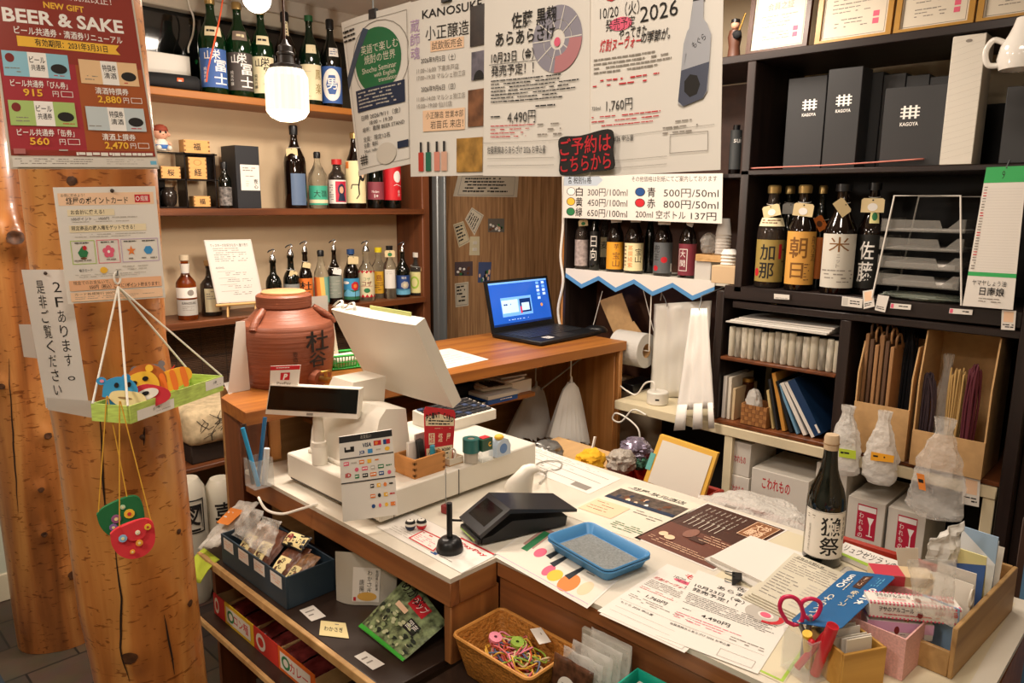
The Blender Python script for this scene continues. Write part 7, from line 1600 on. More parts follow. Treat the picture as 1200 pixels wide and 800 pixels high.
# calendar and price tags on the front
cs=[at(*p,'x',2.775)for p in((1156,196),(1204,194),(1187,363),(1128,358))]
s=Sheet(*bil(*cs));s.base(PAPER,1,1,.001);GC=mat('calendar_green','#35a85a',.5);s.rect(0,0,1,.11,GC);s.txt('9',.42,.015,.08,INK,w=.07);s.rect(0,.745,1,.775,GC)
for k in range(30):s.micro(.04,.135+k*.02,.12,.15+k*.02,1,RED if k%7 in(2,3)else GREY,.7,.05,.05);s.line(.15,.152+k*.02,.95,.152+k*.02,.0004,LGREY)
s.txt('ヤマヤしょう油',.12,.80,.045,INK,w=.7);s.txt('日南娘',.3,.85,.065,INK,w=.5,bold=.012);s.micro(.3,.93,.8,.97,2,GREY)
cal=tag(s.build('wall_calendar'),'tall narrow calendar with green bands hanging at the right of the bookcase','calendar');MB().tube([fnp for fnp in(cs[0].lerp(cs[1],.5)+Vector((-.002,0,-.004)),cs[0].lerp(cs[1],.5)+Vector((.03,0,.02)))],.002,STEEL,6).build('hanger',cal)
for k,(px,lab)in enumerate(((((907,344),(925,345.5),(925,351),(907,350)),'plain white price tag at the left of the tag rail'),(((987,347),(1011,350),(1010,361),(986,358)),'wide white price tag with a grey picture on the tag rail'),(((1011,341),(1023,339),(1025,359),(1012,362)),'hanging white price tag at the foot of the tray rack'),(((1029,345),(1042,347),(1037,366),(1025,363)),'second hanging white price tag right of the tray rack foot'),(((1044,355),(1068,357),(1067,363),(1043,361)),'white price tag with a pink end in the middle of the tag rail'),(((1113,361),(1140,363),(1139,369),(1112,367)),'white price tag with a pink end under the calendar'),(((1174,363),(1191,364),(1189,387),(1173,386)),'upright price tag with an orange picture on the right post'),(((1129,557),(1149,562),(1147,594),(1127,590)),'upright price tag with a bottle picture below the cardboard box'))):
 s=Sheet(*bil(*[at(*p,'x',2.788-.0015*(k in(2,3)))for p in px]));s.base(PAPER,1,1,.0008);
 if k==1:s.rect(.05,.1,.3,.9,PAPERG)
 if k in(4,5):s.rect(.02,.1,.16,.9,PINK)
 if k in(6,7,2):s.rect(.15,.08,.85,.6,PEACH)
 s.micro(.4 if k in(1,4,5)else .1,.3 if k in(1,4,5)else .7,.9,.8 if k in(1,4,5)else .92,1 if k in(4,5)else 2,INK,.6,.1,.1);tag(s.build('price_tag'),lab,'price tag','price tags on the bookcase')
# papers and newspaper rolls
b=MB()
for k in range(4):b.box((2.785+.012*k,1.035,1.1738+.006*k),(3.1,1.455-.012*k,1.1786+.006*k),PAPER if k%2 else PAPERG,rot=RZ(.02*(k-2)))
tag(b.build('loose_papers',loc=(0,0,.0)),'loose white papers stacked on the top shelf above the newspaper rolls','papers')
NEWS=[mat('newsprint'),mat('newsprint_grey','#a8a294',.8,nz=((60,60,18),.5)),mat('newsprint_pale','#d9d3c2',.8,nz=((70,70,25),.3))]
R_=random.Random(11);y=1.462;kk=0
while y>1.03:
 r_=R_.uniform(.0125,.0155);y-=r_;hh_=R_.uniform(.118,.13);b=MB();lean=R_.uniform(-.02,.09);b.lathe([(r_*.8,0),(r_,.004),(r_,hh_-.003),(r_*.9,hh_),(r_*.5,hh_-.002),(r_*.55,hh_-.006),(r_*.2,hh_-.004),(0,hh_-.006)],NEWS[kk%3],14)
 o=b.build('newspaper_roll',loc=(2.835+R_.uniform(-.004,.004),y,1.0266));o.rotation_euler=(-lean*.0,0,0);tag(o,'newspaper rolled up and stood upright in the row of rolls','newspaper roll','rolled newspapers in the bookcase');y-=r_+.0006;kk+=1
BZ=.7526
def book(name,label,pl,py,pt,th,m,lean,dep=.2,X=2.83,grp='books and folders leaning in the bookcase',draw=None,cat='book'):
 q_=at(pl,py,'x',X);h_=(at(pt[0],pt[1],'x',X)-q_).length;b_=MB().box((0,-th,0),(dep,0,h_),m,.001)
 if draw:draw(Sheet(*flat((-.0003,0,h_),(0,-1,0),(0,0,1),th,h_),parent_mb=b_))
 o_=b_.build(name,loc=(X,q_.y,BZ+.0006));o_.rotation_euler=(-lean,0,0);return tag(o_,label,cat,grp)
for a in(('notebook','white notebook at the far left of the lower bookcase shelf',845,490,(847,441),.016,PAPER,0),('notebook','cream notebook second from left on the lower bookcase shelf',851,492,(853,443),.014,PAPERW,0),('notebook','tan booklet third from left on the lower bookcase shelf',856.5,493,(858,456),.012,mat('paper_kraft_pale'),0),
          ('folder','pale yellow folder leaning next to the woven basket',904,505,(899,460),.010,mat('folder_straw','#c9b27a',.6),.22),('folder','dark folder leaning between the yellow folders',909,507,(903,448),.010,DARKG,.24),('folder','orange-tan folder leaning in the middle of the folders',916,508,(906,440),.016,mat('folder_ochre','#c0883a',.6),.26),('folder','black folder leaning right of the orange-tan one',925,508,(912,447),.014,mat('cloth_black'),.36),
          ('folder','light blue folder leaning in front of the navy binder',933,512,(919,452),.010,mat('folder_sky','#6f9ab8',.5),.46),('folder','white folder leaning beside the light blue one',941,514,(923,450),.016,PAPER,.52)):book(*a,cat='folder' if a[0]=='folder' else 'notebook')
book('ring_binder','white edged navy binder leaning against the bookcase divider',951,514,(927,447),.045,mat('binder_navy','#1d3a5f',.45),.56,.22,draw=lambda s:(s.rect(0,.0,.30,1,PAPER),s.rect(.75,.82,.95,.97,PAPER)),cat='binder')
q=at(871,490,'x',2.93);t=thing('amber_glass','amber glass jar wrapped in film next to the notebooks','jar',(2.95,q.y,BZ+.0006));MB().lathe([(.0001,.002),(.03,.002),(.034,.03),(.034,.10),(.026,.125),(.026,.15)],GL['amber'],22).build('jar_body',t);MB().lathe([(.027,.15),(.027,.165),(0,.165)],BRASS,20).build('lid',t)
t=thing('woven_basket','flat-slat woven basket on the lower bookcase shelf','basket',(2.81,at(881,500,'x',2.81).y,BZ+.0006));b=MB();WV=[mat('slat_tan','#a5713f',.6),mat('slat_brown','#8a5a30',.6)]
for r in range(5):
 for k in range(7):
  z0_=.003+r*.017;b.box((-.002-.001*((k+r)%2),.052-(k+1)*.016,z0_),(.001,.052-k*.016-.001,z0_+.016),WV[(k+r)%2])
b.box((.0015,-.06,0),(.11,-.056,.088),WV[0]);b.box((.0015,.048,0),(.11,.052,.088),WV[0]);b.box((.106,-.056,0),(.11,.048,.088),WV[1]);b.box((.0015,-.056,0),(.106,.048,.004),WV[1]);b.build('weave',t)
blob('film_bag','milky film bundle sitting in the woven basket','plastic bag',(2.865,at(883,470,'x',2.86).y,BZ+.006),(.032,.034,.075),FILMW,9.2)
# cardboard file boxes with paper bags and cords
def filebox(label,pl,pr,z,X,dep,zf,zb,m=CARD):
 y1,y0=at(pl,480,'x',X).y,at(pr,480,'x',X).y;W_=y1-y0;t_=thing('file_box',label,'cardboard box',(X,y1,z+.0008),0,'cardboard boxes of bags and cords');T=.005
 MB().box((0,-W_,0),(T,0,zf-z),m).build('front_wall',t_);MB().box((dep-T,-W_,0),(dep,0,zb-z),m).build('back_wall',t_)
 for y_ in(0,-W_+T):b_=MB();b_.prism([(T,0),(dep-T,0),(dep-T,zb-z),(T+.04,zb-z),(T,(zf+zb)/2-z)],0,T,m,lambda u,v,h,y_=y_:Vector((u,y_-h,v)));b_.build('side_wall',t_)
 MB().box((T,-W_+T,0),(dep-T,-T,.004),m).build('bottom',t_);return y1,y0
XB=2.79
ya1,yb1=filebox('cardboard file box of brown paper bags in the lower right compartment',1000.5,1066,BZ,XB,.25,zx(1030,475,XB),zx(1000,400,XB))
PB2=[mat('paper_bag_brown','#8a6440',.7),mat('paper_bag_dark','#5f4430',.7),mat('paper_bag_light','#a57a50',.7)]
for k in range(6):
 y=ya1-.014-.0175*k;hh_=zx(1005,372+6*(k%3),XB)-BZ-.035;t=thing('paper_bag','flat brown paper bag with cord handles standing in the left file box','paper bag',(XB+.03,y,BZ+.006),0,'brown paper bags in the file box');MB().box((0,-.006,0),(.2,.006,hh_-.03),PB2[k%3],.002).build('bag',t)
 for sgn in(-1,):MB().tube(smoothpath([(.02,sgn*.007,hh_-.04),(.01,sgn*.009,hh_-.0),(.05,sgn*.009,hh_+.012),(.09,sgn*.008,hh_-.04)],5),.004,PB2[(k+1)%3],6).build('cord_handle',t)
def cords(label,px,X,z0,z1,w_,col_,n,seed,loop=True):
 R2=random.Random(seed);c=at(*px,'x',X);t_=thing('cord_bundle',label,'cords',(X,c.y,z0),0,'cord bundles in the file boxes');H_=z1-z0;b_=MB()
 for k in range(n):
  y0_,y1_=R2.uniform(-w_,w_),R2.uniform(-w_,w_);x_=R2.uniform(0,.03);b_.tube(smoothpath([(x_,y0_*.6,0),(x_,y0_,H_*.6),(x_+.005,(y0_+y1_)/2,H_*R2.uniform(.92,1)),(x_+.01,y1_,H_*.6),(x_+.01,y1_*.6,0)],5),R2.uniform(.0026,.0038),col_,6)
 b_.build('cord_loops',t_);return t_
cords('tangle of black cord handles at the back of the left file box',(1060,430),XB+.14,BZ+.006,zx(1056,385,XB+.1),.028,mat('cord_black','#14151c',.7),26,3)
yc1,yd1=filebox('taller cardboard file box of wrapped cords at the right of the compartment',1072,1160,BZ,XB-.01,.25,zx(1110,510,XB),min(zx(1110,385,XB),1.228))
for(lab,px,w_,c_,n,pt,X_)in(('purple grey wrapped cord bundle in the right file box',(1084,470),.03,'#4e4048',16,436,XB+.03),('straw raffia bundle in the right file box',(1118,470),.026,'#b8965c',22,432,XB+.04),('burgundy cord bundle in the right file box',(1137,470),.022,'#5a1f2c',14,425,XB+.03)):
 t=cords(lab,px,X_,BZ+.006,zx(px[0],pt,X_),w_,mat('cord_'+c_[1:],c_,.7),n,int(pt));
c=at(1108,440,'x',XB+.1);blob('film_bag','clear film bag gathered over the cords in the right file box','plastic bag',(XB+.12,c.y,BZ+.006),(.045,.04,.20),FILM,2.2,.5)
def sbag(label,px,pb,X,w_,z0,z1,seed,stripe,m=FILMW):
 c=at(*pb,'x',X);o_=blob('stuffed_bag',label,'plastic bag',(X,c.y,z0),(w_*.55,w_,(z1-z0)/1.9),m,seed,.55,.2,'filled film bags before the file boxes')
 if stripe:Xs=X-w_*.66;s_=Sheet(*bil(*[at(*p,'x',Xs)for p in stripe[0]]));s_.base(stripe[1],4,1,.0006);s_.micro(.1,.3,.8,.7,1,INK,.7);s_.build('sticker',o_,loc=-Vector(o_.location))
CBT=.7336
sbag('milky bag of cushioning with a lime sticker, left of the pair',(990,480),(988,545),2.74,.062,.66,zx(1000,476,2.74),1.1,(((983,525),(1003,528),(1003,538),(983,535)),mat('sticker_lime','#b8cc3a',.6)))
sbag('milky bag of cushioning with an orange sticker, right of the pair',(1030,482),(1031,550),2.735,.060,.66,zx(1032,480,2.735),4.4,(((1021,529),(1048,534),(1047,542),(1020,539)),mat('sticker_amber','#eaa52a',.6)))
sbag('big clear bulging bag of cushioning hanging before the right file box',(1095,490),(1096,590),2.70,.085,.60,zx(1095,487,2.70),7.7,(((1074,554),(1083,556),(1085,575),(1077,573)),mat('sticker_orange','#e88a3a',.6)),FILM)
# cartons in the low cabinet
WB=mat('carton_white','#d3ccc0',.7);LB_=.3206
kw=lambda s:s.txt('こわれもの',.5,.38,.26,RED,al='c',w=.62,bold=.012)
xbox('bottle_carton','upper small white carton marked fragile in red in the low cabinet','carton',866,894,.520,2.825,.25,.665,WB,kw,group='white cartons in the low cabinet')
xbox('bottle_carton','lower small white carton marked fragile in red in the low cabinet','carton',866,894,LB_,2.82,.25,.518,WB,lambda s:s.txt('こわれもの',.5,.2,.2,RED,al='c',w=.62,bold=.012),group='white cartons in the low cabinet')
o=xbox('bottle_carton','big white carton with red lettering on its front behind the sake bottle','carton',897,968,LB_,2.815,.3,.575,WB,lambda s:s.txt('こわれもの',.45,.10,.22,RED,al='c',w=.5,bold=.012),group='white cartons in the low cabinet')
xbox('bottle_carton','tall grey-white carton with a big blue character right of the sake bottle','carton',976,1015,LB_,2.83,.3,.66,WB,lambda s:(s.txt('一',.6,.28,.26,BLUE,al='c',w=.4,bold=.012),s.txt('升',.6,.46,.30,BLUE,al='c',w=.5,bold=.012),s.txt('瓶',.6,.74,.2,BLUE,al='c',w=.5)),group='white cartons in the low cabinet')
wr=lambda s:(s.rect(.28,.08,.80,.60,mat('carton_crimson','#b8223e',.6)),s.rect(.30,.10,.78,.18,WHITE),s.txt('われもの',.40,.20,.10,WHITE,vert=True,w=.12),s.poly([(.56,.26),(.74,.26),(.65,.4)],WHITE),s.line(.65,.38,.65,.54,.004,WHITE),s.line(.57,.54,.73,.54,.004,WHITE))
xbox('bottle_carton','white carton with a crimson glass symbol in the low cabinet','carton',1019,1066,LB_,2.79,.3,.575,WB,wr,group='white cartons in the low cabinet')
xbox('bottle_carton','white carton with a crimson symbol half hidden behind the clear film','carton',1070,1118,LB_,2.80,.3,.57,WB,wr,group='white cartons in the low cabinet')
blob('film_bag','tall clear film bag standing before the cartons at the right end','plastic bag',(2.60,at(1116,650,'x',2.6).y,.0008),(.09,.10,.31),FILM,5.5,.5)
# ================================================================ IN THE AISLE BEHIND THE COUNTER
CR=mat('crate_red','#a5301f',.4)
def crate(label,x0,y0,x1,y1,z0,z1):
 t_=thing('bottle_crate',label,'crate',(x0,y0,z0));W_,D_,H_=x1-x0,y1-y0,z1-z0
 for(lo,hi)in(((0,0,0),(W_,.012,H_)),((0,D_-.012,0),(W_,D_,H_)),((0,.012,0),(.012,D_-.012,H_)),((W_-.012,.012,0),(W_,D_-.012,H_))):MB().box(lo,hi,CR,.003).build('side_wall',t_);
 MB().box((.012,.012,0),(W_-.012,D_-.012,.01),CR).build('bottom',t_)
 b_=MB();b_.box((-.008,-.008,H_-.035),(0,D_+.008,H_),CR,.003);b_.box((W_,-.008,H_-.035),(W_+.008,D_+.008,H_),CR,.003);b_.box((0,-.008,H_-.035),(W_,0,H_),CR,.003);b_.box((0,D_,H_-.035),(W_,D_+.008,H_),CR,.003);b_.build('rim',t_)
for k in range(2):crate(['lower red plastic bottle crate behind the counter','upper red plastic bottle crate filled with bubble wrap behind the counter'][k],1.955,.42,2.235,1.185,.0008+.33*k,.325+.33*k)
for k in range(2):crate(['lower red crate under the supplies behind the counter','upper red crate holding the yellow framed board behind the counter'][k],1.955,1.21,2.36,1.60,.0008+.32*k,.315+.32*k)
BUBS=mat('bubble_sheet','#ebe6dd',.25,alpha=.62,bump=((110,110,110),1.0,.010))
blob('bubble_wrap_heap','heap of crumpled bubble wrap bulging out of the red crate','bubble wrap',(2.095,.93,.57),(.125,.225,.10),BUBS,3.9,0,.28,seg=48)
blob('bubble_wrap_heap','small crumple of white film in the red crate beside the sake bottle','bubble wrap',(2.12,.66,.53),(.08,.05,.075),FILMW,6.4,0,.2)
q0,q1,q2,q3=[at(*p,'x',2.20)for p in((761,514),(829,537),(822,590),(754,563))]
t=thing('framed_board','white board on a yellow frame leaning in the crate behind the counter','board',q3);YB_=mat('board_yellow','#cf9f35',.5)
fnw,W,H=bil(q0-q3,q1-q3,q2-q3,Vector((0,0,0)),bend=lambda u,v:-.07*(1-v))
s=Sheet(fnw,W,H);s.base(YB_,1,6,.016);s.build('backing',t);s=Sheet(lambda u,v,h:fnw(.08+u*.86,.08+v*.9,.001+h),W*.86,H*.9);s.base(mat('board_pale','#cfc8ba',.5),1,6,.0006,h=.002);s.build('white_panel',t)
s=Sheet(lambda u,v,h:fnw(-.04+u*.09,.4+v*.35,.002+h),W*.09,H*.35);s.base(mat('card_teal','#5aa098',.6),1,1,.0008);s.build('teal_card',t)
tag(MB().box((1.935,1.62,0),(2.40,2.02,.64),CARD,.004).build('supply_carton',loc=(0,0,.0008)),'big cardboard carton carrying supplies behind the counter near the desk','carton');SZ_=.6416
YC=mat('cloth_yellow','#e0a81c',.85)
def soft(name,label,cat,px,z,r,m,seed,lift=0):q_=at(*px,'z',z);return blob(name,label,cat,(q_.x,q_.y,z+.0006+lift),r,m,seed,0,.3)
soft('yellow_cloth','crumpled bright yellow cloth behind the counter below the desk end','cloth',(692,537),.70,(.065,.05,.05),YC,2.7,-.057)
soft('bubble_mailer','grey padded bubble envelope beside the yellow cloth','envelope',(728,543),.68,(.06,.05,.05),mat('mailer_grey','#a39a8e',.35,bump=((150,150,150),.8,.005)),8.8,-.037)
soft('silver_foil_bag','crumpled silver foil bag at the foot of the hanging bag bundles','plastic bag',(640,524),.70,(.07,.06,.045),mat('foil_silver','#8f8d88',.3,metal=.7),1.9,-.057)
soft('purple_foil_bag','purple and silver wrapping bunch in the shadow under the cabinet','plastic bag',(745,523),.72,(.06,.06,.05),mat('foil_lilac','#8a7f92',.25,metal=.5,nz=((20,20,20),.5)),4.2,-.0575)
soft('green_pouch','dark green packet lying in front of the purple wrapping','packet',(749,545),.66,(.03,.03,.03),mat('pouch_green','#2c5c46',.5),7.1,-.017)
b=MB();q=at(694,527,'z',.70);b.box((-.007,-.003,0),(.007,.003,.11),PAPER,.002,rot=RY(.3));tag(b.build('white_spatula',loc=(q.x,q.y,SZ_+.002)),'slim white plastic spatula leaning behind the yellow cloth','spatula')
# ================================================================ DISPLAY STAND GOODS
SB=DSZ+.0018
t=thing('snack_bin','dark slate blue open box full of snack packets on the upper tier','box',(.912,1.722,SB),.0);SL=mat('bin_slate','#2c3b47',.5);bw_,bl2,bh_=.155,.39,.095;T=.005
for lo,hi in(((0,0,0),(T,bl2,bh_)),((bw_-T,0,0),(bw_,bl2,bh_)),((T,0,0),(bw_-T,T,bh_)),((T,bl2-T,0),(bw_-T,bl2,bh_)),((T,T,0),(bw_-T,bl2-T,.004))):MB().box(lo,hi,SL,.001).build('side_wall' if hi[2]>.01 else 'bottom',t)
for k in range(4):s=Sheet(*flat((-.0005,bl2*(.95-.245*k),bh_*(.93-.0*k)),(0,-1,0),(0,0,1),.062,.036));s.base(PAPER,1,1,.0004);s.micro(.1,.2,.9,.85,3,mat('ink_salmon'),.5);s.build('price_label',t)
def packet(label,o_,ex,ey,W_,H_,th_,m,draw=None,lab=None,name='snack_packet',group='snack packets in the slate box',film=False):
 """Pillow packet: o_ top-left corner, ex right, ey up."""
 fn_,_,_=flat(o_,ex,ey,W_,H_);pu=lambda u,v:th_*(math.sin(PI*min(max(u,0),1))*math.sin(PI*min(max(v,0),1)))**.5+.0035*mnoise.noise(Vector((u*5,v*5,W_*99)))
 b_=MB();b_.grid(lambda u,v:fn_(u,1-v,pu(u,v)+.0006),14,14,m);b_.grid(lambda u,v:fn_(1-u,1-v,-pu(1-u,v)*.5),14,14,m)
 o2=tag(b_.build(name),label,'packet',group)
 if lab:u0,v0,u1,v1,pm=lab;s_=Sheet(lambda u,v,h:fn_(u0+(u1-u0)*u,v0+(v1-v0)*v,pu(u0+(u1-u0)*u,v0+(v1-v0)*v)+.0012+h),W_*(u1-u0),H_*(v1-v0),maxe=.012);s_.base(pm,6,6,.0003);draw(s_);s_.build('label',o2)
 return o2
LBL=mat('label_straw','#e6d49a',.6);MEAT=mat('snack_brown','#5a3322',.35,nz=((60,60,60),.5),bump=((60,60,60),.8,.004));FISH=mat('snack_tan','#7d5a3c',.35,nz=((90,90,30),.5),bump=((60,60,60),.8,.004))
dl_=lambda tx:(lambda s:(s.txt(tx,.5,.06,.3,INK,vert=True,w=.42,bold=.01),s.rect(.02,.9,.98,.97,RED)))
up1=Vector((.75,.1,.55)).normalized();rt1=Vector((.1,-1,.05));rt1=(rt1-up1*rt1.dot(up1)).normalized()
for k,(y,m,tx,lab,dz)in enumerate(((2.07,FISH,'おかき','snack packet with a straw label at the far end of the slate box',.0),(1.975,MEAT,'どら焼','snack packet of dark red slices with a straw label, second in the slate box',.008),(1.87,MEAT,'きんつば','snack packet with a tilted straw label, third in the slate box',-.002),(1.80,FISH,'あたりめ','snack packet of brown shreds with a red-lined label at the near end',-.006))):
 O_=Vector((.925,y,SB+.035+dz))+up1*.125;packet(lab,O_,rt1,up1,.095 if k<3 else .075,.12,.014,m,dl_(tx),(.12,.42,.68,.92,LBL))
for k,(y,lab)in enumerate(((2.05,'clear film bag top standing above the far packets in the slate box'),(1.94,'clear film bag top rising over the middle packets in the slate box'))):
 film_sheet('film_bag',lab,'plastic bag',[Vector((.99+.0*k,y+.055,SB+.165)),Vector((1.0,y-.05,SB+.175)),Vector((.95,y-.055,SB+.085)),Vector((.94,y+.05,SB+.085))],FILM,.007,k+2)
packet('snack packet with a round picture label at the back of the slate box',Vector((1.035,1.90,SB+.135)),rt1,up1,.10,.05,.01,BLACKP,lambda s:(s.ell(.22,.5,.16,.36,DRED),s.txt('いも',.45,.2,.6,INK,w=.4)),(.05,.1,.95,.9,LBL))
film_sheet('kraft_film_bag','clear kraft packet with an orange label leaning at the far end of the slate box','plastic bag',[Vector((1.02,2.21,SB+.14)),Vector((1.05,2.125,SB+.15)),Vector((.905,2.12,SB+.05)),Vector((.88,2.215,SB+.02))],FILMW,.008,9)
s=Sheet(*bil(Vector((.985,2.19,SB+.133)),Vector((1.0,2.13,SB+.137)),Vector((.945,2.13,SB+.105)),Vector((.935,2.19,SB+.098))));s.base(mat('sticker_orange'),1,1,.0005);s.micro(.1,.2,.9,.8,2,PAPER);tag(s.build('orange_label'),'orange label on the kraft packet beside the slate box','label')
LIMC=mat('cloth_lime','#b4c23a',.8);b=MB();b.grid(lambda u,v:Vector((.865-.02*v+.045*(1-v),2.125+.11*u,SB+.004-.055*v**1.5+.006*math.sin(u*7+v*3)*v)),12,8,LIMC);tag(b.build('lime_cloth',solid=.0015),'lime green cloth drooping over the edge of the upper tier','cloth')
# standing pouch and seaweed bag
po=at(395,702,'z',SB);pe=at(464,707,'z',SB);exx=(pe-po).normalized();ph2=at(392,646,'y',po.y).z-SB
pn=Vector((-exx.y,exx.x,0));pn=-pn if pn.x+pn.y>0 else pn
t=thing('standing_pouch','pale grey standing pouch with a white printed panel on the upper tier','pouch',po);PW=(pe-po).length;POU=mat('pouch_grey','#b8b1a4',.4)
th_=lambda u,v:.022*(v**.8)*(1-(2*u-1)**2*.8)+.004*math.sin(u*8)*v
F_=lambda u,v,h:exx*(u*PW*(1+.06*(1-v)))+Vector((0,0,ph2*(1-v)))+pn*(th_(u,v)+h)+Vector((0,0,.0))
b=MB();b.grid(lambda u,v:F_(u,1-v,0),14,12,POU);b.grid(lambda u,v:exx*((1-u)*PW*(1+.06*v))+Vector((0,0,ph2*v))-pn*(th_(1-u,1-v)),14,12,POU);b.build('pouch_body',t)
s=Sheet(lambda u,v,h:F_(.30+.44*u,.27+.66*v,.0012+h),PW*.44,ph2*.66,maxe=.008);s.base(PAPER,6,6,.0004);s.txt('わかさぎ',.62,.06,.17,INK,vert=True,w=.17);s.txt('唐揚げ',.34,.34,.18,INK,vert=True,w=.18);s.txt('秋田県八郎湖',.88,.05,.10,INK,vert=True,w=.09);s.ell(.55,.84,.36,.13,mat('snack_gold','#d9a850',.6));s.rect(.05,.86,.15,.97,RED);s.build('label',t)
wq=[at(480,672,'z',SB+.10),at(524,730,'z',SB+.055),at(472,775,'z',SB+.002),at(420,734,'z',SB+.002)]
wf,WW,WH=bil(wq[3].lerp(wq[0],1),wq[1],wq[2],wq[3]);pl_=lambda u,v:.014*(max(0,math.sin(PI*u))*max(0,math.sin(PI*v)))**.5
SEA=mat('seaweed','#77845f',.35,nz=((45,45,45),.95),bump=((40,40,40),.8,.006));b=MB();b.grid(lambda u,v:wf(u,1-v,pl_(u,v)),14,14,SEA);b.grid(lambda u,v:wf(1-u,1-v,-.3*pl_(u,v)-.0006),14,14,FILMW);o=tag(b.build('seaweed_bag'),'clear bag of green seaweed with a green lower edge leaning on the upper tier','packet')
s=Sheet(lambda u,v,h:wf(u,v,pl_(u,v)+.0012+h),WW,WH,maxe=.012);s.rect(0,.94,1,1,mat('print_leaf','#3fae3a',.4));s.rect(.40,.08,.74,.30,RED);s.txt('チップ',.43,.10,.16,WHITE,w=.28);s.rect(.62,.40,.84,.60,INK);s.txt('国産',.73,.42,.15,WHITE,al='c',w=.18);s.txt('めかぶ',.08,.04,.2,INK,w=.5,bold=.012);s.rect(.25,.36,.5,.44,PEACH)
R3=random.Random(5)
for k in range(70):u,v=R3.uniform(.06,.94),R3.uniform(.48,.92);s.ell(u,v,R3.uniform(.02,.05),R3.uniform(.015,.035),mat('leaf_%d'%(k%3),('#8fa070','#1f2c22','#c4c8a0')[k%3],.5),7)
s.build('print',o)
for px,m,lab,nm in((((351,715),(367,709),(382,722),(365,728)),PAPER,'small white price card in front of the slate box','price_card'),(((376,727),(405,730),(409,748),(374,744)),LBL,'cream rounded name card with brush writing on the upper tier','name_card'),(((415,769),(428,763),(451,778),(437,785)),PAPER,'small white price card in front of the seaweed bag','price_card')):
 lay(nm,lab,'card',[at(*p,'z',SB)for p in px],m,(lambda s:s.micro(.15,.25,.85,.8,2,GREY))if m is PAPER else(lambda s:(s.txt('わかさぎ',.5,.35,.35,INK,al='c',w=.7,bold=.012),s.micro(.3,.12,.8,.28,1,GREY))),group='cards on the upper tier')
# curry cartons on the lower tier
LT=.3358
for k,(y1,y0,c_,tx,lab)in enumerate(((2.255,2.135,'#c5262b','','red curry carton tray at the far end of the lower tier'),(2.133,1.945,'#e2b92c','ロン麺','yellow carton tray of red packets, second on the lower tier'),(1.943,1.80,'#c9352a','','red carton tray with a white mark, third on the lower tier'),(1.798,1.605,'#dd6a24','カレー','orange curry carton tray, nearest of the row on the lower tier'))):
 y1=min(y1,2.212)
 t=thing('carton_tray',lab,'carton',(.918,y0,LT),0,'colourful cartons on the lower tier');m=mat('carton_'+c_[1:],c_,.5);L_=y1-y0
 b=MB();b.box((0,0,0),(.003,L_,.072),m);s=Sheet(*flat((-.0004,L_,.072),(0,-1,0),(0,0,1),L_,.072),parent_mb=b);s.ell(.3,.5,.2,.38,PAPER,16);s.ell(.3,.5,.12,.22,m,12)
 if tx:s.rect(.06,.14,.9,.86,PAPER);s.txt(tx,.58,.25,.5,RED,al='c',w=.5,bold=.012);s.ring(.22,.5,.12,.28,.4,GREEN)
 b.build('front_panel',t);b=MB();b.box((.003,0,0),(.12,.003,.06),CARD);b.box((.003,L_-.003,0),(.12,L_,.06),CARD);b.box((.003,.003,0),(.12,L_-.003,.003),CARD);b.build('tray_body',t)
 for j in range(2):
  if k:packet('dark red foil packet lying in the curry carton trays',Vector((1.028,y0+L_*(.5+.48*j),LT+.058+.004*j)),(0,-1,0),(1,0,.12),L_*.46,.10,.008,mat('foil_maroon','#6b2a28',.25,nz=((30,30,30),.5)),None,None,'foil_packet','foil packets on the lower tier')
# woven basket of coloured cords
BZ0=SB;bc=Vector((1.128,1.072,BZ0));t=thing('cord_basket','square golden wicker basket of coloured cords below the counter front','basket',bc);WK=mat('wicker_gold','#b87a34',.5,nz=((120,120,120),.3),bump=((90,90,140),1.0,.006))
lv=[(.060,.095,0),(.064,.100,.004),(.078,.118,.075),(.082,.122,.098),(.084,.124,.10),(.078,.118,.10),(.072,.112,.07),(.058,.092,.006)]
vs=[];fs=[]
for a_,b2,z in lv:vs+=[(x,y,z)for x,y in rrect(2*a_,2*b2,.016)]
n=24
for i in range(len(lv)-1):
 for k in range(n):fs.append((i*n+k,i*n+(k+1)%n,(i+1)*n+(k+1)%n,(i+1)*n+k))
fs+=[tuple(reversed(range(n))),tuple((len(lv)-1)*n+k for k in range(n))];MB().add(vs,fs,WK).build('weave',t,ang=50)
pts=[(x,y,.101)for x,y in rrect(.164,.244,.016)];MB().tube(pts,.0042,mat('wicker_rim','#c98c44',.5),6,closed=True).build('rim',t)
R4=random.Random(9);b=MB()
for k in range(44):
 c_=('#d9a83c','#d76a6a','#e0c8a0','#8fae3f','#c2502e','#e88aa0','#5a6a8a')[k%7];a0_=R4.uniform(0,6.3);cx2,cy2=R4.uniform(-.026,.026),R4.uniform(-.055,.05)
 P_=[bc+Vector((cx2+R4.uniform(.012,.034)*math.cos(a0_+j*PI/3),cy2+R4.uniform(.02,.052)*math.sin(a0_+j*PI/3),.05+.04*R4.random()))for j in range(6)]
 b.tube(smoothpath(P_+[P_[0]],6)[:-1],.0021,mat('braid_'+c_[1:],c_,.6),5,closed=True)
for(u,v,c_)in((-.01,.05,'#e88aa0'),(.012,.0,'#8fae3f')):b.lathe([(.004,.004),(.016,.004),(.016,-.003),(.004,-.003)],mat('braid_'+c_[1:],c_,.6),18,Matrix.Translation(bc+Vector((u,v,.092)))@Matrix.Rotation(.3,4,'X'),cap=False)
tag(b.build('cord_tangle'),'tangle of thin coloured braided cords filling the wicker basket','cords',kind='stuff')
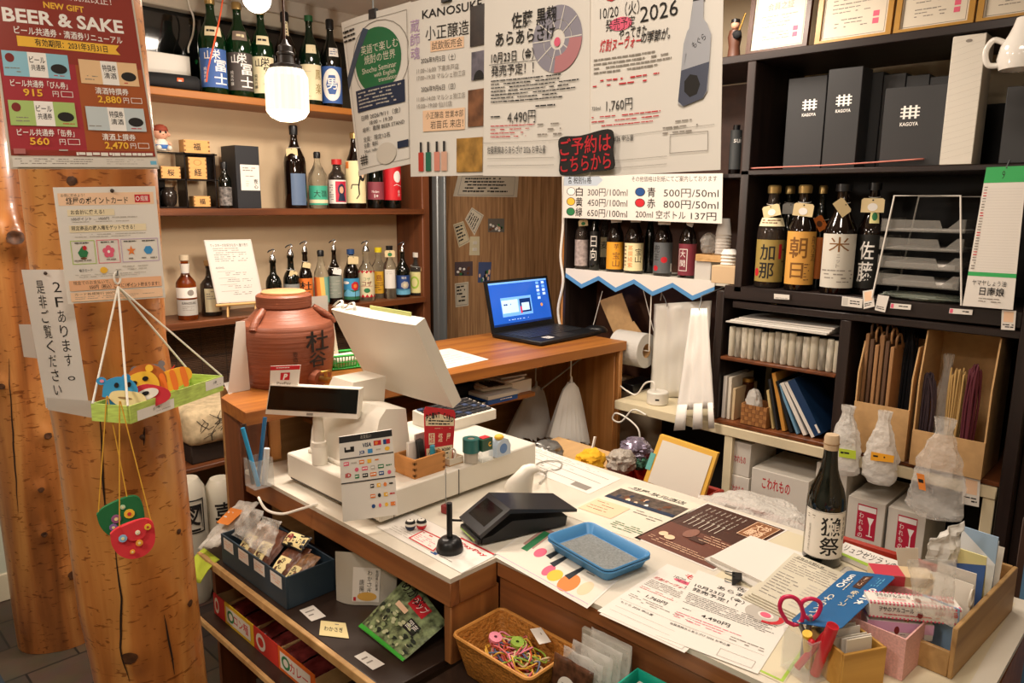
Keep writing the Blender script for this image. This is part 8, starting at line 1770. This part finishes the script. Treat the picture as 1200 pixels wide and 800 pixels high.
lay('basket_price_card','small white price card tucked at the right rim of the wicker basket','card',[at(*p,'z',SB+.107)for p in((621,737),(634,735),(646,752),(632,755))],PAPER,lambda s:s.micro(.1,.3,.8,.7,1,GREY))
# zip bags and teal tray under the counter edge
for k in range(5):
 X_=1.11+.0165*k;film_sheet('zip_bag',['front zip bag of brown sweets with a round white label','second clear zip bag leaning behind the front one','third clear zip bag in the leaning row','fourth clear zip bag in the leaning row','rearmost clear zip bag against the counter front'][k],'plastic bag',[Vector((X_+.012,.942-.012*k,.69+.013*k)),Vector((X_+.012,.835-.012*k,.69+.013*k)),Vector((X_-.008,.835-.012*k,SB)),Vector((X_-.008,.942-.012*k,SB))],mat('sweets_brown','#5b3a28',.3,alpha=.9,nz=((80,80,80),.5))if k==0 else FILM,.003,k,'zip bags below the counter')
s=Sheet(*flat((1.1085,.915,.66),(0,-1,0),(.2,0,1),.05,.05));s.h=.004
for c_,r_ in((PAPER,.5),):s.ell(.5,.5,.5,.5,c_,26)
s.txt('さくら',.62,.2,.2,INK,vert=True,w=.16);s.micro(.2,.3,.45,.7,4,GREY);tag(s.build('round_label'),'round white label on the front zip bag','label')
tag(MB().box((1.198,.80,SB),(1.21,.93,.72),mat('board_grey','#a9a396',.7),.002).build('grey_board'),'grey backing board behind the clear zip bags','board')
t=thing('teal_tray','teal rimmed tray of booklets at the lower edge of the picture','tray',(1.05,.56,SB));TL_=mat('plastic_teal2','#1fae96',.4)
for lo,hi in(((0,0,0),(.004,.22,.14)),((.146,0,0),(.15,.22,.14)),((.004,0,0),(.146,.004,.14)),((.004,.216,0),(.146,.22,.14)),((.004,.004,0),(.146,.216,.004))):MB().box(lo,hi,TL_,.001).build('side_wall' if hi[2]>.1 else 'bottom',t)
b=MB();b.box((1.065,.665,SB+.0045),(1.185,.765,SB+.125),PAPER,.002,rot=RX(.0));tag(b.build('white_booklet'),'white booklets standing in the teal tray','booklet')
b=MB();b.box((1.07,.645,SB+.0045),(1.19,.651,SB+.155),mat('card_black','#1d1c1e',.4));s=Sheet(*flat((1.0698,.651,SB+.15),(0,-1,0),(0,0,1),.006,.15),parent_mb=b);tag(b.build('black_menu_card'),'black card standing in the teal tray','card')
# ================================================================ HANGING FLYERS AND PRICE SIGN
FX=.87;wire=[]
def flyer(label,px,draw,X=FX,name='hanging_flyer',sh=.0):
 cs_=[at(*p,'x',X)for p in px];s_=Sheet(*bil(*cs_,bend=lambda u,v:.004*math.sin(u*5+sh)),maxe=.009,h0=.0008);s_.base(PAPER,28,1,.0008);draw(s_)
 o_=tag(s_.build(name),label,'flyer','flyers hanging over the counter');tc=cs_[0].lerp(cs_[1],.5);wire.append(tc)
 b_=MB();b_.box((tc.x-.004,tc.y-.011,tc.z-.012),(tc.x+.004,tc.y+.011,tc.z+.006),DARKG,.001);c_=b_.build('clip',o_);MB().tube([(tc.x,tc.y,tc.z+.004),(tc.x,tc.y,CEIL-.0005)],.0016,STEEL,5).build('hanger',c_);return o_
def f_sem(s):
 g=mat('print_forest','#1f6b3f',.5);s.frame(.05,.04,.95,.965,.0008,GREY);s.ell(.52,.30,.34,.205,g,40);s.ring(.56,.30,.42,.245,.02,GREY);s.poly([(.0,.36),(.36,.08),(.44,.10),(.0,.44)],mat('print_steel','#3c4c60',.5))
 s.txt('英語で楽しむ',.56,.19,.062,PAPERW,al='c',w=.52);s.txt('焼酎の世界',.56,.255,.062,PAPERW,al='c',w=.44);s.txt('Shochu Seminar',.54,.325,.05,PAPERW,al='c',w=.5);s.txt('with English',.62,.37,.04,PAPERW,al='c',w=.3);s.txt('translation',.66,.405,.04,PAPERW,al='c',w=.26)
 s.rect(.14,.46,.90,.60,NAVY);s.micro(.18,.475,.86,.59,5,LGREY,.5,.12);s.txt('日時 2026/9/11（金）',.2,.625,.036,INK,w=.62);s.txt('18:00 ~ 19:30',.34,.665,.036,INK,w=.36);s.txt('場所：籠屋 BEER STAND',.2,.705,.034,INK,w=.68);s.txt('定員：限定12名',.2,.765,.036,INK,w=.45);s.txt('会費：無料',.2,.805,.034,INK,w=.26);s.txt('Mail: info@kagoya',.2,.845,.028,INK,w=.5)
 s.micro(.02,.06,.26,.15,3,INK,.6,.2);s.rect(.76,.84,.94,.885,NAVY)
 for j in(-1,0,1):s.line(.17+j*.05,.875,.17+j*.05,.945,.0022,INK);s.line(.09,.91+j*.018,.25,.91+j*.018,.0018,INK)
 s.ell(.58,.90,.16,.07,mat('print_pale','#d3cabd',.6))
flyer('pink-white seminar flyer with a green oval, leftmost of the hanging flyers',((400,27),(479,1),(482,191),(421,206)),f_sem,FX+.004)
def f_kano(s):
 s.txt('KANOSUKE',.20,.05,.065,INK,w=.72,bold=.012);s.txt('小正醸造',.24,.15,.085,INK,w=.52);s.rect(.30,.235,.70,.295,PEACH);s.txt('試飲販売会',.32,.24,.05,INK,w=.36);s.txt('蔵師魂',.10,.10,.075,PURP,vert=True,w=.13)
 s.txt('2026年9月5日（土）',.18,.32,.036,INK,w=.42);s.txt('11:00~16:00 下高井戸店',.12,.375,.034,GREY,w=.52);s.txt('17:00~19:30 マルシェ狛江店',.12,.415,.034,GREY,w=.60);s.txt('2026年9月6日（日）',.18,.48,.036,INK,w=.42);s.txt('11:00~14:00 マルシェ狛江店',.12,.535,.034,GREY,w=.60);s.txt('15:00~19:00 仙川店',.12,.575,.034,GREY,w=.44)
 s.rect(.20,.62,.72,.74,PEACH);s.txt('小正醸造 営業本部',.24,.63,.042,INK,w=.46);s.txt('岩苗氏 来店！',.30,.68,.05,INK,w=.4)
 for u0,v0,u1,v1,c_ in((.78,.09,.98,.30,'#2a1d16'),(.80,.33,.98,.48,'#6d6874'),(.76,.53,.97,.73,'#7a5034'),(.62,.79,.96,.98,'#a87e3c')):s.rect(u0,v0,u1,v1,mat('photo_'+c_[1:],c_,.4,nz=((40,40,40),.5)))
 s.ell(.90,.48,.07,.05,INK,14,PI,2*PI)
 for u,c_ in((.17,'#c0392b'),(.27,'#1d6a50'),(.38,'#d88a78'),(.47,'#d8a890')):m=mat('print_b'+c_[1:],c_,.5);s.rect(u-.035,.86,u+.035,.97,m);s.rect(u-.014,.80,u+.014,.86,DARKG)
flyer('white tasting event flyer with four small bottle pictures, second of the hanging flyers',((480,4),(572,-18),(569,205),(483,207)),f_kano,sh=1)
def f_sato(s):
 V=lambda py:(py+32)/238
 s.ring(.70,V(47),.235,.16,.42,mat('print_slate','#8e8a96',.5),40);s.ring(.70,V(47),.13,.09,.45,mat('print_slate'),30)
 for k in range(10):a_=k*PI/5;s.line(.70+.07*math.cos(a_),V(47)+.05*math.sin(a_),.70+.23*math.cos(a_),V(47)+.158*math.sin(a_),.0015,PAPER)
 s.ring(.70,V(47),.235,.16,.5,mat('print_rose2','#b87a7e',.5),16,.05,1.7);s.ell(.70,V(50),.03,.022,PINK)
 s.txt('佐藤 黒麹',.27,V(8),.085,INK,w=.42,bold=.012);s.txt('あらあらざけ',.12,V(28),.08,INK,w=.56,bold=.012);s.txt('10月23日（金）',.08,V(52),.06,INK,w=.40,bold=.012);s.txt('発売予定！！',.08,V(68),.06,INK,w=.40,bold=.012);s.line(.06,V(67),.5,V(67),.0008,INK)
 s.micro(.08,V(86),.92,V(116),7,INK,.45,.1);s.micro(.08,V(130),.2,V(136),1,INK);s.txt('4,490円',.24,V(124),.075,INK,w=.26);s.micro(.5,V(120),.72,V(126),1,INK);s.micro(.08,V(142),.5,V(160),4,RED,.35,.2);s.micro(.52,V(142),.8,V(160),3,GREY);s.line(0,V(164),1,V(162),.0005,GREY);s.txt('佐藤黒麹あらあらざけ 2026 お申込書',.05,V(168),.045,INK,w=.55)
 for k in range(2):s.line(.05,V(184+9*k),.68,V(183+9*k),.0006,GREY)
flyer('white flyer with a grey wheel emblem and 4,490円, third of the hanging flyers',((570,-18),(693,-48),(692,207),(568,206)),f_sato,sh=2)
def f_mog(s):
 T_=lambda px:-48-(px-693)*39/158;B2=lambda px:207-(px-693)*8/155
 def W(t,px,py,hp,wp,m,**k):u=(px-693)/156;d=B2(px)-T_(px);s.txt(t,u,(py-T_(px))/d,hp/d,m,w=wp/156,**k)
 Mi=lambda px,py,px1,py1,n,m,*a:s.micro((px-693)/156,(py-T_(px))/255,(px1-693)/156,(py1-T_(px))/255,n,m,*a)
 W('もぐら',704,-38,44,92,RED);W('10/20（火）',705,5,17,48,INK);W('2026',754,0,26,46,INK);s.ell(.24,.31,.09,.03,PINK);W('発売予定',712,20,15,36,INK)
 W('やってきた。。',728,30,14,44,INK,bold=.012,skew=.2);W('焼酎ヌーヴォー',705,44,15,50,RED,bold=.012,skew=.2);W('の季節が。',755,34,14,36,INK,bold=.012,skew=.2)
 Mi(698,66,800,86,4,GREY,.5,.1);Mi(697,91,782,103,2,RED,.4,.2);W('720ml',696,122,6,11,INK);W('1,760円',714,113,16,32,INK);Mi(696,134,785,150,3,RED,.35,.2);Mi(784,126,832,144,3,GREY,.4);s.line(0,.82,.96,.805,.0005,GREY)
 s.frame(.64,.83,.92,.915,.0008,GREY);W('2026 申込書',722,157,8,26,INK);s.line(.14,.93,.62,.925,.0005,GREY);s.line(.14,.965,.62,.96,.0005,GREY)
 B_=mat('print_bottle','#a9aab0',.4);K_=mat('print_bottle_dark','#4c5060',.4)
 s.poly([(.70,.70),(.74,.715),(.88,.69),(.91,.66),(.93,.43),(.90,.38),(.875,.36),(.875,.27),(.80,.28),(.795,.37),(.76,.40),(.735,.45)],B_);s.poly([(.70,.69),(.74,.715),(.88,.69),(.905,.66),(.92,.54),(.72,.56)],K_);s.rect(.80,.20,.885,.28,DARKG);s.ell(.80,.63,.06,.05,INK,7);s.txt('もぐら',.79,.45,.035,INK,w=.10,rot=-.5)
flyer('white flyer with a grey bottle picture and 1,760円, rightmost of the hanging flyers',((693,-48),(851,-87),(846,199),(691,207)),f_mog,sh=3)
# red sticker across the last two flyers
cs=[at(*p,'x',FX-.008)for p in((654,160),(719,150),(719,201),(655,206))]
fn_,W,H=bil(*cs);o_=[(.0,.12),(.12,.02),(.42,.06),(.9,.0),(1,.2),(.98,.52),(.99,.92),(.6,.96),(.3,1),(.02,.96),(.03,.55)]
b=MB();b.prism(list(reversed(outline(list(reversed(o_))))),-.002,0,INK,fn_);s=Sheet(fn_,W,H,parent_mb=b,h0=.0006);s.txt('ご予約は',.04,.08,.46,RED,w=.92,bold=.012);s.txt('こちらから',.04,.52,.44,RED,w=.92,bold=.012)
tag(b.build('reservation_sticker'),'black-edged sticker with red lettering across the lower edge of the hanging flyers','sticker')
# colour price sign on the ledge
cs=[at(*p,'x',2.96)for p in((661,205),(847,203),(846,262),(660,255))]
s=Sheet(*bil(*cs));s.base(PAPER,1,1,.002);s.poly([(.0,.0),(.24,.0),(.28,.12),(.24,.25),(.0,.25)],mat('print_mist','#b8c4d0',.6));s.txt('各 税別価格',.03,.04,.17,INK,w=.17,bold=.012);s.txt('その他価格は別紙にてご案内しております',.97,.04,.13,INK,al='r',w=.50)
for r,(c1,k1,p1,c2,k2,p2)in enumerate(((WHITE,'白','300円/100ml',BLUE,'青','500円/50ml'),(YEL,'黄','450円/100ml',RED,'赤','800円/50ml'),(GREEN,'緑','650円/100ml',None,'',''))):
 v=.28+.235*r;s.ell(.055,v+.10,.032,.095,INK,24);s.ell(.055,v+.10,.028,.083,c1,24);s.txt(k1,.09,v,.22,INK,w=.05,bold=.012);s.txt(p1,.175,v+.01,.21,INK,w=.27)
 if c2:s.ell(.525,v+.10,.032,.095,INK,24);s.ell(.525,v+.10,.028,.083,c2,24);s.txt(k2,.57,v,.22,INK,w=.05,bold=.012);s.txt(p2,.67,v+.01,.21,INK,w=.31)
s.txt('200ml 空ボトル',.50,.765,.19,INK,w=.30);s.txt('137円',.97,.765,.19,INK,al='r',w=.14)
o=tag(s.build('price_sign'),'white price list sign with five coloured dots hanging above the zigzag ledge bottles','sign');MB().tube([cs[0]+Vector((0,-.02,-.004)),Vector((2.989,cs[0].y-.02,1.772))],.002,STEEL,5).build('hanger',o)
# cable trunk beside the ledge
b=MB();X_=2.982;pts=[at(*p,'x',X_)for p in((660,205),(660,260),(657,300),(660,330),(654,362),(657,385))];b.tube(smoothpath(pts,5),.007,CORDW,8);tag(b.build('white_cable'),'thick white cable running down the left edge of the zigzag ledge','cable')
# cuttings and photos on the woven wall panel
for k,(px,c_,lab,cat_)in enumerate(((((537,205),(608,205),(606,231),(531,230)),'#d4cbb8','newspaper page pinned high on the woven wall panel','newspaper'),(((545,257),(553,243),(567,252),(556,276)),'#e0d7c2','tilted printed slip on the woven wall panel','slip'),(((531,263),(543,259),(551,283),(538,290)),'#dccfae','faded slip left of the tilted printed one','slip'),(((572,256),(591,256),(591,272),(572,272)),'#6f6a62','small black and white photo at the right of the slips','photo'),(((533,307),(554,306),(554,323),(533,323)),'#57484c','small group photo under the wall switch','photo'),(((561,307),(576,307),(574,331),(560,331)),'#4a5a86','small photo with blue sky beside the group photo','photo'),(((533,332),(549,330),(549,358),(534,360)),'#d0c7b2','pale drawing card near the top corner of the laptop','card'))):
 cs=[at(*p,'y',3.4188)for p in px];s=Sheet(*bil(*cs));s.base(mat('clip_'+c_[1:],c_,.7),1,1,.001)
 if cat_!='photo':s.frame(.06,.06,.94,.94,.003,GREY);s.micro(.12,.12,.88,.85,5,INK,.6,.15)
 else:
  R5=random.Random(k)
  for j in range(12):s.ell(R5.uniform(.1,.9),R5.uniform(.45,.9),.08,.1,R5.choice((INK,PEACH,BROWN,WHITE,GREEN)),8)
 tag(s.build(cat_ if cat_!='photo' else 'pinned_photo'),lab,cat_,'clippings on the woven panel')
cs=[at(*p,'y',3.4185)for p in((551,277),(562,277),(562,299),(550,299))];s=Sheet(*bil(*cs));s.base(mat('switch_ivory','#d9cfae',.4),1,1,.006);o=tag(s.build('wall_switch'),'ivory double wall switch on the woven panel','switch')
for v in(.25,.6):q_=Sheet(lambda a,c_,h,v=v,f=s.fn:f(.3+.4*a,v+.17*c_,h+.001),s.W*.4,s.H*.17);q_.base(WHITEP,1,1,.003,h=.002);q_.build('rocker',o)
